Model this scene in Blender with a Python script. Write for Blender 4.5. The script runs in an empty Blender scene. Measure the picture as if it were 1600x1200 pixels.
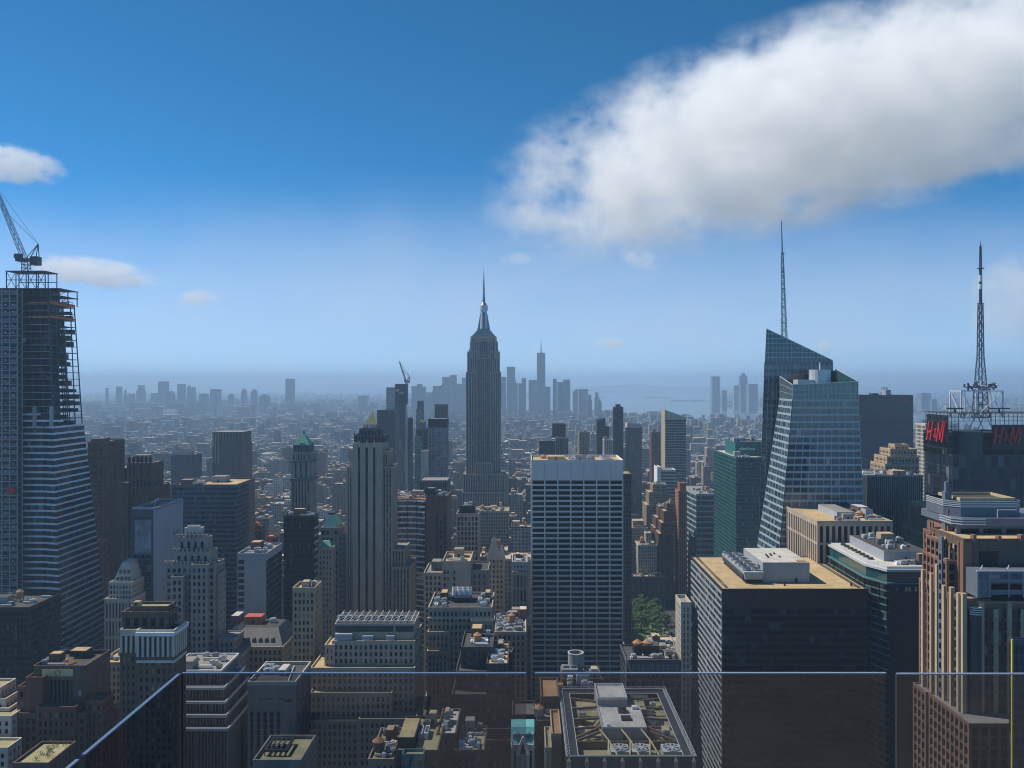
import bpy, math, random
from mathutils import Vector
R = math.radians
SC = bpy.context.scene
COL = SC.collection
# the camera stands on a roof terrace at height H and looks along the avenues (+Y); F is the focal length in 1/1600 of the frame width
F, VX, VY, H = 1323.0, 820.0, 598.0, 262.0
def X(px, d): return (px - VX) * d / F
def Z(py, d): return H - (py - VY) * d / F

# ---------------------------------------------------------------- camera
cd = bpy.data.cameras.new('camera'); cam = bpy.data.objects.new('camera', cd); COL.objects.link(cam)
cam.location = (0, 0, H); cam.rotation_euler = (R(90), 0, 0)
cd.sensor_width = 36; cd.lens = 36 * F / 1600; cd.shift_x = -20 / 1600; cd.shift_y = -2 / 1600
cd.clip_start = 0.1; cd.clip_end = 200000
SC.camera = cam
# ---------------------------------------------------------------- sky, sun, exposure
SUN_EL, SUN_AZ = R(50), R(-68)            # azimuth from +Y, negative = to the left
w = bpy.data.worlds.new('World'); SC.world = w; w.use_nodes = True
nt = w.node_tree; bg = nt.nodes['Background']; sky = nt.nodes.new('ShaderNodeTexSky')
sky.sky_type = 'NISHITA'; sky.sun_disc = False; sky.sun_elevation = SUN_EL; sky.sun_rotation = SUN_AZ
sky.altitude = 4500; sky.air_density = 0.6; sky.dust_density = 0.1; sky.ozone_density = 5.0
hs = nt.nodes.new('ShaderNodeHueSaturation'); hs.inputs['Saturation'].default_value = 1.2; hs.inputs['Hue'].default_value = 0.484
nt.links.new(sky.outputs[0], hs.inputs['Color']); nt.links.new(hs.outputs[0], bg.inputs[0])
bg.inputs[1].default_value = 0.15
sl = bpy.data.lights.new('sun', 'SUN'); sl.energy = 4.6; sl.angle = R(0.5); sl.color = (1.0, 0.91, 0.78)
sun = bpy.data.objects.new('sun', sl); COL.objects.link(sun)
sdir = Vector((math.sin(SUN_AZ) * math.cos(SUN_EL), math.cos(SUN_AZ) * math.cos(SUN_EL), math.sin(SUN_EL)))
sun.rotation_euler = sdir.to_track_quat('Z', 'Y').to_euler(); sun.location = (0, 0, 900)
SC.view_settings.view_transform = 'Standard'; SC.view_settings.look = 'None'
SC.view_settings.exposure = 0.28; SC.view_settings.gamma = 1.0
SC.render.engine = 'CYCLES'
cy = SC.cycles
cy.use_denoising = True; cy.max_bounces = 12; cy.diffuse_bounces = 2; cy.glossy_bounces = 3; cy.transparent_max_bounces = 12
cy.volume_bounces = 10; cy.caustics_reflective = False; cy.caustics_refractive = False; cy.sample_clamp_indirect = 4
cy.volume_max_steps = 256; cy.volume_step_rate = 0.15; cy.filter_width = 1.05

# ---------------------------------------------------------------- materials
MAT = {}
def new_mat(name):
    m = bpy.data.materials.new(name); m.use_nodes = True; MAT[name] = m
    t = m.node_tree; return m, t, t.nodes, t.links, t.nodes['Principled BSDF']
def mnode(ns, ls, op, a, b=None, c=None):
    n = ns.new('ShaderNodeMath'); n.operation = op
    for i, v in enumerate((a, b, c)):
        if v is None: continue
        if isinstance(v, (int, float)): n.inputs[i].default_value = v
        else: ls.new(v, n.inputs[i])
    return n.outputs[0]
def mix(ns, ls, fac, a, b, mode='MIX'):
    n = ns.new('ShaderNodeMix'); n.data_type = 'RGBA'; n.blend_type = mode
    for sock, v in ((n.inputs[0], fac), (n.inputs[6], a), (n.inputs[7], b)):
        if isinstance(v, (int, float)): sock.default_value = v
        elif isinstance(v, tuple): sock.default_value = v + (1,) if len(v) == 3 else v
        else: ls.new(v, sock)
    return n.outputs[2]
def wall_mat(name, col, var=.22, rough=.8, streak=True, metal=0., spec=.35, brick=None):
    """stone, brick, concrete or metal: uneven colour, rain streaks, fine grain"""
    m, t, ns, ls, p = new_mat(name)
    tc = ns.new('ShaderNodeTexCoord').outputs['Object']
    n1 = ns.new('ShaderNodeTexNoise'); n1.inputs['Scale'].default_value = .09; n1.inputs['Detail'].default_value = 6
    ls.new(tc, n1.inputs['Vector'])
    mp = ns.new('ShaderNodeMapping'); mp.inputs['Scale'].default_value = (.55, .55, .03); ls.new(tc, mp.inputs[0])
    n2 = ns.new('ShaderNodeTexNoise'); n2.inputs['Scale'].default_value = 1.; n2.inputs['Detail'].default_value = 5
    ls.new(mp.outputs[0], n2.inputs['Vector'])
    n3 = ns.new('ShaderNodeTexNoise'); n3.inputs['Scale'].default_value = 2.3; n3.inputs['Detail'].default_value = 3
    ls.new(tc, n3.inputs['Vector'])
    s = mnode(ns, ls, 'ADD', n1.outputs[0], n3.outputs[0])
    if streak: s = mnode(ns, ls, 'ADD', s, mnode(ns, ls, 'MULTIPLY', n2.outputs[0], 1.2))
    s = mnode(ns, ls, 'SUBTRACT', s, 1.6 if streak else 1.0)
    f = mnode(ns, ls, 'MULTIPLY_ADD', s, var * 2.2, 1.0)
    rnd = ns.new('ShaderNodeObjectInfo').outputs['Random']
    f = mnode(ns, ls, 'MULTIPLY', f, mnode(ns, ls, 'MULTIPLY_ADD', rnd, .16, .92))
    k = .95 if sum(col) > .25 and not metal else 1.
    h = ns.new('ShaderNodeHueSaturation'); h.inputs['Color'].default_value = tuple(q * k for q in col) + (1,)
    ls.new(f, h.inputs['Value'])
    c = h.outputs[0]
    if brick:
        bt = ns.new('ShaderNodeTexBrick'); bt.inputs['Scale'].default_value = brick
        mp2 = ns.new('ShaderNodeMapping'); mp2.inputs['Rotation'].default_value = (R(90), 0, 0); ls.new(tc, mp2.inputs[0])
        ls.new(mp2.outputs[0], bt.inputs['Vector'])
        bt.inputs['Color1'].default_value = (1, 1, 1, 1); bt.inputs['Color2'].default_value = (.8, .8, .8, 1); bt.inputs['Mortar'].default_value = (1.15, 1.12, 1.1, 1)
        c = mix(ns, ls, .6, c, bt.outputs[0], 'MULTIPLY')
    ls.new(c, p.inputs['Base Color'])
    p.inputs['Roughness'].default_value = rough; p.inputs['Metallic'].default_value = metal; p.inputs['Specular IOR Level'].default_value = spec
    return m
def glass_mat(name, col, blind=(.30, .30, .28), share=.16, rough=.12, spec=.5):
    """opaque building glass: each pane its own tone, some with blinds drawn"""
    m, t, ns, ls, p = new_mat(name)
    r1 = ns.new('ShaderNodeObjectInfo').outputs['Random']; r2 = ns.new('ShaderNodeNewGeometry').outputs['Random Per Island']
    r = mnode(ns, ls, 'FRACT', mnode(ns, ls, 'ADD', r1, r2))
    wn = ns.new('ShaderNodeTexWhiteNoise'); wn.noise_dimensions = '1D'; ls.new(r, wn.inputs['W'])
    bl = mnode(ns, ls, 'GREATER_THAN', wn.outputs['Value'], 1 - share)
    r3 = mnode(ns, ls, 'FRACT', mnode(ns, ls, 'MULTIPLY', r, 7.31))
    tone = mnode(ns, ls, 'MULTIPLY_ADD', r3, 1.3, .4)
    h = ns.new('ShaderNodeHueSaturation'); h.inputs['Color'].default_value = col + (1,); ls.new(tone, h.inputs['Value'])
    hb = ns.new('ShaderNodeHueSaturation'); hb.inputs['Color'].default_value = blind + (1,); ls.new(mnode(ns, ls, 'MULTIPLY_ADD', r3, .9, .3), hb.inputs['Value'])
    ls.new(mix(ns, ls, bl, h.outputs[0], hb.outputs[0]), p.inputs['Base Color'])
    tc = ns.new('ShaderNodeTexCoord').outputs['Object']
    nz = ns.new('ShaderNodeTexNoise'); nz.inputs['Scale'].default_value = .5; ls.new(tc, nz.inputs['Vector'])
    bp = ns.new('ShaderNodeBump'); bp.inputs['Strength'].default_value = .25; bp.inputs['Distance'].default_value = .12
    ls.new(nz.outputs[0], bp.inputs['Height']); ls.new(bp.outputs[0], p.inputs['Normal'])
    p.inputs['Roughness'].default_value = rough; p.inputs['Specular IOR Level'].default_value = spec
    return m
def roof_mat(name, col, var=.3):
    m, t, ns, ls, p = new_mat(name)
    tc = ns.new('ShaderNodeTexCoord').outputs['Object']
    n1 = ns.new('ShaderNodeTexNoise'); n1.inputs['Scale'].default_value = .12; n1.inputs['Detail'].default_value = 8; n1.inputs['Roughness'].default_value = .7
    n2 = ns.new('ShaderNodeTexNoise'); n2.inputs['Scale'].default_value = 1.7; n2.inputs['Detail'].default_value = 4
    vo = ns.new('ShaderNodeTexVoronoi'); vo.inputs['Scale'].default_value = .13
    for n in (n1, n2, vo): ls.new(tc, n.inputs['Vector'])
    s = mnode(ns, ls, 'ADD', mnode(ns, ls, 'MULTIPLY', n1.outputs[0], 1.4), mnode(ns, ls, 'MULTIPLY', n2.outputs[0], .9))
    f = mnode(ns, ls, 'MULTIPLY_ADD', mnode(ns, ls, 'SUBTRACT', s, 1.15), var * 3, 1.0)
    f = mnode(ns, ls, 'MAXIMUM', f, .25)
    h = ns.new('ShaderNodeHueSaturation'); h.inputs['Color'].default_value = col + (1,); ls.new(f, h.inputs['Value'])
    c = mix(ns, ls, .3, h.outputs[0], mnode(ns, ls, 'ADD', mnode(ns, ls, 'MULTIPLY', vo.outputs['Distance'], .07), .2), 'SOFT_LIGHT')
    ls.new(c, p.inputs['Base Color']); p.inputs['Roughness'].default_value = .85; p.inputs['Specular IOR Level'].default_value = .25
    return m
def city_mat(name):
    """walls with a window pattern, base colour from the mesh attribute 'tint'; flat tops are roofing"""
    m, t, ns, ls, p = new_mat(name)
    at = ns.new('ShaderNodeAttribute'); at.attribute_name = 'tint'
    ge = ns.new('ShaderNodeNewGeometry'); sp = ns.new('ShaderNodeSeparateXYZ'); ls.new(ge.outputs['Position'], sp.inputs[0])
    sn = ns.new('ShaderNodeSeparateXYZ'); ls.new(ge.outputs['True Normal'], sn.inputs[0])
    ax = mnode(ns, ls, 'ABSOLUTE', sn.outputs[0]); ay = mnode(ns, ls, 'ABSOLUTE', sn.outputs[1])
    r = ge.outputs['Random Per Island']
    u = mnode(ns, ls, 'ADD', mnode(ns, ls, 'MULTIPLY', sp.outputs[0], ay), mnode(ns, ls, 'MULTIPLY', sp.outputs[1], ax))
    pitch = mnode(ns, ls, 'MULTIPLY_ADD', r, 2.2, 2.4)
    uu = mnode(ns, ls, 'DIVIDE', u, pitch); vv = mnode(ns, ls, 'DIVIDE', sp.outputs[2], 3.7)
    fu = mnode(ns, ls, 'FRACT', uu); fv = mnode(ns, ls, 'FRACT', vv)
    wide = mnode(ns, ls, 'MULTIPLY_ADD', mnode(ns, ls, 'FRACT', mnode(ns, ls, 'MULTIPLY', r, 5.7)), .22, .2)
    mu = mnode(ns, ls, 'LESS_THAN', mnode(ns, ls, 'ABSOLUTE', mnode(ns, ls, 'SUBTRACT', fu, .5)), wide)
    mv = mnode(ns, ls, 'LESS_THAN', mnode(ns, ls, 'ABSOLUTE', mnode(ns, ls, 'SUBTRACT', fv, .5)), .3)
    wmask = mnode(ns, ls, 'MULTIPLY', mu, mv)
    cv = ns.new('ShaderNodeCombineXYZ'); ls.new(mnode(ns, ls, 'FLOOR', uu), cv.inputs[0]); ls.new(mnode(ns, ls, 'FLOOR', vv), cv.inputs[1]); ls.new(r, cv.inputs[2])
    wn = ns.new('ShaderNodeTexWhiteNoise'); wn.noise_dimensions = '3D'; ls.new(cv.outputs[0], wn.inputs['Vector'])
    g = mnode(ns, ls, 'POWER', wn.outputs['Value'], 5.0)
    glass = mix(ns, ls, g, (.012, .016, .022), (.22, .23, .23))
    nz = ns.new('ShaderNodeTexNoise'); nz.inputs['Scale'].default_value = .07; nz.inputs['Detail'].default_value = 5; ls.new(ge.outputs['Position'], nz.inputs['Vector'])
    wallc = mix(ns, ls, .55, at.outputs['Color'], nz.outputs[0], 'OVERLAY')
    c = mix(ns, ls, wmask, wallc, glass)
    top = mnode(ns, ls, 'GREATER_THAN', sn.outputs[2], .5)
    cr = ns.new('ShaderNodeValToRGB'); cr.color_ramp.interpolation = 'CONSTANT'
    els = cr.color_ramp.elements; els[0].color = (.10, .095, .09, 1); els[1].position = .28; els[1].color = (.30, .27, .22, 1)
    for pos, k in ((.5, (.38, .37, .35, 1)), (.66, (.62, .6, .56, 1)), (.78, (.2, .14, .10, 1)), (.9, (.42, .34, .24, 1))):
        e = els.new(pos); e.color = k
    ls.new(mnode(ns, ls, 'FRACT', mnode(ns, ls, 'MULTIPLY', r, 13.7)), cr.inputs[0])
    nr = ns.new('ShaderNodeTexNoise'); nr.inputs['Scale'].default_value = .25; nr.inputs['Detail'].default_value = 5; ls.new(ge.outputs['Position'], nr.inputs['Vector'])
    rc = mix(ns, ls, .8, cr.outputs[0], nr.outputs[0], 'OVERLAY')
    ls.new(mix(ns, ls, top, c, rc), p.inputs['Base Color'])
    ls.new(mnode(ns, ls, 'MULTIPLY_ADD', wmask, -.5, .8), p.inputs['Roughness'])
    return m
for nm, c, v, r_ in (('limestone', (.42, .35, .265), .22, .8), ('tan_stone', (.36, .29, .20), .25, .8), ('grey_stone', (.27, .25, .225), .22, .8), ('pale_stone', (.50, .46, .40), .18, .75),
                     ('dark_stone', (.10, .10, .105), .25, .7), ('concrete', (.33, .31, .28), .25, .85), ('travertine', (.72, .67, .62), .10, .7), ('brown_stone', (.13, .085, .06), .3, .8),
                     ('warm_granite', (.23, .12, .08), .22, .7), ('buff', (.45, .34, .22), .22, .8), ('white_paint', (.75, .75, .74), .08, .6), ('grey_panel', (.33, .36, .39), .12, .5),
                     ('slate_panel', (.12, .14, .17), .12, .5), ('blue_panel', (.24, .30, .38), .10, .4), ('terracotta', (.36, .14, .08), .2, .8), ('orange_net', (.75, .16, .04), .2, .9), ('yellow_stone', (.5, .4, .22), .2, .8), ('hill', (.10, .12, .09), .3, 1.)):
    wall_mat(nm, c, v, r_)
wall_mat('brick_red', (.17, .07, .045), .25, .85, brick=.9); wall_mat('brick_brown', (.14, .085, .06), .3, .85, brick=.9); wall_mat('brick_dark', (.07, .05, .045), .3, .85, brick=.9)
wall_mat('black_metal', (.022, .022, .024), .2, .4, metal=.3); wall_mat('dark_metal', (.06, .063, .07), .2, .45, metal=.4); wall_mat('steel', (.22, .24, .26), .15, .45, metal=.6)
wall_mat('pale_metal', (.55, .57, .58), .1, .4, metal=.3); wall_mat('rust_steel', (.16, .10, .08), .25, .7); wall_mat('white_metal', (.7, .7, .7), .08, .45); wall_mat('bronze', (.05, .04, .035), .2, .4, metal=.4)
wall_mat('copper_green', (.12, .36, .27), .3, .7); wall_mat('teal_copper', (.10, .32, .33), .3, .7); wall_mat('gold', (.95, .55, .07), .1, .4, metal=.15); wall_mat('red_sign', (.55, .015, .025), .05, .5, streak=False)
wall_mat('louver', (.035, .04, .05), .2, .6); wall_mat('louver_grey', (.16, .17, .19), .2, .6); wall_mat('wood_tank', (.45, .24, .10), .25, .8); wall_mat('red_roof', (.45, .09, .06), .2, .8); wall_mat('white_sign', (.85, .87, .86), .03, .5, streak=False)
wall_mat('yellow_paint', (.7, .5, .03), .1, .5); wall_mat('green_panel', (.03, .14, .13), .1, .35)
wall_mat('navy_steel', (.05, .07, .12), .2, .5, metal=.3); wall_mat('grey_spandrel', (.62, .68, .74), .1, .35, spec=.5); wall_mat('bofa_spandrel', (.32, .42, .45), .1, .3, spec=.6); wall_mat('teal_spandrel', (.07, .18, .19), .1, .3, spec=.6)
wall_mat('dark_spandrel', (.10, .125, .16), .15, .4, spec=.5)
glass_mat('glass_dark', (.012, .015, .02), (.2, .2, .19), share=.24, spec=.12); glass_mat('glass_black', (.007, .007, .008), (.07, .07, .07), .10, rough=.08, spec=.08); glass_mat('glass_blue', (.03, .05, .075), (.2, .22, .24), .1, rough=.06, spec=.8)
glass_mat('glass_ink', (.012, .018, .03), (.06, .07, .09), .05, rough=.12, spec=.25); glass_mat('glass_teal', (.02, .075, .08), (.15, .25, .25), .12, rough=.08, spec=.8); glass_mat('glass_navy', (.015, .022, .04), (.12, .14, .17), .1, rough=.08, spec=.3); glass_mat('glass_sky', (.10, .15, .2), (.25, .28, .3), .1, rough=.05, spec=1.)
for nm, c in (('roof_tan', (.46, .35, .20)), ('roof_grey', (.26, .25, .24)), ('roof_dark', (.07, .07, .07)), ('roof_pale', (.5, .48, .44)), ('roof_olive', (.33, .30, .17)), ('roof_brown', (.38, .22, .11)), ('asphalt', (.05, .05, .052)), ('pavement', (.2, .195, .185)), ('land', (.13, .13, .12))):
    roof_mat(nm, c)
city_mat('city_wall')
def leaf_mat():
    m, t, ns, ls, p = new_mat('leaves')
    r = ns.new('ShaderNodeNewGeometry').outputs['Random Per Island']
    cr = ns.new('ShaderNodeValToRGB'); cr.color_ramp.elements[0].color = (.03, .078, .014, 1); cr.color_ramp.elements[1].color = (.10, .19, .03, 1)
    ls.new(r, cr.inputs[0]); ls.new(cr.outputs[0], p.inputs['Base Color']); p.inputs['Roughness'].default_value = .7
leaf_mat()
wall_mat('bark', (.08, .06, .045), .3, .9)
def water_mat():
    m, t, ns, ls, p = new_mat('water')
    tc = ns.new('ShaderNodeTexCoord').outputs['Object']
    n = ns.new('ShaderNodeTexNoise'); n.inputs['Scale'].default_value = .02; n.inputs['Detail'].default_value = 8; ls.new(tc, n.inputs['Vector'])
    b = ns.new('ShaderNodeBump'); b.inputs['Strength'].default_value = .5; b.inputs['Distance'].default_value = 3
    ls.new(n.outputs[0], b.inputs['Height']); ls.new(b.outputs[0], p.inputs['Normal'])
    p.inputs['Base Color'].default_value = (.13, .17, .19, 1); p.inputs['Roughness'].default_value = .25
water_mat()
def pane_mat():
    m, t, ns, ls, p = new_mat('clear_pane')
    ns.remove(p); out = ns['Material Output']
    tr = ns.new('ShaderNodeBsdfTransparent'); tr.inputs[0].default_value = (.70, .73, .77, 1)
    gl = ns.new('ShaderNodeBsdfGlossy'); gl.inputs['Roughness'].default_value = .02
    lw = ns.new('ShaderNodeLayerWeight'); fr = ns.new('ShaderNodeMath'); fr.operation = 'MULTIPLY_ADD'; ls.new(mnode(ns, ls, 'POWER', lw.outputs['Facing'], 5.), fr.inputs[0]); fr.inputs[1].default_value = .5; fr.inputs[2].default_value = .035
    mx = ns.new('ShaderNodeMixShader'); ls.new(fr.outputs[0], mx.inputs[0]); ls.new(tr.outputs[0], mx.inputs[1]); ls.new(gl.outputs[0], mx.inputs[2]); ls.new(mx.outputs[0], out.inputs[0])
pane_mat()
wall_mat('pane_edge', (.13, .19, .29), .05, .15, streak=False, spec=1.)

# ---------------------------------------------------------------- mesh helpers
class MB:
    """collects boxes, bars, prisms and tubes into one mesh"""
    def __init__(s): s.v = []; s.f = []
    def box(s, x0, x1, y0, y1, z0, z1):
        n = len(s.v)
        s.v += [(x0, y0, z0), (x1, y0, z0), (x1, y1, z0), (x0, y1, z0), (x0, y0, z1), (x1, y0, z1), (x1, y1, z1), (x0, y1, z1)]
        s.f += [(n, n+3, n+2, n+1), (n+4, n+5, n+6, n+7), (n, n+1, n+5, n+4), (n+1, n+2, n+6, n+5), (n+2, n+3, n+7, n+6), (n+3, n, n+4, n+7)]
        return s
    def loft(s, lo, hi):
        """closed solid between two 3-D polygons with the same number of points (counter-clockwise seen from above)"""
        n = len(s.v); k = len(lo); s.v += [tuple(p) for p in lo] + [tuple(p) for p in hi]
        s.f.append(tuple(range(n + k - 1, n - 1, -1))); s.f.append(tuple(range(n + k, n + 2 * k)))
        for i in range(k): j = (i + 1) % k; s.f.append((n + i, n + j, n + k + j, n + k + i))
        return s
    def prism(s, poly, z0, z1): return s.loft([(x, y, z0) for x, y in poly], [(x, y, z1) for x, y in poly])
    def cyl(s, x, y, r0, r1, z0, z1, n=16):
        c = [(math.cos(2 * math.pi * i / n), math.sin(2 * math.pi * i / n)) for i in range(n)]
        r0 = max(r0, .01); r1 = max(r1, .01)
        return s.loft([(x + r0 * a, y + r0 * b, z0) for a, b in c], [(x + r1 * a, y + r1 * b, z1) for a, b in c])
    def bar(s, p, q, w=.3, w2=None):
        p = Vector(p); q = Vector(q); t = (q - p)
        if t.length < 1e-4: return s
        t.normalize(); up = Vector((0, 0, 1)) if abs(t.z) < .9 else Vector((0, 1, 0))
        a = t.cross(up).normalized(); b = a.cross(t).normalized(); h = w / 2; g = (w2 or w) / 2
        lo = [p + a * i * h + b * j * h for i, j in ((-1, -1), (1, -1), (1, 1), (-1, 1))]
        hi = [q + a * i * g + b * j * g for i, j in ((-1, -1), (1, -1), (1, 1), (-1, 1))]
        return s.loft(lo, hi)
    def ring(s, x0, x1, y0, y1, z0, z1, t):
        s.box(x0, x1, y0, y0 + t, z0, z1); s.box(x0, x1, y1 - t, y1, z0, z1)
        s.box(x0, x0 + t, y0 + t, y1 - t, z0, z1); s.box(x1 - t, x1, y0 + t, y1 - t, z0, z1); return s
    def mesh(s, name, mat, org=(0, 0, 0)):
        me = bpy.data.meshes.new(name); ox, oy, oz = org
        me.from_pydata([(a - ox, b - oy, c - oz) for a, b, c in s.v], [], s.f); me.update()
        me.materials.append(MAT[mat]); return me
    def build(s, name, mat, parent=None, org=(0, 0, 0)):
        o = bpy.data.objects.new(name, s.mesh(name, mat, org)); COL.objects.link(o)
        if parent: o.parent = parent
        else: o.location = org
        return o
def tag(o, label=None, cat=None, group=None, kind=None):
    if label: o['label'] = label
    if cat: o['category'] = cat
    if group: o['group'] = group
    if kind: o['kind'] = kind
    return o
def empty(name, loc, label, cat, group=None):
    o = bpy.data.objects.new(name, None); COL.objects.link(o); o.location = loc; o.empty_display_size = 5
    return tag(o, label, cat, group)

# ---------------------------------------------------------------- facades
def ST(wall, bay=3.2, floor=3.7, pier=1.3, span=1.5, glass='glass_dark', proud=.45, spmat=None, parapet=1.1, roof='roof_grey', blank=False, pmat=None):
    return dict(pmat=pmat, wall=wall, bay=bay, floor=floor, pier=pier, span=span, glass=glass, proud=proud, spmat=spmat, parapet=parapet, roof=roof, blank=blank)
PANES = {}
def pane_mesh(w_, h_, mat):
    k = (round(w_, 2), round(h_, 2), mat)
    if k not in PANES: PANES[k] = MB().box(-w_/2, w_/2, -.05, .05, -h_/2, h_/2).mesh('window', mat)
    return PANES[k]
LAND = []      # (px0, px1, pytop, pybottom, depth) of everything built by hand: what the filler must not hide
FOOT = []      # footprints (x0, x1, y0, y1)
class Bld:
    def __init__(s, name, label, vb, cat='building', group=None, nwin=100):
        s.name, s.label, s.cat, s.group, s.vb, s.nwin = name, label, cat, group, vb, nwin
        s.p = {}; s.wins = []; s.single = []; s.ext = None; s.lastz = 0; s.rects = []
    def part(s, name, mat):
        return s.p.setdefault((name, mat), MB())
    def one(s, name, mat, lab=None):
        """a part of its own (repeats allowed)"""
        m = MB(); s.single.append((name, mat, m, lab, [])); return m
    def sub(s, name, mat):
        """a sub-part of the last part made with one()"""
        m = MB(); s.single[-1][4].append((name, mat, m)); return m
    def grow(s, x0, x1, y0, y1):
        e = s.ext; s.ext = (x0, x1, y0, y1) if e is None else (min(e[0], x0), max(e[1], x1), min(e[2], y0), max(e[3], y1))
    def tier(s, px0, px1, py, d, L, st, zb=0., **kw):
        st = dict(st); st.update(kw)
        x0, x1, z1 = X(px0, d), X(px1, d), Z(py, d)
        return s.block(x0, x1, d, d + L, zb, z1, st)
    def block(s, x0, x1, y0, y1, z0, z1, st, faces=None, px=None):
        s.grow(x0, x1, y0, y1)
        d = y0; p0, p1 = VX + x0 * F / y0, VX + x1 * F / y0
        s.rects.append((min(p0, VX + x0 * F / y1), max(p1, VX + x1 * F / y1), VY + (H - z1) * F / y1 if z1 < H else VY + (H - z1) * F / y0, s.vb, d))
        pr = 0. if st['blank'] else st['proud']
        W = s.part('wall', st['wall'])
        W.box(x0 + pr, x1 - pr, y0 + pr, y1 - pr if not st['blank'] else y1, z0, z1)
        if not st['blank']:
            fs = faces or (['front'] + (['left'] if x0 > -2 else []) + (['right'] if x1 < 2 else []))
            for fc in ('front', 'left', 'right', 'back'):
                if fc in fs: s.facade(fc, x0, x1, y0, y1, z0, z1, st)
                else:
                    if fc == 'left': W.box(x0, x0 + pr, y0 + .02, y1, z0, z1 - .04)
                    if fc == 'right': W.box(x1 - pr, x1, y0 + .02, y1, z0, z1 - .04)
                    if fc == 'back': W.box(x0 + .02, x1 - .02, y1 - pr, y1 + .01, z0, z1 - .05)
        if st['roof']:
            s.one('roof', st['roof']).box(x0 + .6, x1 - .6, y0 + .6, y1 - .6, z1 - .05, z1 + .06)
        if st['parapet'] > 0:
            s.one('parapet', st.get('pmat') or st['wall']).ring(x0 - .06, x1 + .06, y0 - .06, y1 + .06, z1 - .3, z1 + st['parapet'], .5)
        s.lastz = z1
        return (x0, x1, y0, y1, z1)
    def facade(s, fc, x0, x1, y0, y1, z0, z1, st):
        pr = st['proud']; W = s.part('wall', st['wall']); P = s.part('spandrel', st['spmat']) if st['spmat'] else W
        if fc == 'front': u0, u1 = x0 + .02, x1 - .02; put = lambda m, a, b, o0, o1, c, e: m.box(a, b, y0 - o1, y0 - o0, c, e)
        elif fc == 'left': u0, u1 = y0 + .03, y1 - .03; put = lambda m, a, b, o0, o1, c, e: m.box(x0 - o1, x0 - o0, a, b, c, e)
        elif fc == 'right': u0, u1 = y0 + .03, y1 - .03; put = lambda m, a, b, o0, o1, c, e: m.box(x1 + o0, x1 + o1, a, b, c, e)
        else: u0, u1 = x0 + .04, x1 - .04; put = lambda m, a, b, o0, o1, c, e: m.box(a, b, y1 + o0, y1 + o1, c, e)
        nb = max(1, round((u1 - u0) / st['bay'])); bw = (u1 - u0 - st['pier']) / nb
        nf = max(1, round((z1 - z0) / st['floor'])); fh = (z1 - z0 - .04) / nf
        if st['pier'] > .02:
            for i in range(nb + 1): put(W, u0 + i * bw, u0 + i * bw + st['pier'], -pr - .05, 0, z0, z1)
        for k in range(nf): put(P, u0 + .05, u1 - .05, -pr - .06, -.13 if st['pier'] > .02 else 0., z0 + (k + 1) * fh - st['span'], z0 + (k + 1) * fh)
        ww, wh = bw - st['pier'], fh - st['span']
        if st['pier'] <= .02: ww = bw
        if fc == 'back': return
        for k in range(nf):
            zc = z0 + k * fh + wh / 2
            for i in range(nb):
                uc = u0 + i * bw + st['pier'] + ww / 2
                if fc == 'front': loc, rz = (uc, y0 + pr - .03, zc), 0.
                elif fc == 'left': loc, rz = (x0 + pr - .03, uc, zc), -90.
                else: loc, rz = (x1 - pr + .03, uc, zc), 90.
                s.wins.append((loc, rz, ww, wh, st['glass']))
    # roof fittings, each a part of its own
    def bulkhead(s, x0, x1, y0, y1, z0, h, mat='concrete', roof='roof_grey'):
        m = s.one('bulkhead', mat); m.box(x0, x1, y0, y1, z0, z0 + h)
        s.sub('bulkhead_roof', roof).box(x0 + .3, x1 - .3, y0 + .3, y1 - .3, z0 + h, z0 + h + .12)
        s.sub('door', 'black_metal').box((x0 + x1) / 2 - .6, (x0 + x1) / 2 + .6, y0 - .06, y0 + .05, z0 + .1, z0 + min(2.3, h - .2)); return m
    def tank(s, x, y, z, r=2.2, h=3.6, legs=2.4, mat='wood_tank'):
        m = s.one('water_tank', mat); m.cyl(x, y, r, r * .96, z + legs, z + legs + h, 18)
        s.sub('tank_roof', 'roof_brown').cyl(x, y, r * 1.08, .1, z + legs + h, z + legs + h + r * .75, 18)
        lg = s.sub('tank_stand', 'dark_metal')
        for a in (-.65, .65):
            for b in (-.65, .65): lg.box(x + a * r - .15, x + a * r + .15, y + b * r - .15, y + b * r + .15, z, z + legs)
        lg.box(x - r * .9, x + r * .9, y - r * .9, y + r * .9, z + legs - .25, z + legs - .02)
    def fan_unit(s, x, y, z, w_=3., h=2.2, mat='pale_metal'):
        m = s.one('cooling_unit', mat); m.box(x - w_/2, x + w_/2, y - w_/2, y + w_/2, z + .3, z + h)
        for a in (-1, 1): m.box(x + a * w_ * .4 - .15, x + a * w_ * .4 + .15, y - w_ * .45, y + w_ * .45, z, z + .3)
        s.sub('fan_well', 'black_metal').cyl(x, y, w_ * .42, w_ * .42, z + h, z + h + .05, 20)
        b = s.sub('fan_blade', 'pale_metal')
        for k in range(8):
            a = k * math.pi / 4; b.bar((x + .3 * math.cos(a), y + .3 * math.sin(a), z + h + .14), (x + w_ * .38 * math.cos(a), y + w_ * .38 * math.sin(a), z + h + .14), w_ * .05, w_ * .12)
        b.cyl(x, y, w_ * .09, w_ * .09, z + h + .05, z + h + .3, 10)
        rg = s.sub('fan_ring', mat); n = 20; R0, R1 = w_ * .43, w_ * .48
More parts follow.
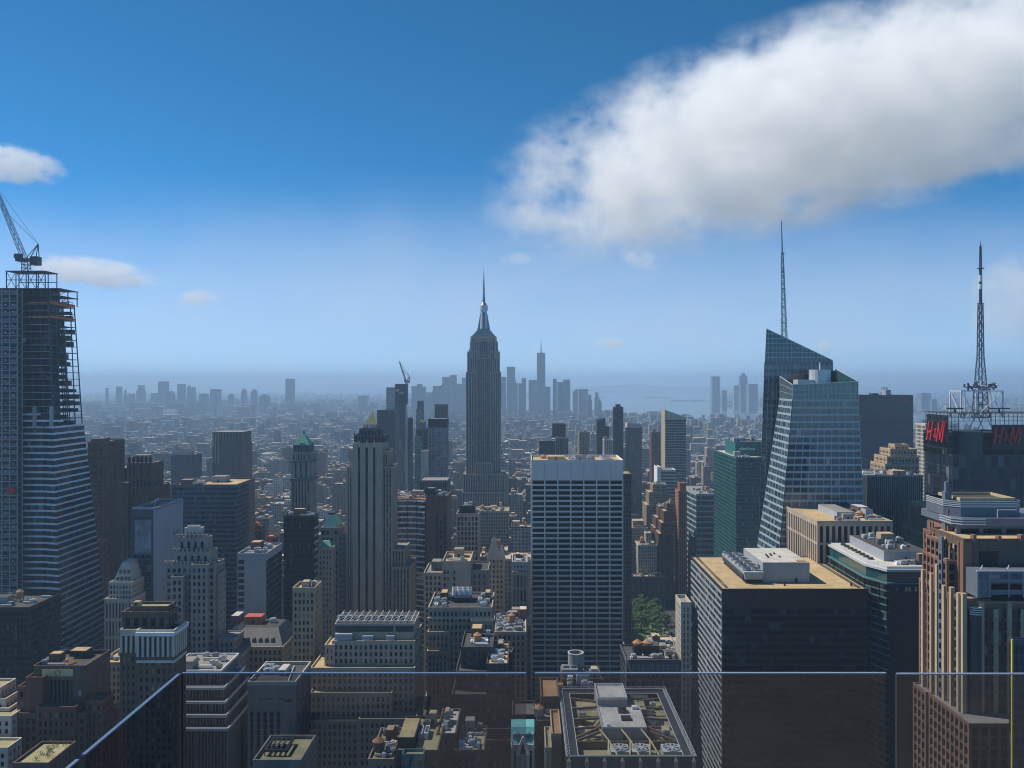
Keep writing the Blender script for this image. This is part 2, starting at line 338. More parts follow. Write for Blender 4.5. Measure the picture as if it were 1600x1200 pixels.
        for k in range(n):
            a, c = 2 * math.pi * k / n, 2 * math.pi * (k + 1) / n
            rg.loft([(x + q * math.cos(t), y + q * math.sin(t), z + h) for q, t in ((R0, a), (R1, a), (R1, c), (R0, c))], [(x + q * math.cos(t), y + q * math.sin(t), z + h + .45) for q, t in ((R0, a), (R1, a), (R1, c), (R0, c))])
    def duct(s, p, q, w_=.8, mat='pale_metal'): s.one('duct', mat).bar(p, q, w_)
    def clutter(s, rect, n=6, seed=1, tanks=1, big=1.):
        rng = random.Random(seed); n = int(n * 1.6) + 2; x0, x1, y0, y1, z = rect; x0 += 1.2; x1 -= 1.2; y0 += 1.2; y1 -= 1.2
        used = []
        def spot(a, b):
            for _ in range(30):
                if x1 - x0 <= a or y1 - y0 <= b: return None
                x = rng.uniform(x0, x1 - a); y = rng.uniform(y0, y1 - b)
                if all(x + a < u[0] or x > u[1] or y + b < u[2] or y > u[3] for u in used):
                    used.append((x - .3, x + a + .3, y - .3, y + b + .3)); return x, y
            return None
        a, b = min(10 * big, (x1 - x0) * .4), min(8 * big, (y1 - y0) * .45); q = spot(a, b)
        if q: s.bulkhead(q[0], q[0] + a, q[1], q[1] + b, z + .04, rng.uniform(3, 5.5), rng.choice(('concrete', 'brick_brown', 'tan_stone', 'grey_panel')), rng.choice(('roof_grey', 'roof_tan', 'roof_dark')))
        for _ in range(tanks):
            q = spot(5, 5)
            if q: s.tank(q[0] + 2.5, q[1] + 2.5, z + .04)
        for _ in range(n):
            k = rng.random()
            if k < .4:
                w_ = rng.uniform(2.2, 3.4); q = spot(w_, w_)
                if q: s.fan_unit(q[0] + w_/2, q[1] + w_/2, z + .06, w_, rng.uniform(1.6, 2.6), rng.choice(('pale_metal', 'grey_panel', 'steel')))
            elif k < .75:
                a, b = rng.uniform(1.5, 4.5) * big, rng.uniform(1.5, 3.5) * big; q = spot(a, b)
                if q:
                    m = s.one('mechanical_unit', rng.choice(('pale_metal', 'grey_panel', 'steel', 'white_metal', 'louver_grey'))); h = rng.uniform(1.2, 2.8)
                    m.box(q[0], q[0] + a, q[1], q[1] + b, z + .06, z + h); m.box(q[0] + a * .2, q[0] + a * .6, q[1] + b * .2, q[1] + b * .8, z + h, z + h + .4)
            else:
                a = rng.uniform(4, 9); q = spot(a, 1.1)
                if q: s.duct((q[0], q[1] + .5, z + .9), (q[0] + a, q[1] + .5, z + .9), .9)
    def done(s):
        x0, x1, y0, y1 = s.ext; org = ((x0 + x1) / 2, (y0 + y1) / 2, 0)
        root = empty(s.name, org, s.label, s.cat, s.group); s.root = root
        for (nm, mt), m in s.p.items():
            if m.f: m.build(nm, mt, root, org)
        for nm, mt, m, lab, subs in s.single:
            o = m.build(nm, mt, root, org)
            if lab: o['label'] = lab
            for n2, m2, mm in subs: mm.build(n2, m2, o, org)
        def seen(wn):
            (x, y, z), rz = wn[0], wn[1]; px, py = VX + x * F / y, VY + (H - z) * F / y
            return -5 < px < 1605 and py < s.vb + 4
        vis = [wn for wn in s.wins if seen(wn)]
        vis.sort(key=lambda wn: -(wn[2] * wn[3]) / (wn[0][1] ** 2) * (1 if wn[1] == 0 else abs(wn[0][0]) / wn[0][1]))
        solo = vis[:s.nwin]; ids = set(map(id, solo)); rest = {}
        for (x, y, z), rz, ww, wh, gm in solo:
            o = bpy.data.objects.new('window', pane_mesh(ww, wh, gm)); COL.objects.link(o); o.parent = root
            o.location = (x - org[0], y - org[1], z); o.rotation_euler[2] = R(rz)
        for wn in s.wins:
            if id(wn) in ids: continue
            (x, y, z), rz, ww, wh, gm = wn; m = rest.setdefault(gm, MB())
            if rz == 0: m.box(x - ww/2, x + ww/2, y - .05, y + .05, z - wh/2, z + wh/2)
            else: m.box(x - .05, x + .05, y - ww/2, y + ww/2, z - wh/2, z + wh/2)
        for gm, m in rest.items(): m.build('window', gm, root, org)['kind'] = 'stuff'
        LAND.extend(s.rects); FOOT.append(s.ext)
        return root
# ---------------------------------------------------------------- helpers for curtain walls of any plan
def lerp(a, b, t): return tuple(p + (q - p) * t for p, q in zip(a, b))
def curtain(b, lo, hi, z0, z1, floor, span, glass, sp, bay=1.6, proud=.28, vis=None, mull=None, mw=.12, topcap=True):
    """solid between plan polygons lo (at z0) and hi (at z1), counter-clockwise: glass panes floor by floor, spandrel bands, mullions"""
    n = len(lo); b.grow(min(p[0] for p in lo), max(p[0] for p in lo), min(p[1] for p in lo), max(p[1] for p in lo))
    core = b.part('core', 'black_metal')
    G = b.part('glazing', glass); S = b.part('spandrel', sp)
    nf = max(1, round((z1 - z0) / floor))
    def pt(i, z, off):
        t = (z - z0) / (z1 - z0); p = [lerp(lo[k % n], hi[k % n], t) for k in (i - 1, i, i + 1)]
        def nrm(a, c): dx, dy = c[0] - a[0], c[1] - a[1]; l = math.hypot(dx, dy) or 1; return dy / l, -dx / l
        n1 = nrm(p[0], p[1]); n2 = nrm(p[1], p[2]); m = (n1[0] + n2[0], n1[1] + n2[1]); k = 1 + n1[0] * n2[0] + n1[1] * n2[1]; k = max(k, .35)
        return (p[1][0] + m[0] / k * off, p[1][1] + m[1] / k * off, z)
    for k in range(nf):
        za, zb = z0 + k * (z1 - z0) / nf, z0 + (k + 1) * (z1 - z0) / nf
        core.loft([pt(i, za, -.25) for i in range(n)], [pt(i, zb - .02, -.25) for i in range(n)])
        for i in range(n):
            if vis and i not in vis: continue
            a0, c0, a1, c1 = pt(i, za, .05), pt(i + 1, za, .05), pt(i, zb, .05), pt(i + 1, zb, .05)
            m = max(1, round(math.hypot(c0[0] - a0[0], c0[1] - a0[1]) / bay))
            for j in range(m):
                q = len(G.v); G.v += [lerp(a0, c0, j / m), lerp(a0, c0, (j + 1) / m), lerp(a1, c1, (j + 1) / m), lerp(a1, c1, j / m)]; G.f.append((q, q + 1, q + 2, q + 3))
        if span > 0: S.loft([pt(i, zb - span, proud) for i in range(n)], [pt(i, zb, proud) for i in range(n)])
    if mull:
        Mm = b.part('mullion', mull[0])
        for i in range(n):
            if vis and i not in vis: continue
            a0, c0, a1, c1 = pt(i, z0, .15), pt(i + 1, z0, .15), pt(i, z1, .15), pt(i + 1, z1, .15)
            m = max(1, round(math.hypot(c0[0] - a0[0], c0[1] - a0[1]) / mull[1]))
            for j in range(m + 1): Mm.bar(lerp(a0, c0, j / m), lerp(a1, c1, j / m), mw * 2)
def reg(b, px0, px1, py, d): b.rects.append((px0, px1, py, b.vb, d))
def lattice(m, p, q, w0, w1, seg, t=.25):
    """square lattice mast or boom from p to q"""
    p, q = Vector(p), Vector(q); ax = (q - p).normalized(); up = Vector((0, 0, 1)) if abs(ax.z) < .9 else Vector((0, 1, 0)); a = ax.cross(up).normalized(); c = a.cross(ax).normalized()
    def cor(k): w = (w0 + (w1 - w0) * k / seg) / 2; o = p + (q - p) * k / seg; return [o + a * i * w + c * j * w for i, j in ((-1, -1), (1, -1), (1, 1), (-1, 1))]
    for k in range(seg):
        A, B = cor(k), cor(k + 1)
        for i in range(4):
            m.bar(A[i], B[i], t); m.bar(A[i], A[(i + 1) % 4], t * .8); m.bar(A[i], B[(i + 1) % 4] if k % 2 else B[i - 1], t * .7)

# ================================================================ the tower under construction at the left edge
b = Bld('unfinished_tower', 'unfinished tapering skyscraper at the left edge, bare steel floors above pale banded cladding', 1010)
d = 640.
def ovp(z):
    t = (z - 75) / 152; return [(-425, 642.5), (X(65, 640), 642.5), (-350 - 6.5 * t, 639), (-350 - 6.5 * t, 705 - 21 * t if t < 1 else 684 - 9 * (t - 1)), (-425, 700)]
curtain(b, ovp(0), ovp(229), 0, 229, 4.87, 1.5, 'glass_navy', 'grey_spandrel', bay=1.9, vis=(0, 1, 2), mull=('dark_metal', 5.7), mw=.09)
# clad strips that climb higher than the rest
for (a, c, zt) in ((53, 57, 244), (79, 83, 244)): b.one('cladding_strip', 'grey_panel').box(X(a, d), X(c, d), 638.2, 640.5, 229, zt)
b.part('spandrel', 'grey_spandrel').box(X(33, d), X(97, d), 639.2, 642, 232.5, 233.8); b.part('spandrel', 'grey_spandrel').box(X(33, d), X(62, d), 639.2, 642, 237.4, 238.7)
zs = []; z = 229.
rng = random.Random(3)
core = b.part('shaded_core', 'black_metal'); core.box(-420, -365, 652, 664, 200, 333)  # core box in black stands for the shade inside the open floors
k = 0
while z < 326:
    t = (z - 75) / 152; xr = -350 - 6.5 * t; yb = 684 - 9 * (t - 1); zs.append((z, xr, yb))
    b.one('floor_slab', 'navy_steel').prism([(-424, 641), (X(65, d), 641), (xr, 640), (xr, yb), (-424, yb)], z - .45, z)
    b.part('slab_edge', 'grey_spandrel').box(-424, xr, 639.75, 640.05 + .9, z - .32, z - .1)
    z += 5.15; k += 1
top = zs[-1][0]
for i in range(10):
    x0 = -424 + i * (zs[0][1] + 424) / 9; b.one('steel_column', 'navy_steel').bar((x0, 641.8, 228), (x0 - (4 if i > 6 else 0), 641.8, top), .65)
for i in range(5):
    y0 = 640.8 + i * 10.6; b.one('steel_column', 'navy_steel').bar((zs[0][1] - .5, y0, 228), (zs[-1][1] - .5, min(y0, zs[-1][2]), top + (2 if i > 2 else 0)), .65)
for i in range(3):
    for j in range(4): b.one('steel_column', 'navy_steel').bar((zs[0][1] - 9 - 9 * i, 672 + j * 3, 228), (zs[-1][1] - 9 - 9 * i, 671 + j * 2, top), .6)
for zz, xr, yb in zs[::1]:
    for q in range(5):
        x = rng.uniform(-400, xr - 5); b.one('material_stack', 'dark_metal').box(x, x + rng.uniform(1, 5), 642.5, 645, zz, zz + rng.uniform(1, 3.4))
        if rng.random() < .35: y = rng.uniform(655, yb - 4); b.one('material_stack', 'dark_metal').box(xr - rng.uniform(8, 22), xr - 1.2, y, y + 4, zz, zz + rng.uniform(1.5, 4.4))
for zz, xr, yb in (zs[3], zs[12], zs[14]): b.one('brace', 'navy_steel').bar((xr - .8, 650, zz), (xr - .8, 661, zz + 5), .4); b.one('brace', 'navy_steel').bar((xr - .8, 672, zz), (xr - .8, 661, zz + 5), .4)
for k in (-1, -3):
    zz, xr, yb = zs[k]; b.one('safety_net', 'orange_net', 'orange safety net along a floor edge').box(xr + .05, xr + .25, 641, yb, zz + .2, zz + 2.6 - (k == -3) * .9)
    b.one('safety_net', 'orange_net').box(X(45, d), xr, 639.3, 639.5, zz + .3, zz + 1.2)
zz, xr, yb = zs[-6]; b.one('loading_platform', 'dark_metal').box(xr - 8, xr + 5, 655, 664, zz + .1, zz + .7)
b.one('tarpaulin', 'pale_metal').loft([(X(34, d), 639.2, zs[-7][0] + 1), (X(40, d), 638.8, zs[-7][0] + 1), (X(40, d), 639, zs[-7][0] + 1.1), (X(34, d), 639.4, zs[-7][0] + 1.1)], [(X(33, d), 639.2, zs[-6][0] - 1), (X(43, d), 638.8, zs[-6][0]), (X(43, d), 639, zs[-6][0]), (X(33, d), 639.4, zs[-6][0] - 1)])
# top decks and rig
zt = top
for (px1, z0, z1) in ((92, zt, zt + 6.5), (92, zt + 6.5, zt + 12)):
    b.one('floor_slab', 'navy_steel').box(-424, X(px1, d), 641, 668, z1 - .5, z1)
    for px in (10, 28, 50, 62, 76, 91):
        for yy in (641.6, 667): b.one('steel_column', 'navy_steel').bar((X(px, d), yy, z0), (X(px, d), yy, z1), .6)
    b.one('brace', 'navy_steel').bar((X(62, d), 641.5, z0), (X(76, d), 641.5, z1), .3); b.one('brace', 'navy_steel').bar((X(91, d), 641.5, z0), (X(91, d), 655, z1), .3)
rl = b.part('railing', 'navy_steel'); xr, yb = zs[-1][1], zs[-1][2]
for yy in (645, 653, 661, 670, 675): rl.bar((xr - .3, yy, zt), (xr - .3, yy, zt + 4.5), .35)
rl.bar((xr - .3, 645, zt + 4.5), (xr - .3, 675, zt + 4.5), .35); rl.bar((xr - .3, 675, zt + 4.5), (xr - 16, 675, zt + 4.5), .35)
rg = b.part('crane_platform', 'navy_steel'); za, zb_ = zt + 12, Z(423, d)
for px in (5, 20, 36, 52, 66):
    for yy in (644, 660): rg.bar((X(px, d), yy, za - 1), (X(px, d), yy, zb_), .55)
for zz in (za, (za + zb_) / 2, zb_):
    for yy in (644, 660): rg.bar((X(5, d), yy, zz), (X(67, d), yy, zz), .5)
for px in (5, 20, 36, 52): rg.bar((X(px, d), 644, za), (X(px + 15, d), 644, zb_), .3); rg.bar((X(px, d), 644, zb_), (X(px + 15, d), 644, za), .3)
rg.box(X(4, d), X(67, d), 643, 661, zb_, zb_ + .5)
reg(b, 0, 131, 440, 640); b.done()
# hoist
b = Bld('construction_hoist', 'pale grey scaffold hoist tower strapped to the left side of the unfinished skyscraper', 1000)
x0, x1 = -424, X(29, 630); ht = Z(452, 630)
b.grow(x0, x1, 628, 637)
m = b.part('scaffold', 'grey_panel'); m2 = b.part('landing', 'steel')
for px in (-10, 4, 16, 28): m.box(X(px, 630) - .3, X(px, 630) + .3, 629, 629.6, 0, ht); m.box(X(px, 630) - .3, X(px, 630) + .3, 635, 635.6, 0, ht)
z = 3.
while z < ht:
    m2.box(x0, x1, 628.6, 636, z, z + .7); m.box(x0, x1, 628.7, 628.9, z + 1.9, z + 2.15)
    for px in (-8, 5, 17):
        if rng.random() < .62: b.one('safety_sheet', 'louver_grey').box(X(px, 630), X(px + 9, 630), 630, 630.3, z + .7, z + 2.4 + rng.random())
        if rng.random() < .5: b.one('work_light', 'white_metal').box(X(px + 3, 630), X(px + 5, 630), 629.2, 629.9, z + 2.6, z + 3.3)
    z += 5.15
b.part('backing', 'black_metal').box(x0, x1 - 1, 633, 634.8, 0, ht)
b.one('hoist_car', 'red_sign', 'red hoist car').box(X(15, 630), X(27, 630), 626.2, 628.4, Z(770, 630), Z(760, 630))
reg(b, 0, 30, 452, 630); b.done()
# crane on top
def luffing_crane(label, base, mast_h, head_z, tip, wmast=4., cat='crane', group=None, tk=.35):
    bx, by, bz = base; e = empty('tower_crane', base, label, cat, group); o = base
    m = MB(); lattice(m, (bx, by, bz), (bx, by, bz + mast_h), wmast, wmast, max(3, int(mast_h / wmast)), tk); m.build('mast', 'navy_steel', e, o)
    zz = bz + mast_h; s = wmast
    MB().box(bx - s * 1.4, bx + s * 1.3, by - s * .8, by + s * .8, zz, zz + s * .45).build('turntable', 'navy_steel', e, o)
    c = MB(); c.box(bx - s * 1.5, bx - s * .6, by - s, by + s * .2, zz + s * .45, zz + s * 1.2); c = c.build('cab', 'dark_metal', e, o)
    MB().box(bx - s * 1.45, bx - s * .65, by - s * 1.03, by - s * .98, zz + s * .65, zz + s * 1.1).build('cab_window', 'glass_blue', c, o)
    MB().box(bx + s * 1.0, bx + s * 2.2, by - s * .7, by + s * .7, zz - s * .6, zz + s * .8).build('counterweight', 'dark_metal', e, o)
    a = MB(); ap = (bx + s * 2.0, by, head_z)
    for sg in (-1, 1): a.bar((bx + s * .2, by + sg * s * .5, zz + s * .4), ap, tk * 1.3); a.bar((bx + s * 1.9, by + sg * s * .5, zz + s * .4), ap, tk * 1.3)
    a.build('a_frame', 'navy_steel', e, o)
    j = MB(); lattice(j, (bx - s * .3, by, zz + s * .5), tip, s * .75, s * .4, 16, tk * .8); j.build('boom', 'navy_steel', e, o)
    r = MB(); T = Vector(tip); B0 = Vector((bx, by, zz)); r.bar(ap, B0 + (T - B0) * .62, tk * .6); r.bar(ap, T, tk * .45); r.build('pendant_cable', 'black_metal', e, o)
    return e
luffing_crane('dark luffing crane standing on the unfinished skyscraper, boom leaning left out of the picture', (X(41, 652), 652, Z(424, 652)), 7.5, Z(381, 652), (X(-12, 652), 652, Z(282, 652)), 4.6)

# ================================================================ left cluster
b = Bld('office_tower', 'narrow brown brick tower right behind the unfinished skyscraper', 880); b.tier(137, 162, 692, 760, 40, ST('brick_brown', 2.4, 3.6, 1.2, 1.7)); b.part('penthouse', 'brick_dark').box(X(140, 765), X(155, 765), 768, 785, b.lastz, b.lastz + 3); b.tier(137, 170, 845, 752, 6, ST('brick_brown', 2.4, 3.6, 1.2, 1.7)); b.done()
b = Bld('apartment_slab', 'pale blue apartment slab with balconies beside the narrow brown brick tower', 780); b.tier(164, 192, 711, 1250, 25, ST('pale_stone', 3.4, 3.0, .8, 1.3, 'glass_blue', proud=1.)); b.tier(171, 182, 705, 1256, 10, ST('pale_stone', blank=True), zb=b.lastz); b.done()
b = Bld('office_slab', 'plain dark slab office block left of the gothic tower with dark finials', 880); r_ = b.tier(168, 198, 733, 800, 60, ST('dark_stone', 1.7, 3.8, .25, 1.4, 'glass_black', spmat='black_metal', proud=.2)); b.clutter(r_, 3, 5, 0); b.done()
b = Bld('gothic_tower', 'brown gothic-crowned office tower with a row of dark finials on top', 860)
G1 = ST('brown_stone', 3.2, 3.7, 2., 1.4, parapet=.6); G2 = ST('brown_stone', 3.6, 12, 2., 2., proud=.9, parapet=.4)
b.tier(188, 240, 762, 720, 34, G1); b.tier(188, 200, 755, 718, 30, G1); b.tier(198, 237, 724, 726, 24, G2, zb=b.lastz - 8)
zc = b.lastz
for i in range(6):
    x = X(200.5 + i * 6.6, 726); fn = b.one('finial', 'black_metal'); fn.box(x - .8, x + .8, 727, 729, zc, zc + 4.4); fn.cyl(x, 728, 1.1, .1, zc + 4.4, zc + 6.8, 6)
b.bulkhead(X(207, 735), X(230, 735), 736, 746, zc, 6, 'tan_stone'); b.done()
b = Bld('office_tower', 'dark flat-topped block with a lit roof strip behind the banded tan-roofed office', 742); r_ = b.tier(267, 300, 712, 1300, 40, ST('dark_stone', 2.6, 3.7, .9, 1.6, 'glass_navy')); b.tier(270, 298, 706, 1312, 14, ST('concrete', blank=True), zb=b.lastz); b.done()
b = Bld('brick_tower', 'dark reddish tower with notched flared crown standing above the banded tan-roofed office', 745)
b.tier(331, 380, 694, 1350, 45, ST('brown_stone', 3.1, 3.7, 1.5, .8, 'glass_navy', spmat='brick_dark', proud=.8)); zc = b.lastz
b.tier(332, 379, 675, 1351, 43, ST('brown_stone', 5.2, 30, 2.6, .5, 'glass_black', proud=1.2, parapet=0), zb=zc)
for px in (331.5, 335.5, 339.5): b.one('buttress', 'tan_stone').loft([(X(px, 1345), 1345, zc - 30), (X(px + 1.6, 1345), 1345, zc - 30), (X(px + 1.6, 1345), 1351, zc - 30), (X(px, 1345), 1351, zc - 30)], [(X(px + 1.2, 1350), 1350, zc + 18), (X(px + 2.4, 1350), 1350, zc + 18), (X(px + 2.4, 1350), 1352, zc + 18), (X(px + 1.2, 1350), 1352, zc + 18)])  # tan ridges paint the sunlit left part of the dark tower
b.done()
b = Bld('banded_office', 'wide dark office block with pale horizontal bands and a sunlit tan roof', 850)
r_ = b.tier(268.5, 369.5, 759, 690, 47, ST('dark_stone', 2.0, 3.9, .12, 1.35, 'glass_navy', spmat='dark_spandrel', proud=.22, roof='roof_tan', pmat=None))
b.bulkhead(X(330, 712), X(352, 712), 712, 724, r_[4], 5, 'concrete'); b.bulkhead(X(310, 715), X(320, 715), 718, 724, r_[4], 4, 'grey_panel')
b.clutter((r_[0], X(325, 700), 692, 734, r_[4]), 7, 4, 0); b.done()
b = Bld('blank_sided_tower', 'blue-grey tower with blank side wall, glazed front and white dish on its open roof', 900)
x0, x1, zt = X(206, 580), X(242, 580), Z(796, 580); b.grow(x0, x1, 580, 628)
b.part('wall', 'blue_panel').box(x1 - 1.5, x1, 580.6, 628, 0, zt); b.part('wall', 'blue_panel').box(x0 + .4, x1 - 1.5, 581.2, 628, 0, zt - 5)
b.part('front_frame', 'dark_metal').box(x0, x0 + 1.2, 580, 582, 0, zt); b.part('front_frame', 'dark_metal').box(x1 - 2.6, x1 - 1.6, 580, 582, 0, zt); b.part('front_frame', 'dark_metal').box(x0 + 1.2, x1 - 2.6, 580, 581.4, zt - 5, zt)
zz = 0
while zz < zt - 5.2:
    for q in range(5):
        wq = (x1 - x0 - 4.2) / 5; b.wins.append(((x0 + 1.3 + wq * (q + .5), 580.9, zz + 2), 0., wq - .1, 3.5, 'glass_sky' if zz > zt - 38 and zz % 3 < 2.4 else 'glass_navy'))  # paler upper panes paint a reflection on the dark front glass
    zz += 3.9
for k in range(9):
    for q in range(3): b.wins.append(((x1 + .03, 612 + q * 5, zt - 22 - k * 7.5), 90., 1.6, 2.4, 'glass_dark'))
b.part('parapet', 'blue_panel').ring(x0, x1, 580.2, 628.2, zt - .4, zt + 1.2, .6); b.part('roof', 'roof_dark').box(x0 + 1, x1 - 2, 582, 627, zt - 5.1, zt - 4.2)
b.clutter((x0 + 1, x1 - 1, 584, 624, zt - 4.2), 7, 8, 0); ds = b.one('antenna_dish', 'white_metal'); ds.bar((X(236, 600), 604, zt - 4), (X(240, 600), 604, zt + 2.5), .5); ds.bar((X(232, 600), 604, zt + 1.), (X(244, 600), 604, zt + 4.4), .6)
reg(b, 206, 287, 785, 580); b.done()
# dome-like stepped white block
b = Bld('stepped_block', 'small pale block with a rounded mansard top between the unfinished skyscraper and the blank-sided tower', 960)
s_ = ST('pale_stone', 2.2, 3.6, .9, 1.5); b.tier(163, 206, 938, 560, 30, ST('pale_stone', 2.2, 12, 1.0, 2.)); z0 = b.lastz; b.tier(170, 206, 912, 563, 24, s_, zb=z0); z1 = b.lastz
x0, x1 = X(176, 566), X(206, 566); b.part('mansard_roof', 'pale_stone').loft([(x0, 566, z1), (x1, 566, z1), (x1, 584, z1), (x0, 584, z1)], [(x0 + 4, 570, z1 + 12), (x1 - 3, 570, z1 + 12), (x1 - 3, 582, z1 + 12), (x0 + 4, 582, z1 + 12)])
for k in range(2):
    for q in range(4 - k): b.one('dormer', 'dark_stone').box(x0 + 2.4 + k * 1.4 + q * 2.7, x0 + 3.8 + k * 1.4 + q * 2.7, 565.9 + k * 1.6, 568, z1 + 1.4 + k * 4.4, z1 + 3.8 + k * 4.4)
b.part('roof', 'roof_pale').box(x0 + 4.5, x1 - 3.5, 571, 581, z1 + 12, z1 + 13.2); b.done()
# art-deco tower
b = Bld('art_deco_tower', 'grey art-deco tower with stepped battlemented crown, left of the blank-fronted grey slab', 1030)
D = ST('grey_stone', 3.0, 3.75, 1.2, 1.5, proud=.7, parapet=.8); Dp = ST('grey_stone', 4.2, 14, 2.2, 1.5, 'glass_black', proud=1.2, parapet=.8)
b.tier(258, 336, 884, 470, 15, D); zs0 = b.lastz; b.tier(267, 286, 903, 465, 6, D, nwin=0); b.tier(298, 324, 884, 466, 6, ST('grey_stone', 3.0, 3.75, 1.2, 1.5, proud=.7, parapet=.8))
b.tier(336, 342, 898, 472, 11, D); b.tier(342, 366, 1000, 470, 16, D); b.tier(332, 374, 1028, 462, 26, D)
b.tier(271, 329, 864, 472, 11, Dp, zb=zs0)
z1 = b.lastz; b.tier(276, 324, 842, 474, 8, Dp, zb=z1); z2 = b.lastz; b.tier(288, 314, 828, 475.5, 5, ST('pale_stone', 2.4, 8, 1.4, 1., proud=.5), zb=z2); b.tier(292, 309, 823, 476, 4, ST('pale_stone', blank=True, parapet=.3), zb=b.lastz)
for zc, a, c, n, dd in ((zs0, 259, 335, 14, 470), (z1, 272, 328, 9, 472), (z2, 277, 323, 8, 474)):
    for i in range(n): x = X(a + (c - a) * i / (n - 1), dd); b.one('merlon', 'grey_stone').box(x - .7, x + .7, dd - .3, dd + .9, zc + .4, zc + 2.6)
b.done()
# brown tower with white crown
b = Bld('brown_tower', 'brown brick tower with a white pilastered crown, left of the stepped office terraces', 1200)
Bt = ST('brick_brown', 2.7, 3.7, 1.2, 1.7, proud=.4, parapet=0, roof=None); Wt = ST('pale_stone', 2.3, 11, 1.0, 1.6, proud=.8, parapet=1.3, roof='roof_dark')
b.tier(214, 272, 1026, 365, 13, Bt); zc = b.lastz; b.tier(187, 214, 1020, 367, 11, Bt); b.tier(213, 272, 989, 364.6, 13.8, Wt, zb=zc); zt = b.lastz; b.tier(187, 214, 988, 367, 11, Wt, zb=Z(1020, 367))
b.one('cornice', 'white_paint').ring(X(212, 364), X(273, 364), 363.6, 379.4, zt - 1., zt + .5, 1.1); b.one('string_course', 'pale_stone').box(X(213, 364.4), X(272.5, 364.4), 364.4, 378, zc - 2.6, zc - 1.4)
b.tier(190, 262, 960, 370, 11, ST('brown_stone', 4, 6, 1.6, 1.6, proud=.5, roof='roof_tan'), zb=zt - 4); b.tier(203, 262, 951, 372, 8, ST('brown_stone', 5, 4, 2, 1., roof='roof_olive'), zb=b.lastz); b.bulkhead(X(209, 374), X(219, 374), 373, 376, b.lastz, 2.6, 'tan_stone', 'roof_tan')
b.done()
# ornate brick building, lower left
b = Bld('ornate_brick_building', 'stepped red-brown brick building with a gilded green panel under its parapet, lower left', 1200)
Br = ST('brick_red', 2.6, 3.7, 1.1, 1.5, proud=.4, roof='roof_dark'); Ba = ST('brick_red', 2.6, 9.2, 1.1, 1.6, proud=.7, roof=None, parapet=0)
b.tier(52, 134, 1046, 375, 22, ST('brick_brown', blank=True, roof='roof_dark', parapet=1.8)); zt = b.lastz
x0, x1 = X(66, 374.6), X(114, 374.6)
pn = b.one('gilded_panel', 'yellow_stone', 'yellow-green ornamental panel with a round medallion'); pn.box(x0, x1, 374.4, 375.1, Z(1056, 375), Z(1045, 375)); n_ = b.sub('medallion', 'terracotta')
for k in range(12):
    a, c = k * math.pi / 6, (k + 1) * math.pi / 6; xm, zm = X(90, 374.4), Z(1050.5, 375); n_.bar((xm + 1.2 * math.cos(a), 374.3, zm + 1.2 * math.sin(a)), (xm + 1.2 * math.cos(c), 374.3, zm + 1.2 * math.sin(c)), .35)
for q in range(8): b.wins.append(((X(68 + q * 6.2, 375), 374.95, Z(1079, 375)), 0., 1.1, 9.5, 'glass_black'))
for q in range(2): b.wins.append(((X(119 + q * 6, 375), 374.95, Z(1083, 375)), 0., 1.2, 2.2, 'glass_sky'))
b.tier(40, 67, 1062, 371, 10, ST('brick_red', blank=True, roof='roof_olive')); b.tier(27, 40, 1076, 372, 14, Br); b.tier(57, 118, 1108, 368, 8, Br); b.tier(27, 134, 1118, 369, 10, ST('brick_brown', 2.6, 3.7, 1.1, 1.5, proud=.45)); b.tier(134, 160, 1098, 372, 10, Br)
b.clutter((X(56, 380), X(128, 390), 377, 389, zt), 6, 12, 0); b.tank(X(104, 382), 383, zt - 2.2, 3.2, 1.2, 1.5, 'pale_stone'); b.bulkhead(X(112, 392), X(138, 392), 390, 396, zt, 3.4, 'brick_dark', 'roof_tan'); b.done()
b = Bld('tan_brick_block', 'tan brick block squeezed between the ornate brick building and the white-crowned brown tower', 1120); r_ = b.tier(153, 190, 1038, 428, 40, ST('buff', 2.6, 3.6, 1.2, 1.6, roof='roof_tan')); b.clutter(r_, 4, 21, 0); b.done()
b = Bld('stub_house', 'small pinkish flat-topped block at the foot of the tan brick block', 1200); r_ = b.tier(170, 190, 1112, 385, 12, ST('terracotta', 2.6, 3.6, 1.6, 1.8, roof='roof_olive')); b.done()
b = Bld('dark_block', 'unlit black block at the left edge in front of the unfinished skyscraper', 1090); r_ = b.tier(-60, 46, 953, 500, 34, ST('black_metal', 2.4, 3.8, .4, 1.2, 'glass_black', proud=.25, roof='roof_dark', parapet=1.6)); b.clutter(r_, 6, 3, 1); b.done()
b = Bld('stepped_white_block', 'pale stepped apartment block cut by the left edge near the bottom', 1200)
Wb = ST('pale_stone', 3.2, 3.4, 1.5, 1.5, roof='roof_olive')
b.tier(-60, 18, 1122, 365, 22, Wb)
for i, (p1, py) in enumerate(((0, 1078), (8, 1096), (14, 1110))): b.tier(-60, p1, py, 369 + 3 * (3 - i), 12, Wb, zb=0)
for i in range(7): b.one('balcony', 'tan_stone').box(X(18, 366), X(18, 366) + 2.4, 367, 379, 98 - i * 6, 99.3 - i * 6)
b.tier(-60, 12, 1172, 350, 10, Wb); b.done()
b = Bld('roof_garden_block', 'low block with plants on its olive roof at the bottom left corner', 1200); r_ = b.tier(20, 76, 1196, 330, 20, ST('brick_brown', 3, 3.6, 1.4, 1.5, roof='roof_olive')); zt = r_[4]
rg_ = random.Random(2)
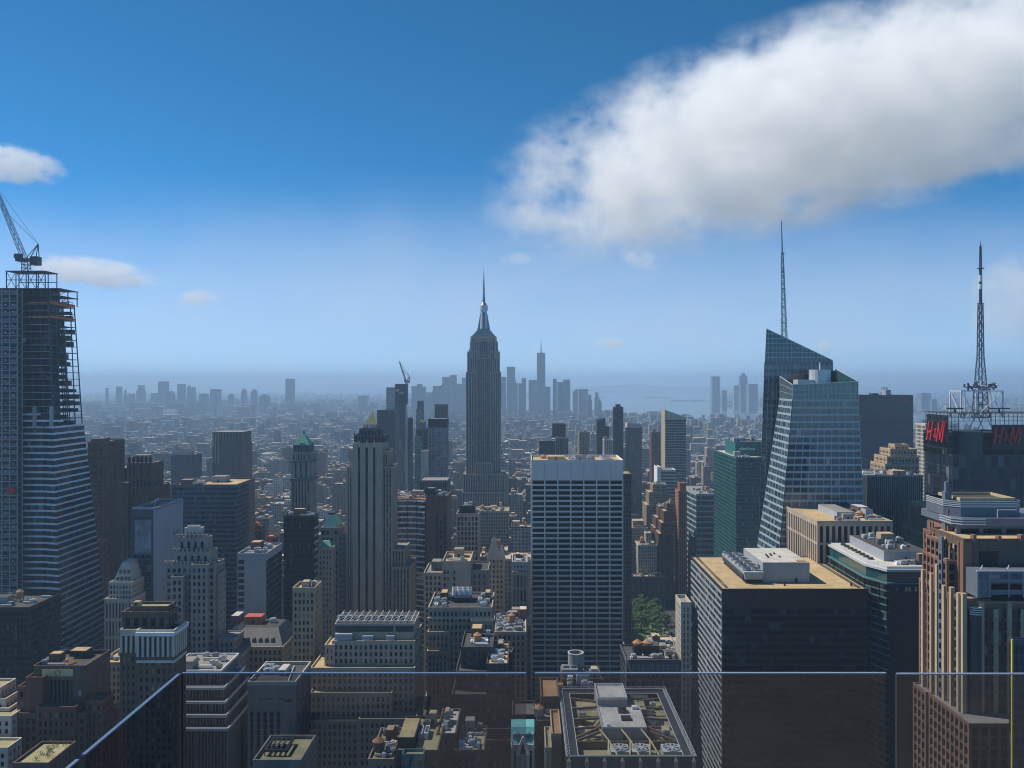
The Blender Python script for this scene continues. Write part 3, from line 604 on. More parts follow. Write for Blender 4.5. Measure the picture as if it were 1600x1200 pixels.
for i in range(9):
    x, y = rg_.uniform(r_[0] + 2, r_[1] - 2), rg_.uniform(r_[2] + 3, r_[3] - 2); m = b.one('planter_shrub', 'leaves')
    for k in range(40): p = Vector((x + rg_.gauss(0, .7), y + rg_.gauss(0, .7), zt + .9 + rg_.gauss(0, .45))); q = Vector((rg_.uniform(-.3, .3), rg_.uniform(-.3, .3), rg_.uniform(-.1, .3))); m.bar(p, p + q, .22, .02)
b.done()
# stepped glass terraces
b = Bld('terraced_office', 'stepped office block with pale terrace edges, right of the white-crowned brown tower', 1175)
for i, (p0, p1, py, dd, L) in enumerate(((262, 345, 1050, 408, 26), (262, 350, 1077, 401, 30), (262, 352, 1099, 396, 34), (262, 353, 1120, 391, 38), (262, 356, 1141, 386, 42))):
    r_ = b.tier(p0, p1, py, dd, L, ST('grey_stone', 1.5, 30 if i == 4 else (7.5 if i == 0 else 7.), .35, .5, 'glass_dark', proud=.6, roof='roof_grey', parapet=.9, pmat='white_metal'), zb=0 if i == 4 else Z((1077, 1099, 1120, 1141)[i], (401, 396, 391, 386)[i]) - 2)
    if i == 0: b.clutter(r_, 5, 31, 0)
b.done()
# limestone block with louvre slots
b = Bld('blank_topped_block', 'plain grey stone block with slit windows and fans on its roof, centre-left foreground', 1200)
x0, x1, zt = X(387, 390), X(462, 390), Z(1070, 390); b.grow(x0, x1, 390, 418)
b.part('wall', 'grey_stone').box(x0, x1, 390, 418, 0, zt); b.part('parapet', 'pale_stone').ring(x0 - .1, x1 + .1, 389.9, 418.1, zt - .3, zt + 1.6, .6); b.part('roof', 'roof_dark').box(x0 + .6, x1 - .6, 390.6, 417.4, zt, zt + .06)
for px in range(398, 444, 5): b.wins.append(((X(px, 390), 389.97, Z(1092, 390)), 0., 1.2, .9, 'glass_sky' if px % 3 else 'glass_dark'))
b.wins.append(((X(450, 390), 389.97, Z(1095, 390)), 0., 3.6, 1., 'glass_black'))
for q in range(5):
    for k in range(9): b.wins.append(((X(393.5 + q * 10.4, 390), 389.97, Z(1116 + k * 9.6, 390)), 0., 1.5, 2.5, 'glass_black'))
for q in range(5):
    for k in range(8): b.wins.append(((x1 + .03, 394 + q * 5, zt - 8 - k * 3.6), 90., 1.3, 2.2, 'glass_dark'))
for (px, yy) in ((417, 405), (424, 405), (417, 411), (424, 411), (431, 408)): b.fan_unit(X(px, yy), yy, zt + .1, 2.8, 2.2)
b.bulkhead(X(437, 405), X(449, 405), 402, 411, zt + .05, 2.6, 'concrete', 'roof_pale'); pp = b.one('roof_truss', 'pale_metal')
pp.bar((X(389, 392), 392, zt + 1.7), (X(402, 400), 398, zt + .4), .5); pp.bar((X(450, 392), 392, zt + .8), (X(458, 412), 414, zt + .8), .4)
reg(b, 387, 484, 1046, 390); b.done()
b = Bld('flat_roof_block', 'low block with a dark rectangular cooling frame on its sunlit roof, bottom left of centre', 1200); r_ = b.tier(395, 470, 1193, 312, 22, ST('grey_stone', 3, 3.7, 1.4, 1.6, roof='roof_olive', parapet=1.4))
zt = r_[4]; fr = b.one('equipment_frame', 'dark_metal'); fr.ring(X(412, 318), X(448, 318), 318, 329, zt + 1.6, zt + 2.4, .8)
for k in range(5): fr.bar((X(413 + k * 8, 318), 318.3, zt + 2.3), (X(413 + k * 8, 318), 328.6, zt + 2.3), .4); fr.box(X(412.5 + k * 8, 318), X(413.5 + k * 8, 318), 318.2, 318.7, zt, zt + 1.6)
for k in range(3): b.fan_unit(X(420 + k * 10, 322), 323.4, zt + .05, 2.5, 1.5, 'dark_metal')
b.done()
b = Bld('grey_slab', 'grey slab with a blank panelled front and dark glass edge, behind the mansard-roofed building', 985)
r_ = b.tier(371, 416, 868, 520, 34, ST('grey_panel', blank=True, roof='roof_grey', parapet=1.4)); zt = r_[4]
for k in range(33):
    for q in range(8): b.wins.append(((r_[1] + .03, 522.2 + q * 4.1, zt - 5 - k * 3.9), 90., 4., 3.6, 'glass_black'))
for k in range(10): b.wins.append(((X(377, 520), 519.96, zt - 4 - k * 3.9), 0., 3.6, 2.6, 'glass_navy'))
b.clutter(r_, 8, 14, 0); reg(b, 371, 442, 853, 520); b.done()
b = Bld('black_glass_box', 'black glass box with pale bands on its right side, below the green-roofed tower', 905)
r_ = b.tier(443, 491, 808, 620, 13, ST('black_metal', 1.6, 3.8, .12, .7, 'glass_black', proud=.2, roof='roof_brown', parapet=1.2), nwin=0)
for k in range(20): b.one('side_band', 'pale_metal').box(r_[1], r_[1] + .5, 620.6, 632.6, r_[4] - 9 - k * 5.3, r_[4] - 7.6 - k * 5.3)
b.clutter(r_, 4, 44, 0); b.done()
# green pyramid tower
b = Bld('green_roofed_tower', 'grey stone tower with a pointed green copper pyramid roof', 805)
T1 = ST('grey_stone', 3.0, 3.7, 1.4, 1.4, proud=.6, parapet=.8)
b.tier(454, 486, 749, 780, 21, ST('grey_stone', 3.4, 11, 1.7, 1.4, proud=.8, spmat='dark_stone')); z0 = b.lastz; b.tier(455, 485, 720, 782, 24, ST('grey_stone', 6.3, 17, 3.4, 1.5, 'glass_black', proud=1.4, parapet=0), zb=z0); z1 = b.lastz
b.one('cornice', 'dark_stone').box(X(453, 780), X(488, 780), 780, 808, z1 - 1.4, z1); b.one('cornice', 'dark_stone').box(X(453, 780), X(488, 780), 779, 809, z0 - 1.4, z0 + .6)
b.tier(456, 486, 708, 784, 22, ST('grey_stone', 2.4, 5, 1.2, 1.2, proud=.5), zb=z1); b.tier(458, 483, 696, 787, 18, ST('dark_stone', 3, 6.5, 1.3, 1.2, proud=.7, parapet=.4), zb=b.lastz); z2 = b.lastz
x0, x1 = X(459, 787), X(484, 787); b.part('pyramid_roof', 'copper_green').loft([(x0, 787, z2), (x1, 787, z2), (x1, 803, z2), (x0, 803, z2)], [(x0 + 6, 793, z2 + 10.5), (x1 - 6.6, 793, z2 + 10.5), (x1 - 6.6, 796, z2 + 10.5), (x0 + 6, 796, z2 + 10.5)])
b.part('chimney', 'dark_stone').box(x0 + 6.8, x1 - 6.8, 793.6, 795.6, z2 + 10.5, z2 + 13); b.one('dormer', 'copper_green').box((x0 + x1) / 2 - 2.2, (x0 + x1) / 2 + 2, 787.4, 790, z2 + .3, z2 + 2.6)
b.done()
b = Bld('teal_mansard_tower', 'grey block with a teal copper hipped roof, left of the tower with black vertical stripes', 905)
b.tier(501, 529, 825, 640, 22, ST('grey_stone', 3.4, 5, .9, 2.2, proud=.6, parapet=.4)); z0 = b.lastz; x0, x1 = X(504, 640), X(526, 640)
b.part('hipped_roof', 'teal_copper').loft([(x0, 641, z0), (x1, 641, z0), (x1, 660, z0), (x0, 660, z0)], [(x0 + 2.4, 645, z0 + 9), (x1 - 3.4, 645, z0 + 9), (x1 - 3.4, 656, z0 + 9), (x0 + 2.4, 656, z0 + 9)]); b.part('roof_crest', 'black_metal').box(x0 + 2.6, x1 - 3.6, 646, 655, z0 + 9, z0 + 10.6)
b.tier(529, 541, 836, 645, 20, ST('grey_stone', 3, 4, 1.3, 1.6)); b.tier(497, 520, 857, 628, 10, ST('limestone', 3, 4, 1.3, 1.6)); z0 = b.lastz; x0, x1 = X(498, 628), X(519, 628)
b.part('hipped_roof', 'copper_green').loft([(x0, 628.5, z0), (x1, 628.5, z0), (x1, 637.5, z0), (x0, 637.5, z0)], [(x0 + 2, 632, z0 + 5), (x1 - 3, 632, z0 + 5), (x1 - 3, 634, z0 + 5), (x0 + 2, 634, z0 + 5)])
b.done()
b = Bld('brick_office', 'tan brick office block with even window grid and cluttered roof, right of the mansard-roofed building', 1050); r_ = b.tier(457, 492, 922, 450, 15, ST('tan_stone', 2.3, 3.7, 1., 1.5, proud=.5, roof='roof_tan', parapet=1.4)); b.clutter(r_, 6, 9, 1, .7); b.done()
b = Bld('mansard_building', 'low grey-roofed mansard building with dormers and red rooftop box, centre-left', 1050)
b.tier(357, 442, 1012, 480, 34, ST('tan_stone', 2.8, 4, 1.2, 1.6, proud=.6, roof=None, parapet=.5)); z0 = b.lastz; x0, x1 = X(357, 480), X(442, 480)
b.part('mansard_roof', 'dark_stone').loft([(x0, 480, z0), (x1, 480, z0), (x1, 514, z0), (x0, 514, z0)], [(x0 + 5, 492, z0 + 8), (x1 - 6, 492, z0 + 8), (x1 - 6, 510, z0 + 8), (x0 + 5, 510, z0 + 8)])
for q in range(6): b.one('dormer', 'dark_stone').loft([(x0 + 5 + q * 3.6, 483, z0 + 2.5), (x0 + 6.6 + q * 3.6, 483, z0 + 2.5), (x0 + 6.6 + q * 3.6, 487, z0 + 2.5), (x0 + 5 + q * 3.6, 487, z0 + 2.5)], [(x0 + 5.3 + q * 3.6, 483.6, z0 + 4.2), (x0 + 6.3 + q * 3.6, 483.6, z0 + 4.2), (x0 + 6.3 + q * 3.6, 488, z0 + 4.2), (x0 + 5.3 + q * 3.6, 488, z0 + 4.2)])
b.part('roof', 'roof_dark').box(x0 + 5.4, x1 - 6.4, 492.4, 509.6, z0 + 8, z0 + 8.2); b.bulkhead(X(383, 500), X(410, 500), 498, 506, z0 + 8.2, 4.2, 'terracotta', 'red_roof'); b.bulkhead(X(363, 500), X(376, 500), 497, 507, z0 + 8.2, 5, 'dark_stone', 'roof_pale'); b.fan_unit(X(425, 500), 502, z0 + 8.2, 3.4)
reg(b, 357, 442, 968, 480); b.done()

b = Bld('scaffolded_building', 'low building wrapped in bright orange-red netting between the grey slab and the green-roofed tower', 850)
r_ = b.tier(395, 408, 824, 800, 14, ST('brick_dark', 3, 3.6, 1.3, 1.5)); b.one('safety_net', 'orange_net', 'bright orange-red netting').loft([(r_[0] - .2, 799.6, r_[4] - 3), (r_[1], 799.6, r_[4] - 3), (r_[1], 808, r_[4] - 3), (r_[0] - .2, 808, r_[4] - 3)], [(r_[0] + 2, 802, r_[4] + 5), (r_[1] - 3, 802, r_[4] + 3), (r_[1] - 3, 806, r_[4] + 3), (r_[0] + 2, 806, r_[4] + 5)]); r_ = b.tier(419, 429, 842, 770, 12, ST('brick_dark', 3, 3.6, 1.3, 1.5)); b.one('safety_net', 'orange_net').box(r_[0] - .2, r_[0] + 4, 769.7, 776, r_[4] - 4, r_[4] + 2.5); b.done()

# ================================================================ centre
# tower with black stripes
b = Bld('striped_tower', 'tall limestone tower with three black vertical window stripes on its front', 968)
Lf = ST('limestone', blank=True, parapet=.5); Lw = ST('limestone', 2.55, 3.7, 1.15, 1.45, proud=.5, parapet=.8, spmat='dark_stone')
d = 640.; x0, x1, zt = X(551, d), X(597, d), Z(692, d); b.grow(x0, x1, d, d + 26); b.part('wall', 'limestone').box(x0, x1, d + 1.2, d + 26, 0, zt)
for a, c in ((551, 559.3), (562.7, 571), (574.7, 582.9), (586.4, 597)): b.part('wall', 'limestone').box(X(a, d), X(c, d), d, d + 1.25, 0, zt - (0 if a == 551 or c == 597 else 0))
b.part('wall', 'limestone').box(X(559.3, d), X(586.4, d), d + .1, d + 1.3, zt - 3.5, zt)
for a, c in ((559.3, 562.7), (571, 574.7), (582.9, 586.4)):
    for k in range(20): b.wins.append((((X(a, d) + X(c, d)) / 2, d + 1.1, zt - 3.5 - (k + .5) * 9.3), 0., X(c, d) - X(a, d) - .02, 9.2, 'glass_black'))
for px in (561, 572.8, 584.6): b.one('finial', 'pale_stone').loft([(X(px, d) - .9, d - .2, zt - 3), (X(px, d) + .9, d - .2, zt - 3), (X(px, d) + .9, d + 1, zt - 3), (X(px, d) - .9, d + 1, zt - 3)], [(X(px, d) - .1, d, zt + 2.5), (X(px, d) + .1, d, zt + 2.5), (X(px, d) + .1, d + .4, zt + 2.5), (X(px, d) - .1, d + .4, zt + 2.5)])
b.rects.append((551, 597, 690, 968, d))
b.tier(541, 551, 730, 643, 22, Lw); b.tier(546, 551, 703, 645, 18, Lw, zb=b.lastz); b.tier(597, 613, 731, 643, 26, Lw); b.tier(597, 607, 706, 644, 22, ST('limestone', 3, 13, 1.2, 1.4, 'glass_black', proud=.8), zb=b.lastz)
b.tier(553, 601, 681, 643, 21, ST('dark_stone', 2.6, 5.4, 1.2, .8, 'glass_black', proud=.6, parapet=.7), zb=zt); b.tier(561, 596, 672, 646, 14, ST('dark_stone', 3, 4.2, 1.4, .8, 'glass_black'), zb=b.lastz); zc = b.lastz
for px in (554, 560, 566, 590, 597, 600): b.one('merlon', 'dark_stone').box(X(px, 645) - .5, X(px, 645) + .5, 644, 645.4, Z(681, 643), Z(677, 643))
b.tier(607, 632, 860, 646, 30, Lw); b.tier(613, 641, 888, 640, 36, Lw); b.done()
# gold pyramid tower behind
b = Bld('gold_pyramid_tower', 'distant tower with a gilded pyramid roof peeping over the striped limestone tower', 672)
d = 1780.; b.tier(560, 600, 690, d, 50, ST('pale_stone', 4, 4, 2, 1.6)); b.tier(568, 590, 663, d + 8, 26, ST('pale_stone', 5, 14, 2, 2, proud=1.2), zb=b.lastz); z0 = b.lastz; x0, x1 = X(570.5, d), X(588.5, d); xm = (x0 + x1) / 2
b.part('gilded_roof', 'gold').loft([(x0, d + 8, z0), (x1, d + 8, z0), (x1, d + 27, z0), (x0, d + 27, z0)], [(xm - 1.6, d + 16, z0 + 23), (xm + 1.6, d + 16, z0 + 23), (xm + 1.6, d + 19, z0 + 23), (xm - 1.6, d + 19, z0 + 23)])
b.part('lantern', 'gold').cyl(xm, d + 17.5, 1.8, 1.8, z0 + 23, z0 + 28, 8); b.part('lantern', 'gold').cyl(xm, d + 17.5, 1.8, .1, z0 + 28, z0 + 36, 8)
for q in (-1, 1): b.one('corner_lantern', 'pale_stone').cyl(xm + q * 13, d + 10, 1.6, .2, z0 - 3, z0 + 7, 8)
b.done()
# limestone stepped block in front of the striped tower
b = Bld('limestone_setback_block', 'broad limestone setback block with open roof frames, in front of the black-striped tower', 1150)
Q = ST('limestone', 2.55, 3.55, 1.2, 1.35, proud=.5, roof='roof_tan', parapet=.9)
d = 430.; r_ = b.tier(523, 647, 976, d + 4, 22, ST('limestone', blank=True, roof='roof_dark', parapet=.5)); zt = r_[4]
for a, c in ((524, 615), (618, 646)): b.one('louver_band', 'louver').box(X(a, d + 4), X(c, d + 4), d + 3.7, d + 4.05, zt - 3.6, zt - .6)
tr = b.part('roof_frame', 'pale_metal')
for k in range(12): x = X(526 + k * 10.6, d + 6); tr.bar((x, d + 4.6, zt + 1.6), (x, d + 25, zt + 1.6), .3); tr.bar((x, d + 4.6, zt), (x, d + 4.6, zt + 1.8), .3); tr.bar((x, d + 4.6, zt + 1.6), (x + 3.3, d + 14, zt + 1.6), .2)
tr.bar((X(524, d), d + 4.6, zt + 1.7), (X(647, d), d + 4.6, zt + 1.7), .3); tr.bar((X(524, d), d + 14, zt + 1.7), (X(647, d), d + 14, zt + 1.7), .3)
for k in range(7): b.fan_unit(X(532 + k * 16, d + 15), d + 15, zt + .1, 3.4, 1.4, 'steel')
b.tier(519, 648, 1004, d, 30, Q)
for a, c, h in ((523, 550, 4), (566, 583, 3), (603, 616, 3)): b.one('mechanical_unit', 'grey_panel').box(X(a, d + 1), X(c, d + 1), d + .8, d + 3.4, Z(1004, d), Z(1004, d) + h)
b.tier(507, 523, 1010, d - 1, 26, Q); b.tier(485, 648, 1046, d - 6, 36, Q); b.tier(484, 612, 1085, d - 12, 30, Q); b.tier(560, 650, 1126, d - 18, 30, Q); b.tier(470, 560, 1128, d - 16, 30, Q)
b.done()
# concave glass office
b = Bld('curved_glass_office', 'concave blue glass office with pale floor bands and a sunlit salmon roof edge', 905)
d = 700.; xs = [X(610, d), X(622, d), X(636, d), X(650, d), X(664, d)]; ys = [d, d + 3.5, d + 4.5, d + 3, d - 1]; lo = list(zip(xs, ys)) + [(xs[-1], d + 40), (xs[0], d + 40)]; zt = Z(782, d)
curtain(b, lo, lo, 0, zt, 4.6, 1.3, 'glass_blue', 'grey_spandrel', bay=2, vis=(0, 1, 2, 3, 4, 5), mull=('grey_panel', 8), mw=.2)
b.part('roof', 'roof_brown').prism([(x * .999, y + .5) for x, y in lo], zt, zt + .3); b.part('parapet', 'terracotta').prism([(x, y - .3) for x, y in lo[:5]] + [(x, y + .3) for x, y in lo[4::-1]], zt, zt + 1.2)
b.clutter((xs[0], xs[-1], d + 8, d + 38, zt + .2), 10, 6, 0); reg(b, 610, 665, 776, d); b.done()
b = Bld('dark_sliver_tower', 'windowless dark brown slab joined to the right of the concave glass office', 905); r_ = b.tier(665, 699, 778, 690, 40, ST('brown_stone', blank=True, roof='roof_dark', parapet=1.5)); b.tier(664, 679, 765, 700, 16, ST('black_metal', blank=True), zb=b.lastz); b.clutter(r_, 5, 16, 0)
for k in range(24):
    for q in range(3): b.wins.append(((X(683 + q * 6, 690), 689.96, r_[4] - 16 - k * 4), 0., 1.6, 3.2, 'glass_navy'))
b.done()
b = Bld('arcaded_block', 'low dark block with an arcaded top floor in front of the blue-windowed tower', 800); b.tier(655, 699, 752, 960, 40, ST('dark_stone', 2.6, 10, 1.3, 2.5, 'glass_black', proud=.8)); b.done()
# towers behind
b = Bld('crowned_glass_tower', 'slim tower with large blue windows and a dark battlemented crown', 752)
r_ = b.tier(669, 698, 668, 1080, 26, ST('grey_stone', 3.7, 4.1, 1.1, .9, 'glass_sky', proud=.4, parapet=0)); b.tier(669, 698, 655, 1079, 28, ST('black_metal', 2.7, 14, 1.2, .5, 'glass_black', proud=1., parapet=.6), zb=r_[4]); b.done()
b = Bld('plain_dark_tower', 'dark ribbed tower rising just behind the battlemented blue-windowed tower', 655); b.tier(679, 698, 633, 1500, 26, ST('dark_stone', 2.6, 30, 1., 2, 'glass_navy', proud=.6)); b.done()
b = Bld('white_slab', 'plain pale slab wall left of the blue-windowed tower', 752); b.tier(658, 669, 706, 1070, 20, ST('pale_stone', blank=True)); b.done()
b = Bld('teal_residential_tower', 'slender teal glass tower left of the plain pale slab', 760); b.tier(648, 660, 683, 1120, 24, ST('teal_spandrel', 2.4, 3.6, .5, 1.1, 'glass_teal', proud=.3)); b.tier(650, 668, 672, 1128, 20, ST('dark_stone', 2.4, 3.6, 1, 1.1)); b.done()
b = Bld('old_gold_topped_tower', 'dark stepped tower with a small golden cap left of the battlemented tower', 700); b.tier(651, 668, 670, 1600, 24, ST('dark_stone', 3, 4, 1.4, 1.5)); b.tier(653, 664, 661, 1604, 14, ST('dark_stone', 3, 4, 1.4, 1.5), zb=b.lastz); z0 = b.lastz; x0, x1 = X(655, 1606), X(662, 1606); b.part('cap', 'gold').loft([(x0, 1606, z0), (x1, 1606, z0), (x1, 1614, z0), (x0, 1614, z0)], [(x0 + 2, 1608, z0 + 6), (x1 - 2, 1608, z0 + 6), (x1 - 2, 1612, z0 + 6), (x0 + 2, 1612, z0 + 6)]); b.done()
b = Bld('slim_offset_tower', 'slim dark tower with an offset glass top left of the plain dark ribbed tower', 670); b.tier(650, 661, 640, 2100, 22, ST('black_metal', 3, 3.6, .4, 1.2, 'glass_blue', proud=.3)); b.tier(652, 661, 627, 2104, 16, ST('black_metal', 3, 3.6, .4, 1.2, 'glass_navy'), zb=b.lastz); b.done()
b = Bld('skyscraper_shell', 'tall slender glass tower with unfinished yellowish top floors and a crane', 765)
b.tier(617, 633, 632, 1650, 26, ST('dark_metal', 4, 22, 1., .6, 'glass_blue', proud=.5, parapet=0)); z0 = b.lastz; b.tier(617, 635, 601, 1650, 26, ST('navy_steel', 3.6, 3.9, .7, .8, 'glass_black', proud=1.1, parapet=1.5, roof='roof_dark'), zb=z0)
for a, c, e, f in ((617, 624, 612, 608), (624, 631, 616, 612)): b.one('formwork', 'yellow_stone').box(X(a, 1650), X(c, 1650), 1648.6, 1650.2, Z(e, 1650), Z(f, 1650))
b.one('buttress_panel', 'grey_panel').loft([(X(633, 1650), 1651, 60), (X(642, 1650), 1651, 60), (X(642, 1650), 1668, 60), (X(633, 1650), 1668, 60)], [(X(633, 1650), 1651, Z(633, 1650)), (X(634, 1650), 1651, Z(633, 1650)), (X(634, 1650), 1668, Z(633, 1650)), (X(633, 1650), 1668, Z(633, 1650))]); b.done()
luffing_crane('thin far crane on the slender unfinished tower, just left of the spired skyscraper', (X(635, 1660), 1660, Z(603, 1660)), 8, Z(588, 1660), (X(624, 1660), 1660, Z(565, 1660)), 3., tk=.9)
b = Bld('blue_glass_slab', 'smooth blue glass tower partly behind the slender unfinished tower', 650); b.tier(603.5, 618, 606, 2000, 30, ST('blue_panel', 3, 3.9, .15, .5, 'glass_blue', proud=.2)); b.done()
b = Bld('wide_dark_slab', 'wide blank navy slab tower left of the slender unfinished tower', 790); b.tier(589, 617, 642, 1480, 30, ST('dark_metal', 1.6, 3.8, .2, .9, 'glass_ink', proud=.15)); b.done()
b = Bld('black_sliver', 'narrow black tower just right of the slender unfinished tower', 740); b.tier(637, 643, 654, 1440, 20, ST('black_metal', 2.4, 3.7, .5, 1.2, 'glass_black')); b.done()

# the spired skyscraper; here one pixel is one metre
b = Bld('spired_skyscraper', 'tall grey stone skyscraper with stepped top and mast spire, dead centre behind the city', 790)
d = 1323.; E = ST('limestone', 3.9, 7.2, 1.5, 1.0, 'glass_navy', proud=.55, spmat='dark_spandrel', parapet=1.0); Ec = dict(E, bay=3.2, pier=.8)
def esb(a, c, t, dd, L, zb=0, st=E): return b.tier(a, c, t, dd, L, st, zb=zb)
esb(723, 789, 742, d - 10, 60); esb(722, 789, 770, d - 16, 70); esb(742, 769, 724, d - 7, 10)
esb(728, 745, 582, d, 42); esb(766, 782, 582, d, 42); esb(745, 766, 560, d + 3.5, 36, st=Ec)
esb(730, 746, 550, d + 2, 38, zb=270); esb(765, 780, 550, d + 2, 38, zb=270); esb(746, 765, 532, d + 5, 34, zb=300, st=Ec)
esb(734, 748, 534, d + 4, 34, zb=300); esb(763, 777, 534, d + 4, 34, zb=300); r_ = esb(735, 775, 527, d + 5, 32, zb=Z(534, d), st=ST('limestone', 4, 6, 2.4, 2.4, 'glass_navy', parapet=1.6))
for px in (733, 736, 774, 778): b.one('buttress', 'pale_stone').box(px - 820 - .6, px - 820 + .6, d + 1.4, d + 3.4, 300, 330 if px in (736, 774) else 315)
zd = r_[4]; xc = 755 - 820.; yc = d + 20
for k, (r0, h0, h1) in enumerate(((17.5, 0, 4), (15, 4, 7), (12.5, 7, 10.5), (10, 10.5, 14))): b.one('setback_roof', 'steel').box(xc - r0, xc + r0, yc - r0 * .8, yc + r0 * .8, zd + h0, zd + h1)
ms = b.part('mooring_mast', 'pale_metal'); ms.cyl(xc, yc, 6.2, 4.7, zd + 14, zd + 46, 16); ms.cyl(xc, yc, 6.4, 6.4, zd + 43, zd + 51, 16)
for a in range(4):
    cx_, sy_ = ((1, 0), (-1, 0), (0, 1), (0, -1))[a]; wg = b.one('mast_wing', 'steel'); wx, wy = (4.2, 1.1) if cx_ else (1.1, 4.2)
    wg.loft([(xc + cx_ * 6 - wx, yc + sy_ * 6 - wy, zd + 12), (xc + cx_ * 6 + wx, yc + sy_ * 6 - wy, zd + 12), (xc + cx_ * 6 + wx, yc + sy_ * 6 + wy, zd + 12), (xc + cx_ * 6 - wx, yc + sy_ * 6 + wy, zd + 12)], [(xc + cx_ * 4.4 - .9, yc + sy_ * 4.4 - .9, zd + 40), (xc + cx_ * 4.4 + .9, yc + sy_ * 4.4 - .9, zd + 40), (xc + cx_ * 4.4 + .9, yc + sy_ * 4.4 + .9, zd + 40), (xc + cx_ * 4.4 - .9, yc + sy_ * 4.4 + .9, zd + 40)])
b.part('mast_glazing', 'glass_navy').box(xc - 1.6, xc + 1.6, yc - 6.3, yc - 5, zd + 14, zd + 40)
b.part('dome', 'steel').cyl(xc, yc, 5.6, 2.6, zd + 51, zd + 56, 16); b.part('dome', 'steel').cyl(xc, yc, 2.6, 2.0, zd + 56, zd + 60, 12)
an = b.part('antenna', 'steel'); zz = zd + 60
for r0, h in ((1.9, 8), (1.5, 10), (1.3, 10), (.9, 8), (.6, 7), (.35, 8)): an.cyl(xc, yc, r0, r0 * .9, zz, zz + h, 8); an.cyl(xc, yc, r0 * 1.5, r0 * 1.5, zz, zz + .8, 8); zz += h
b.done()

# office blocks in the middle ground
b = Bld('white_grid_office', 'slim white-framed office block with an even square window grid and dark rooftop box', 885); r_ = b.tier(713, 748, 806, 750, 24, ST('pale_stone', 3.3, 4.4, 1.1, 1.0, proud=.6, roof='roof_dark', parapet=1.8)); b.tier(719, 741, 792, 758, 12, ST('black_metal', 3, 5, .6, 1, 'glass_black'), zb=r_[4]); b.clutter((X(720, 758), X(740, 758), 758, 770, b.lastz), 4, 2, 0); b.done()
b = Bld('gold_roofed_block', 'broad low block with a sunlit golden roof in front of the spired skyscraper', 830); r_ = b.tier(735, 795, 800, 990, 36, ST('limestone', 3, 4, 1.3, 1.6, roof='roof_olive')); b.clutter(r_, 8, 71, 1, 1.4); b.done()
b = Bld('shouldered_office', 'grey masonry block with blank centre wall and open roof wells, below the white-framed office', 950)
M = ST('limestone', 3., 3.7, 1.4, 1.5, proud=.4); b.tier(662, 691, 897, 560, 30, M); z0 = b.lastz; r_ = b.tier(691, 735, 880, 556, 32, ST('limestone', blank=True, roof='roof_tan', parapet=1.4)); zt = r_[4]
for k in range(12):
    for q in (0, 1, 3): b.wins.append(((X(695 + q * 5, 556), 555.96, zt - 6 - k * 4.2), 0., 1.3, 2.3, 'glass_dark'))
b.tier(735, 763, 893, 563, 28, ST('grey_stone', 3.4, 4.4, 2.2, 2, roof='roof_dark')); b.bulkhead(X(674, 570), X(689, 570), 570, 580, z0, 6, 'dark_stone', 'roof_grey'); b.clutter(r_, 3, 17, 0); b.done()
b = Bld('gabled_office', 'old stone office with pale pointed gables, right of the shouldered grey block', 935)
b.tier(761, 788, 872, 620, 26, ST('limestone', 2.9, 3.7, 1.4, 1.5, proud=.5, roof=None, parapet=0)); z0 = b.lastz
for px, w_, h in ((772, 4.8, 15), (784, 3, 9)):
    x = X(px, 620); b.one('gable', 'pale_stone').loft([(x - w_, 619.6, z0 - 1), (x + w_, 619.6, z0 - 1), (x + w_, 622, z0 - 1), (x - w_, 622, z0 - 1)], [(x - .3, 619.7, z0 + h), (x + .3, 619.7, z0 + h), (x + .3, 621.8, z0 + h), (x - .3, 621.8, z0 + h)])
x0, x1 = X(761, 620), X(788, 620); b.part('pitched_roof', 'brick_dark').loft([(x0, 621, z0), (x1, 621, z0), (x1, 646, z0), (x0, 646, z0)], [(x0 + 3, 629, z0 + 11), (x1 - 3, 629, z0 + 11), (x1 - 3, 638, z0 + 11), (x0 + 3, 638, z0 + 11)]); b.done()
b = Bld('ornate_slim_office', 'narrow stone office with arched upper windows, against the left edge of the white grid tower', 965); r_ = b.tier(800, 824, 896, 590, 30, ST('limestone', 2.6, 10, 1.1, 1.5, proud=.6, roof='roof_dark')); b.tier(800, 824, 880, 592, 26, ST('pale_stone', 2.6, 3.7, 1.3, 1.5, roof='roof_grey'), zb=r_[4]); b.clutter((X(801, 600), X(823, 600), 594, 616, b.lastz), 5, 18, 0, .8); b.done()
b = Bld('fan_roofed_block', 'wide grey masonry block with two rows of round cooling fans on its roof', 1150)
r_ = b.tier(669, 769, 952, 470, 34, ST('limestone', 2.4, 3.7, 1.1, 1.5, proud=.5, roof='roof_dark', parapet=1.2), ); zt = r_[4]; b.tier(668, 702, 990, 466, 5, ST('limestone', 2.4, 3.7, 1.1, 1.5, proud=.5)); b.tier(736, 770, 972, 467, 5, ST('limestone', 2.4, 3.7, 1.1, 1.5, proud=.5)); b.tier(667, 700, 1020, 463, 4, ST('limestone', 2.4, 3.7, 1.1, 1.5, proud=.5))
b.one('cornice', 'pale_stone').box(r_[0] - .5, r_[1] + .5, 469.2, 470.2, zt - 5.2, zt - 4.4)
b.one('fan_platform', 'dark_metal').box(X(706, 490), X(738, 490), 484, 496, zt + 3, zt + 3.6)
for px in (708, 736): b.one('platform_leg', 'dark_metal').box(X(px, 490) - .3, X(px, 490) + .3, 485, 495, zt, zt + 3)
for k in range(4):
    for q in (487.5, 492.8): b.one('cooling_fan', 'white_metal').cyl(X(710 + k * 8, q), q, 1.45, 1.25, zt + 3.6, zt + 7, 16); b.sub('fan_well', 'louver').cyl(X(710 + k * 8, q), q, 1.05, 1.05, zt + 7, zt + 7.05, 16)
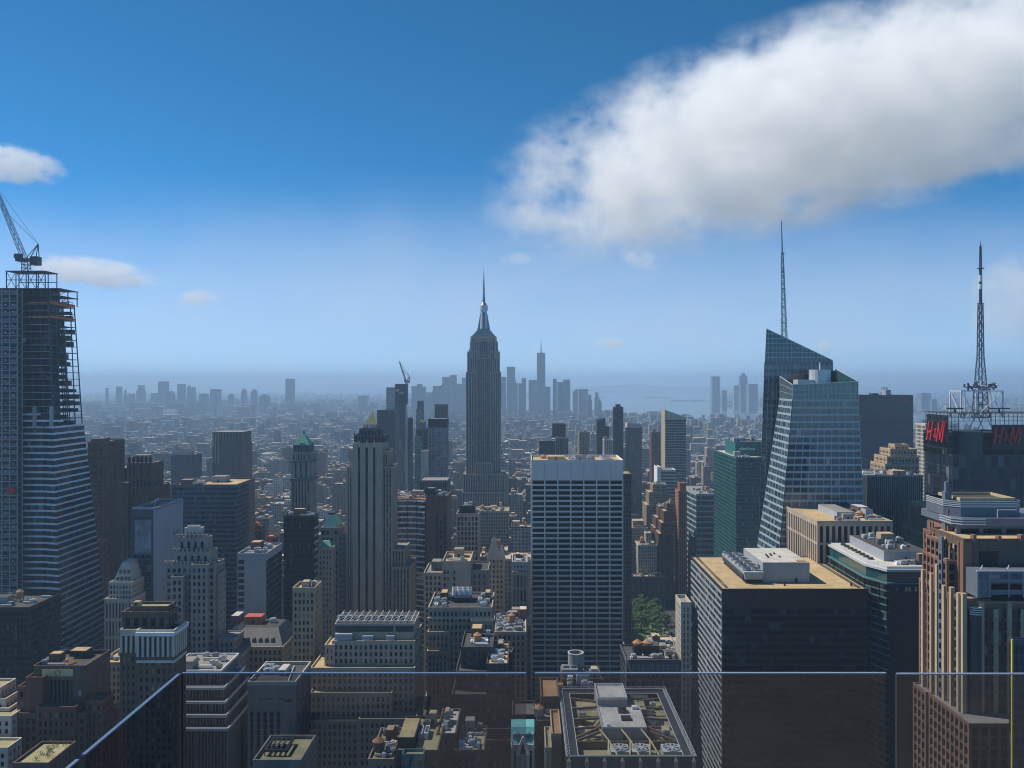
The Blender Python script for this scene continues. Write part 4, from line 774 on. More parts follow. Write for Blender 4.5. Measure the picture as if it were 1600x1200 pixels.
b.clutter((r_[0], X(705, 480), 471, 503, zt), 7, 19, 0); b.clutter((X(742, 480), r_[1], 471, 503, zt), 5, 20, 0); b.done()
b = Bld('cluttered_roof_block', 'stone block with a jumble of roof plant, left of the white grid tower', 1110); r_ = b.tier(769, 822, 990, 510, 44, ST('limestone', 2.8, 3.8, 1.3, 1.5, proud=.5, roof='roof_grey', pmat='pale_stone')); b.clutter(r_, 22, 23, 1, .8); b.bulkhead(X(812, 540), X(823, 540), 538, 546, r_[4], 7, 'terracotta', 'roof_pale'); b.clutter(r_, 10, 27, 0, .6); b.done()
b = Bld('maroon_setback_block', 'dark maroon brick setback block with a round orange rooftop tank, centre foreground', 1200)
Mr = ST('brick_dark', 2.7, 3.7, 1.3, 1.7, proud=.35, roof='roof_dark', parapet=1.)
r_ = b.tier(720, 770, 1014, 405, 26, Mr); b.tier(760, 794, 1040, 395, 34, dict(Mr, roof='roof_tan')); zz = b.lastz; b.tier(712, 800, 1052, 398, 36, Mr); b.tier(760, 792, 1060, 391, 5, Mr); b.tier(706, 796, 1088, 390, 40, Mr); b.tier(759, 797, 1142, 384, 8, Mr); b.tier(704, 798, 1160, 380, 10, Mr)
b.tank(X(746, 415), 415, r_[4], 2., 2.6, 1.2, 'wood_tank'); b.clutter((X(762, 400), X(793, 400), 396, 428, zz), 9, 24, 0, .8); b.clutter(r_, 4, 25, 0); b.done()
b = Bld('tilted_roof_block', 'block with an olive roof crowded with a sunken bulkhead and blue-white plant, bottom centre', 1200)
r_ = b.tier(616, 684, 1176, 322, 33, ST('brick_brown', 3, 3.6, 1.4, 1.5, roof='roof_olive', parapet=1.)); zt = r_[4]; b.bulkhead(X(624, 330), X(650, 330), 326, 345, zt, 4, 'brick_dark', 'roof_tan')
for k in range(2): b.one('air_handler', 'white_metal').box(X(655 + k * 9, 338), X(661 + k * 9, 338), 334, 342, zt + .1, zt + 2.4); b.sub('air_intake', 'glass_blue').box(X(656 + k * 9, 338), X(660 + k * 9, 338), 335, 341, zt + 2.4, zt + 2.5)
b.clutter((X(655, 345), r_[1], 343, 354, zt), 6, 33, 0, .7); b.tier(628, 662, 1183, 316, 5, ST('teal_spandrel', 3, 3.6, .5, 1, 'glass_teal', roof='roof_olive')); b.tier(682, 712, 1150, 338, 26, ST('brick_brown', 3, 3.6, 1.4, 1.5, roof='roof_pale')); b.clutter((X(684, 345), X(709, 345), 340, 362, b.lastz), 7, 34, 0, .6); b.done()
b = Bld('tank_roof_block', 'low sunlit roof with a dark conical water tank, beside the olive-roofed block at the bottom', 1200); r_ = b.tier(575, 618, 1190, 330, 30, ST('tan_stone', 3, 3.6, 1.4, 1.5, roof='roof_olive')); b.tank(X(591, 336), 337, r_[4], 2.4, 3.2, 2, 'brown_stone'); b.clutter(r_, 9, 35, 0, .7); b.done()
b = Bld('boxy_roof_block', 'yellowish roof with small blue hatch, bottom, in front of the maroon setback block', 1200); r_ = b.tier(710, 757, 1176, 335, 24, ST('brick_dark', 3, 3.6, 1.4, 1.5, roof='roof_olive')); b.clutter(r_, 9, 36, 0, .6); b.one('hatch', 'blue_panel').box(X(742, 340), X(749, 340), 339, 342, r_[4] + .1, r_[4] + 1.6); b.done()
b = Bld('gothic_gable_church', 'small grey gothic building with teal arcaded roof and pointed gable window at the bottom centre', 1200)
d = 345.; b.tier(798, 836, 1168, d, 20, ST('grey_stone', 2.6, 9, 1.3, 1.5, proud=.8, roof='roof_dark')); z0 = b.lastz; x0, x1 = X(798, d), X(836, d); xm = (x0 + x1) / 2
b.part('copper_roof', 'teal_copper').loft([(x0, d + .5, z0), (x1, d + .5, z0), (x1, d + 18, z0), (x0, d + 18, z0)], [(x0, d + 6, z0 + 6), (x1, d + 6, z0 + 6), (x1, d + 14, z0 + 6), (x0, d + 14, z0 + 6)])
for k in range(6): b.one('roof_light', 'glass_sky').box(x0 + .8 + k * 1.55, x0 + 1.7 + k * 1.55, d + 2.6, d + 4.6, z0 + 2.6, z0 + 4.4)
b.one('gable', 'pale_stone').loft([(xm - 3, d - .4, z0 - 3), (xm + 3, d - .4, z0 - 3), (xm + 3, d + .8, z0 - 3), (xm - 3, d + .8, z0 - 3)], [(xm - .3, d - .4, z0 + 4.2), (xm + .3, d - .4, z0 + 4.2), (xm + .3, d + .8, z0 + 4.2), (xm - .3, d + .8, z0 + 4.2)]); b.sub('gothic_window', 'glass_black').loft([(xm - 1.2, d - .55, z0 - 2.6), (xm + 1.2, d - .55, z0 - 2.6), (xm + 1.2, d - .3, z0 - 2.6), (xm - 1.2, d - .3, z0 - 2.6)], [(xm - .2, d - .55, z0 + 2), (xm + .2, d - .55, z0 + 2), (xm + .2, d - .3, z0 + 2), (xm - .2, d - .3, z0 + 2)])
for k in (0, 5): b.one('pinnacle', 'pale_stone').cyl(x0 + .6 + k * 1.75, d, .5, .05, z0, z0 + 3.5, 6)
b.tier(800, 836, 1120, 372, 16, ST('brick_dark', 3, 3.7, 1.4, 1.5, roof='roof_dark')); b.done()

# white grid tower
b = Bld('white_grid_tower', 'broad white office tower gridded with wide dark windows under a blank top band', 1078)
d = 620.; zt = Z(722, d); zb = Z(748, d)
b.tier(830, 974, 748, d, 44, ST('travertine', 9.6, 3.93, .95, 1.25, 'glass_black', proud=.9, roof=None, parapet=0)); r_ = b.tier(830, 974, 722, d - .05, 44.2, ST('travertine', blank=True, roof='roof_tan', parapet=1.6), zb=zb)
for k in range(8): x = r_[0] + k * (r_[1] - r_[0]) / 7; b.one('joint', 'grey_stone').box(max(x - .12, r_[0] + .02), min(x + .12, r_[1] - .02), d - .12, d + .1, zb + .1, zt - .5)
b.bulkhead(X(855, 640), X(882, 640), 636, 648, zt, 2.6, 'buff', 'roof_tan'); b.tank(X(849, 650), 650, zt - 1, 2.4, 1.4, 1.2); b.one('fan_drum', 'pale_metal').cyl(X(946, 642), 642, 4.6, 4.6, zt, zt + 2.4, 24); b.sub('fan_well', 'louver').cyl(X(946, 642), 642, 3.8, 3.8, zt + 2.4, zt + 2.5, 24)
b.clutter((X(885, 640), X(932, 640), 623, 660, zt), 8, 41, 0); b.done()
b = Bld('dark_grid_office', 'slim dark grid office showing just right of the white grid tower', 940); r_ = b.tier(972, 987, 742, 760, 30, ST('dark_stone', 2.6, 3.8, .7, 1.4, 'glass_navy', roof='roof_olive')); b.done()
# ================================================================ foreground rooftops, right of centre
b = Bld('rooftop_plant_building', 'nearest roof with railed steel frame, rusty braces and three big fans, bottom centre', 1200)
d = 318.; zt = Z(1182, d); x0, x1, y0, y1 = X(885, d), X(1088, d), d, 388.; b.grow(x0, x1, y0, y1)
zr = zt - 3.4
b.part('wall', 'brown_stone').box(x0 + .5, x1 - .5, y0 + .5, y1, 0, zr - .5)
for k in range(8):
    x = x0 + 1 + k * (x1 - x0 - 2) / 7; p_ = b.one('pier', 'buff'); p_.box(x - .7, x + .7, y0 - 1.1, y0 + .6, 0, zt - 1.4); p_.loft([(x - .7, y0 - 1.1, zt - 1.4), (x + .7, y0 - 1.1, zt - 1.4), (x + .7, y0 - .02, zt - 1.4), (x - .7, y0 - .02, zt - 1.4)], [(x - .12, y0 - .4, zt - .2), (x + .12, y0 - .4, zt - .2), (x + .12, y0 - .02, zt - .2), (x - .12, y0 - .02, zt - .2)])
    if k < 7:
        for q in range(6): b.wins.append(((x + 3.35, y0 + .45, zt - 6.5 - q * 4.6), 0., 4.6, 4.0, 'glass_dark'))
b.part('roof', 'roof_olive').box(x0 + 1.2, x1 - 1.2, y0 + 1.2, y1 - 1.2, zr - .5, zr)
b.part('parapet', 'dark_metal').ring(x0, x1, y0, y1, zr - .6, zt, 1.1)
wk = b.part('walkway', 'dark_metal'); wk.box(x0 + 1.1, x0 + 4.6, y0 + 1.1, y1 - 1.1, zt - .7, zt - .35); wk.box(x1 - 4.6, x1 - 1.1, y0 + 1.1, y1 - 1.1, zt - .7, zt - .35); wk.box(x0 + 4.6, x1 - 4.6, y1 - 5, y1 - 1.1, zt - .7, zt - .35)
cb = b.part('coping', 'pale_metal'); cb.ring(x0 - .15, x1 + .15, y0 - .15, y1 + .15, zt, zt + .22, .35); cb.ring(x0 + 4.4, x1 - 4.4, y0 + 1.2, y1 - 4.8, zt - .32, zt - .1, .3)
rl = b.part('railing', 'pale_metal'); n = 26
for k in range(n + 1):
    y = y0 + .4 + k * (y1 - y0 - .8) / n
    for x, s_ in ((x0 + .35, 1), (x1 - .35, -1)):
        rl.bar((x, y, zt), (x, y, zt + 1.3), .16)
        if k < n: yn = y + (y1 - y0 - .8) / n; rl.bar((x, y, zt + .2), (x + s_ * 1.1, yn, zt + .2), .3); rl.bar((x + s_ * 1.1, y, zt + .2), (x + s_ * 1.1, yn, zt + .2), .2); rl.bar((x, y, zt + 1.3), (x, yn, zt + 1.3), .14)
for k in range(21): x = x0 + .4 + k * (x1 - x0 - .8) / 20; rl.bar((x, y1 - .4, zt), (x, y1 - .4, zt + 1.3), .14)
rl.bar((x0, y1 - .4, zt + 1.3), (x1, y1 - .4, zt + 1.3), .14); rl.bar((x0, y1 - .4, zt + .7), (x1, y1 - .4, zt + .7), .1)
# central penthouse with a higher rear part
cx0, cx1 = X(941, 341), X(1010, 341)
b.bulkhead(cx0, cx1, 340, 363, zr, 5.0, 'concrete', 'roof_pale'); b.one('penthouse', 'concrete').box(cx0 + .05, X(980, 363), 363.02, 380, zr, zr + 8); b.sub('penthouse_roof', 'roof_pale').box(cx0 + .7, X(980, 363) - .6, 363.7, 379.4, zr + 8, zr + 8.1); b.sub('penthouse_parapet', 'pale_metal').ring(cx0, X(980, 363) + .1, 363, 380.1, zr + 7.9, zr + 8.9, .4)
b.bulkhead(X(981, 364), X(1010, 364), 363.05, 374, zr, 3.6, 'tan_stone', 'roof_olive'); b.bulkhead(X(985, 380), X(1012, 380), 376, 381, zr, 3.4, 'dark_metal', 'roof_dark')
pt_ = b.one('penthouse_edge', 'pale_metal'); pt_.ring(cx0 - .1, cx1 + .1, 339.9, 363, zr + 5.0, zr + 5.5, .35)
v_ = b.one('vent_blower', 'dark_metal'); v_.box(X(966, 356), X(979, 356), 355, 359, zr + 5.1, zr + 6.4); v_.cyl(X(972, 356), 357, 1.5, 1.5, zr + 6.4, zr + 7.6, 14)
b.one('skylight', 'black_metal').box(X(971, 348), X(986, 348), 347, 350.6, zr + 5.1, zr + 6.1); b.one('vent_box', 'white_metal').box(X(948, 342), X(952, 342), 341.4, 342.6, zr + 5.1, zr + 6.2); b.one('vent_box', 'white_metal').box(X(988, 359), X(996, 359), 359, 361.4, zr + 5.1, zr + 6.3)
for (yo, yi) in ((333, 341), (336, 345), (345, 345), (354, 354), (366, 366), (378, 372)):
    b.one('brace', 'rust_steel').bar((x0 + 4.4, yo, zt - .6), (cx0, yi, zr + 3.6), .85); b.one('brace', 'rust_steel').bar((x1 - 4.4, yo, zt - .6), (cx1, yi, zr + 3.6), .85)
for k in range(3): b.one('brace', 'rust_steel').bar((cx0 - 6 + k, 340 + k * 6, zr + .3), (cx0, 345 + k * 6, zr + 3.4), .6); b.one('brace', 'rust_steel').bar((cx1 + 6 - k, 340 + k * 6, zr + .3), (cx1, 345 + k * 6, zr + 3.4), .6)
b.part('trough_wall', 'brown_stone').box(x0 + 4.6, x1 - 4.6, 332.2, 333., zr, zr + 3.0)
for px in (968, 1001, 1049): b.fan_unit(X(px, 326), 326.2, zr + .1, 7.2, 3.0, 'pale_metal')
for px in (950, 984, 1015): b.one('front_strut', 'yellow_stone').bar((X(px, 320), 319.6, zt - .2), (X(px + 1, 332), 332.6, zr + 3.4), .5); b.one('front_strut', 'yellow_stone').bar((X(px + 1, 332), 332.6, zr + 3.4), (X(px - 13, 339), 339.6, zr + 4.8), .45); b.one('front_strut', 'yellow_stone').bar((X(px + 1, 332), 332.6, zr + 3.4), (X(px + 14, 321), 319.6, zt - .2), .45)
for px in (1000, 1036): b.one('aerial', 'pale_metal').bar((X(px, 387), 387, zt), (X(px, 387), 387, zt + 5), .16)
b.clutter((x0 + 5, cx0 - 1, 335, 380, zr), 4, 51, 0, .6); b.clutter((cx1 + 1, x1 - 5, 335, 380, zr), 5, 52, 0, .6)
reg(b, 876, 1088, 1075, d); b.done()
b = Bld('brown_roof_annex', 'brown-roofed annex with plant boxes, left of the railed roof with three big fans', 1200)
r_ = b.tier(845, 874, 1092, 372, 24, ST('brown_stone', 3, 4, 1.6, 1.4, roof='roof_brown')); zt = r_[4]; b.tier(846, 880, 1076, 391, 8, ST('terracotta', blank=True, roof='roof_brown', parapet=.3)); b.tier(862, 877, 1150, 342, 25, ST('buff', 2.2, 30, 1.2, 1, roof='roof_brown')); b.tier(852, 862, 1172, 332, 20, ST('limestone', 2.2, 30, 1.2, 1, roof='roof_olive'))
b.tier(838, 862, 1130, 362, 20, ST('brick_dark', 3, 4, 1.6, 1.4)); b.tank(X(842, 368), 368, b.lastz, 2.2, 3.4, 1, 'steel'); b.fan_unit(X(857, 372), 373, Z(1130, 362), 2.6)
b.clutter((X(880, 395), X(935, 395), 388, 402, zt - 2), 2, 53, 0, .6); b.done()
b = Bld('plant_roof_block', 'block carrying louvred plant and pale pipework behind the railed roof with three big fans', 1075); r_ = b.tier(878, 940, 1064, 400, 18, ST('brown_stone', 3, 4, 1.6, 1.4, roof='roof_grey')); zt = r_[4]
b.one('cooling_tower', 'louver_grey').box(X(878, 402), X(903, 402), 402, 410, zt, zt + 4.6); b.sub('fan_well', 'black_metal').cyl(X(885, 406), 406, 1.6, 1.6, zt + 4.6, zt + 4.7, 16); b.sub('fan_well', 'black_metal').cyl(X(897, 406), 406, 1.6, 1.6, zt + 4.6, zt + 4.7, 16)
b.clutter((X(906, 404), X(939, 404), 401, 416, zt), 9, 54, 0, .5); b.duct((X(935, 404), 404, zt + 2), (X(942, 402), 402, zt - .4), .9, 'yellow_stone'); b.done()
# the round open tank
TX, TY = X(899.5, 412), 412.; zt0 = Z(1066, 400); zt1 = Z(1020, 412)
e = empty('round_tank_enclosure', (TX, TY, zt0), 'tall open grey cylinder hiding a cone-roofed water tank, in front of the white grid tower', 'tank enclosure'); o = (TX, TY, zt0)
m = MB(); n = 28; R0, R1 = 3.3, 3.75
for k in range(n):
    a, c = 2 * math.pi * k / n, 2 * math.pi * (k + 1) / n
    m.loft([(TX + q * math.cos(t), TY + q * math.sin(t), zt0) for q, t in ((R0, a), (R1, a), (R1, c), (R0, c))], [(TX + q * math.cos(t), TY + q * math.sin(t), zt1) for q, t in ((R0, a), (R1, a), (R1, c), (R0, c))])
m.build('drum', 'grey_stone', e, o); MB().cyl(TX, TY, 3.0, .1, zt1 - 3.2, zt1 - 1.0, 24).build('cone_roof', 'wood_tank', e, o); MB().cyl(TX, TY, 2.9, 2.9, zt0, zt1 - 3.2, 20).build('inner_tank', 'wood_tank', e, o)
m = MB()
for k in range(n):
    a, c = 2 * math.pi * k / n, 2 * math.pi * (k + 1) / n
    m.loft([(TX + q * math.cos(t), TY + q * math.sin(t), zt1) for q, t in ((R0 - .1, a), (R1 + .15, a), (R1 + .15, c), (R0 - .1, c))], [(TX + q * math.cos(t), TY + q * math.sin(t), zt1 + .35) for q, t in ((R0 - .1, a), (R1 + .15, a), (R1 + .15, c), (R0 - .1, c))])
m.build('rim', 'pale_metal', e, o)
b = Bld('twin_tank_block', 'dark block with twin orange-capped tanks on its roof, below the park', 1075); r_ = b.tier(978, 1063, 1034, 500, 30, ST('dark_stone', 3, 5, .6, 1.6, 'glass_black', roof='roof_dark', parapet=1.2)); zt = r_[4]
b.one('screen_wall', 'louver_grey').box(r_[0] + .3, r_[1] - .3, 500.2, 501, zt - 7, zt + .2); b.bulkhead(X(990, 515), X(1030, 515), 512, 522, zt, 5.4, 'black_metal', 'roof_dark')
for px in (996, 1011): b.tank(X(px, 516), 516, zt + 5.5, 2.8, .8, .3)
b.clutter((X(1030, 515), X(1060, 515), 504, 528, zt), 7, 55, 0, .8); b.clutter((X(980, 505), X(1058, 505), 502, 511, zt), 10, 56, 0, .5); m = b.one('guy_post', 'pale_metal'); m.bar((X(976, 505), 499, zt - 14), (X(977, 505), 499, zt + 6), .5); m.bar((X(976, 505), 499, zt + 5), (X(985, 505), 499, zt - 8), .4); b.done()
b = Bld('white_fin_slab', 'narrow white slab with punched slots pressed against the black flat-topped office', 1100); r_ = b.tier(1064, 1080, 946, 500, 18, ST('pale_stone', 2.8, 3.7, 1.5, 1.2, roof='roof_grey', parapet=2)); b.done()
# black office with the tan roof
b = Bld('black_office_tower', 'large black glass office block with a sunlit tan roof, white penthouse and cooling towers', 1200)
d = 437.; Kz = ST('black_metal', 1.55, 3.86, .14, .95, 'glass_black', proud=.22, spmat='bronze', roof='roof_tan', parapet=.5, pmat='bronze')
x0, x1, y0, y1, zt = X(1128, d), X(1356, d), d, d + 81, Z(921, d); b.grow(x0, x1, y0, y1); b.part('wall', 'black_metal').box(x0 + .25, x1, y0 + .25, y1, 0, zt - .4)
W = b.part('mullion', 'black_metal'); nb = 50; bw = (x1 - x0) / nb
for i in range(nb + 1): W.box(x0 + i * bw - .09, x0 + i * bw + .09, y0 - .03, y0 + .3, 0, zt - 9)
P = b.part('spandrel', 'bronze')
nf = 40; fh = (zt - 9) / nf
for k in range(nf): P.box(x0 + .05, x1 - .02, y0 + .1, y0 + .32, (k + 1) * fh - 1.2, (k + 1) * fh)
for k in range(nf):
    for i in range(25): b.wins.append(((x0 + (i + .5) * 2 * bw, y0 + .2, k * fh + (fh - 1.2) / 2), 0., 2 * bw - .2, fh - 1.2, 'glass_black'))
P2 = b.part('side_band', 'grey_panel'); G2 = b.part('side_glazing', 'glass_dark')
for k in range(nf + 2):
    P2.box(x0 - .25, x0 + .3, y0 + .05, y1, (k + 1) * fh - 1.05, (k + 1) * fh)
    for q in range(27): G2.box(x0 + .02, x0 + .26, y0 + .2 + q * 3, y0 + 2.9 + q * 3, k * fh + .05, (k + 1) * fh - 1.1)
for q in range(28): P2.box(x0 - .12, x0 + .28, y0 + q * 2.98 + .1, y0 + q * 2.98 + .3, 0, zt - 2)
b.part('frieze', 'bronze').box(x0, x1, y0 - .02, y0 + .5, zt - 9, zt); b.part('roof', 'roof_tan').box(x0 + .8, x1 - .8, y0 + .8, y1 - .8, zt - .4, zt); b.part('parapet', 'bronze').ring(x0 - .1, x1 + .1, y0 - .1, y1 + .1, zt - .42, zt + .35, .7)
wr = b.one('window_rail', 'dark_metal', 'rail for the window-cleaning rig')
for xx in (x1 - 2.6, x1 - 4.2, x0 + 2.6, x0 + 3.8): wr.bar((xx, y0 + 3, zt + .35), (xx, y1 - 3, zt + .35), .22)
for k in range(30): wr.box(x1 - 4.3, x1 - 2.5, y0 + 3 + k * 2.6, y0 + 3.2 + k * 2.6, zt, zt + .3); wr.box(x0 + 2.5, x0 + 3.9, y0 + 3 + k * 2.6, y0 + 3.2 + k * 2.6, zt, zt + .3)
px0_, px1_, py0_, py1_ = X(1192, 452), X(1265, 452), 452, 492
b.one('penthouse', 'grey_panel').box(px0_, px1_, py0_, py1_, zt, zt + 10.6); b.sub('penthouse_roof', 'roof_pale').box(px0_ + .4, px1_ - .4, py0_ + .4, py1_ - .4, zt + 10.6, zt + 10.75); b.sub('roof_hatch', 'roof_brown').box(px1_ - 6, px1_ - 1, py0_ + 1.5, py0_ + 6, zt + 10.75, zt + 11); b.sub('door', 'black_metal').box(px1_ - 8, px1_ - 6.4, py0_ - .06, py0_ + .1, zt + .1, zt + 2.4); b.sub('louver', 'louver').box(px0_ - .06, px0_ + .1, py0_ + 5, py0_ + 10, zt + 5, zt + 8)
for k in range(7): b.sub('roof_vent', 'dark_metal').box(px0_ + 6 + (k * 3.1) % 9, px0_ + 6.9 + (k * 3.1) % 9, py0_ + 12 + (k * 5) % 12, py0_ + 13 + (k * 5) % 12, zt + 10.75, zt + 11.5)
ct0, ct1, cy0, cy1 = X(1158, 455), X(1189, 455), 449, 500; ctm = b.one('cooling_tower', 'grey_panel'); ctm.loft([(ct0 + .8, cy0 + .5, zt + 2.2), (ct1 - .8, cy0 + .5, zt + 2.2), (ct1 - .8, cy1 - .5, zt + 2.2), (ct0 + .8, cy1 - .5, zt + 2.2)], [(ct0, cy0, zt + 6.2), (ct1, cy0, zt + 6.2), (ct1, cy1, zt + 6.2), (ct0, cy1, zt + 6.2)])
b.sub('louver_side', 'louver').box(ct0 - .02, ct0 + .6, cy0 + 2, cy1 - 2, zt + 2.4, zt + 4.6); lg = b.sub('frame_leg', 'dark_metal')
for k in range(9):
    for xx in (ct0 + 1.2, ct1 - 1.2): lg.box(xx - .2, xx + .2, cy0 + 1 + k * 6, cy0 + 1.4 + k * 6, zt, zt + 2.2)
lg.box(ct0 + .8, ct1 - .8, cy0 + 1, cy1 - 1, zt + .8, zt + 1.2)
for k in range(6):
    for q in (0, 1):
        xx, yy = ct0 + 2.7 + q * 5.2, cy0 + 5 + k * 8.2; b.sub('fan_stack', 'steel').cyl(xx, yy, 2.35, 2.1, zt + 6.2, zt + 7.5, 18); b.sub('fan_well', 'black_metal').cyl(xx, yy, 1.9, 1.9, zt + 7.5, zt + 7.56, 18)
    b.sub('catwalk', 'pale_metal').bar((ct0 + .4, cy0 + 8.8 + k * 8.2, zt + 7.2), (ct1 - .4, cy0 + 1.2 + k * 8.2, zt + 7.2), .35)
for xx, yy in ((X(1226, 445), 445), (X(1330, 444), 444)): b.one('roof_vent', 'black_metal').box(xx - .4, xx + .4, yy - .4, yy + .4, zt, zt + 1.9)
reg(b, 1080, 1356, 870, d); b.done()
# cut-corner dark tower
b = Bld('cut_corner_tower', 'cut-cornered dark tower with white roof rim, right of the black flat-topped office', 1200)
d = 430.; xa, xb, xc_, zt = X(1368, d + 4), X(1389, d), X(1460, d), Z(893, d); y1 = 500.
lo = [(xa - 1.5, d + 14), (xb - 1, d + .2), (xc_, d), (xc_ + 8, d + 8), (xc_ + 8, y1), (xa - 1.5, y1)]
curtain(b, lo, lo, 0, zt - 6, 3.6, .75, 'glass_black', 'teal_spandrel', bay=2.2, vis=(0, 1, 5), proud=.1, mull=('black_metal', 6))
fr = b.part('front_shaft', 'black_metal'); fr.box(xb, xc_, d - .2, d + .3, 0, zt - 6)
for k in range(9): b.wins.append(((X(1401 + k * 5, d), d - .25, zt - 9), 0., 1.0, 2.1, 'yellow_stone' if k in (3, 4, 6) else 'glass_navy'))
for k in range(5): b.wins.append(((X(1404 + k * 8, d), d - .25, zt - 14), 0., 1.3, .8, 'glass_navy'))
def scl(p, s_): cx2 = sum(q[0] for q in p) / len(p); cy2 = sum(q[1] for q in p) / len(p); return [(cx2 + (x - cx2) * s_, cy2 + (y - cy2) * s_) for x, y in p]
b.part('gallery', 'glass_teal').prism(scl(lo, .95), zt - 6, zt); b.one('rim', 'teal_spandrel').prism(scl(lo, 1.02), zt - 6.4, zt - 5.8); b.one('rim', 'pale_metal').prism(scl(lo, 1.0), zt - .2, zt + 1.0); b.one('rim', 'pale_metal').prism(scl(lo, .93), zt + 1.0, zt + 2.0); b.part('roof', 'roof_pale').prism(scl(lo, .9), zt + 2.0, zt + 2.1)
for k in range(8): b.one('roof_fan', 'dark_metal').cyl(xa + 4, d + 20 + k * 5.5, 1.6, 1.4, zt + 2.1, zt + 3.2, 16)
b.bulkhead(xa + 9, xc_ + 4, d + 15, y1 - 8, zt + 2.1, 5.2, 'grey_panel', 'roof_dark'); b.clutter((xa + 10, xc_ + 3, d + 17, y1 - 10, zt + 7.4), 9, 61, 0, .8); b.clutter((xa + 10, xc_ + 3, d + 4, d + 14, zt + 2.1), 6, 62, 0, .6); reg(b, 1323, 1455, 862, d); b.done()
# striped pier block
b = Bld('stone_pier_block', 'square stone-piered block with tall dark window slots and two orange tanks on its roof', 1010)
r_ = b.tier(1277, 1395, 848, 500, 62, ST('limestone', 3.7, 16.5, 1.45, 1.2, 'glass_black', proud=1., roof=None, parapet=0)); z0 = b.lastz; r_ = b.tier(1277, 1395, 817, 500, 62, ST('limestone', 3.7, 11.7, 1.45, 2., 'glass_black', proud=1., roof='roof_tan', parapet=1.2), zb=z0); zt = r_[4]
for px in (1327, 1343): b.tank(X(px, 520), 520, zt + .5, 2.3, 1.2, 1.2)
b.bulkhead(X(1285, 540), X(1312, 540), 515, 548, zt, 4, 'grey_panel', 'roof_grey'); b.bulkhead(X(1334, 540), X(1350, 540), 532, 552, zt, 4.5, 'dark_stone', 'roof_pale'); b.clutter((X(1350, 510), r_[1], 503, 558, zt), 8, 63, 0); b.clutter((X(1300, 510), X(1350, 505), 503, 512, zt), 6, 64, 0, .6); reg(b, 1242, 1395, 795, 500); b.done()
# the faceted glass tower with spire
b = Bld('faceted_glass_tower', 'faceted blue-green glass skyscraper with a slanted crystalline top and lattice spire', 950)
d = 560.; zA = 151.; k_ = lambda z: (z - zA) / (262 - zA)
def bo(z): t = k_(z); return [(X(1218 + 23 * t, d), d), (X(1352 - 13 * t, d), d), (X(1352 - 13 * t, d) + 1.5, d + 44), (X(1186 + 34 * t, d + 44), d + 44 - 4 * t)]
Zt = 251.; curtain(b, bo(0), bo(Zt), 0, Zt, 4.75, 1.45, 'glass_blue', 'bofa_spandrel', bay=2.6, vis=(0, 3), proud=.3, mull=('bofa_spandrel', 7.8), mw=.2)
# glass screen around the front roof
pA, pB, pC, pD = bo(Zt); sc_ = b.one('roof_screen', 'glass_teal'); zl = [Z(601, d), Z(596, d), Z(577, d + 44), Z(588, d + 44)]
for (p, q, za, zb) in ((pA, pB, zl[0], zl[1]), (pB, pC, zl[1], zl[2]), (pC, pD, zl[2] - 1, zl[3]), (pD, pA, zl[3], zl[0])):
    nx, ny = q[1] - p[1], p[0] - q[0]; l = math.hypot(nx, ny); nx, ny = nx / l * .3, ny / l * .3
    sc_.loft([(p[0], p[1], Zt), (q[0], q[1], Zt), (q[0] - nx, q[1] - ny, Zt), (p[0] - nx, p[1] - ny, Zt)], [(p[0], p[1], za), (q[0], q[1], zb), (q[0] - nx, q[1] - ny, zb), (p[0] - nx, p[1] - ny, za)])
    bb = b.part('screen_frame', 'pale_metal'); bb.bar((p[0] + nx, p[1] + ny, za), (q[0] + nx, q[1] + ny, zb), .45); n = max(3, round(l / 2.6))
    for j in range(n + 1): t = j / n; bb.bar((p[0] + (q[0] - p[0]) * t + nx, p[1] + (q[1] - p[1]) * t + ny, Zt), (p[0] + (q[0] - p[0]) * t + nx, p[1] + (q[1] - p[1]) * t + ny, za + (zb - za) * t), .16)
    for h in (.33, .66): bb.bar((p[0] + nx, p[1] + ny, Zt + (za - Zt) * h), (q[0] + nx, q[1] + ny, Zt + (zb - Zt) * h), .16)
b.part('roof', 'roof_grey').prism([(pA[0] + 1, pA[1] + 1), (pB[0] - 1, pB[1] + 1), (pC[0] - 1, pC[1] - 1), (pD[0] + 1, pD[1] - 1)], Zt, Zt + .3)
b.one('cooling_drum', 'pale_metal').cyl(X(1281, 585), 585, 7.2, 7.2, Zt, Zt + 20, 24); b.sub('vent_stack', 'white_metal').cyl(X(1281, 585), 585, .5, .4, Zt + 20, Zt + 25, 8); b.bulkhead(X(1243, 585), X(1268, 585), 580, 590, Zt, 13, 'pale_metal', 'roof_pale'); b.clutter((X(1290, 575), X(1332, 575), 566, 596, Zt + 5), 5, 65, 0)
# rear volume with the slanted top
d2 = 606.
def br_(z): t = k_(z); return [(X(1186 + 8 * t, d2), d2), (X(1302 - 1 * t, d2), d2), (X(1302, d2), d2 + 24), (X(1188 + 8 * t, d2 + 24), d2 + 24)]
zs_ = Z(566, d2); curtain(b, br_(0), br_(zs_), 0, zs_, 5., 1.7, 'glass_blue', 'dark_spandrel', bay=2.6, vis=(0, 3), proud=.25, mull=('bofa_spandrel', 3.6), mw=.14)
q0, q1, q2, q3 = br_(zs_); zl_, zr_ = Z(514, d2), zs_ + 1.2
cr_ = b.one('slanted_crown', 'glass_teal'); cr_.loft([(q0[0], q0[1], zs_), (q1[0], q1[1], zs_), (q2[0], q2[1], zs_), (q3[0], q3[1], zs_)], [(q0[0] + 1.2, q0[1], zl_), (q1[0], q1[1], zr_), (q2[0], q2[1], zr_), (q3[0] + 1.2, q3[1], zl_)])
cf = b.part('screen_frame', 'bofa_spandrel'); n = 18
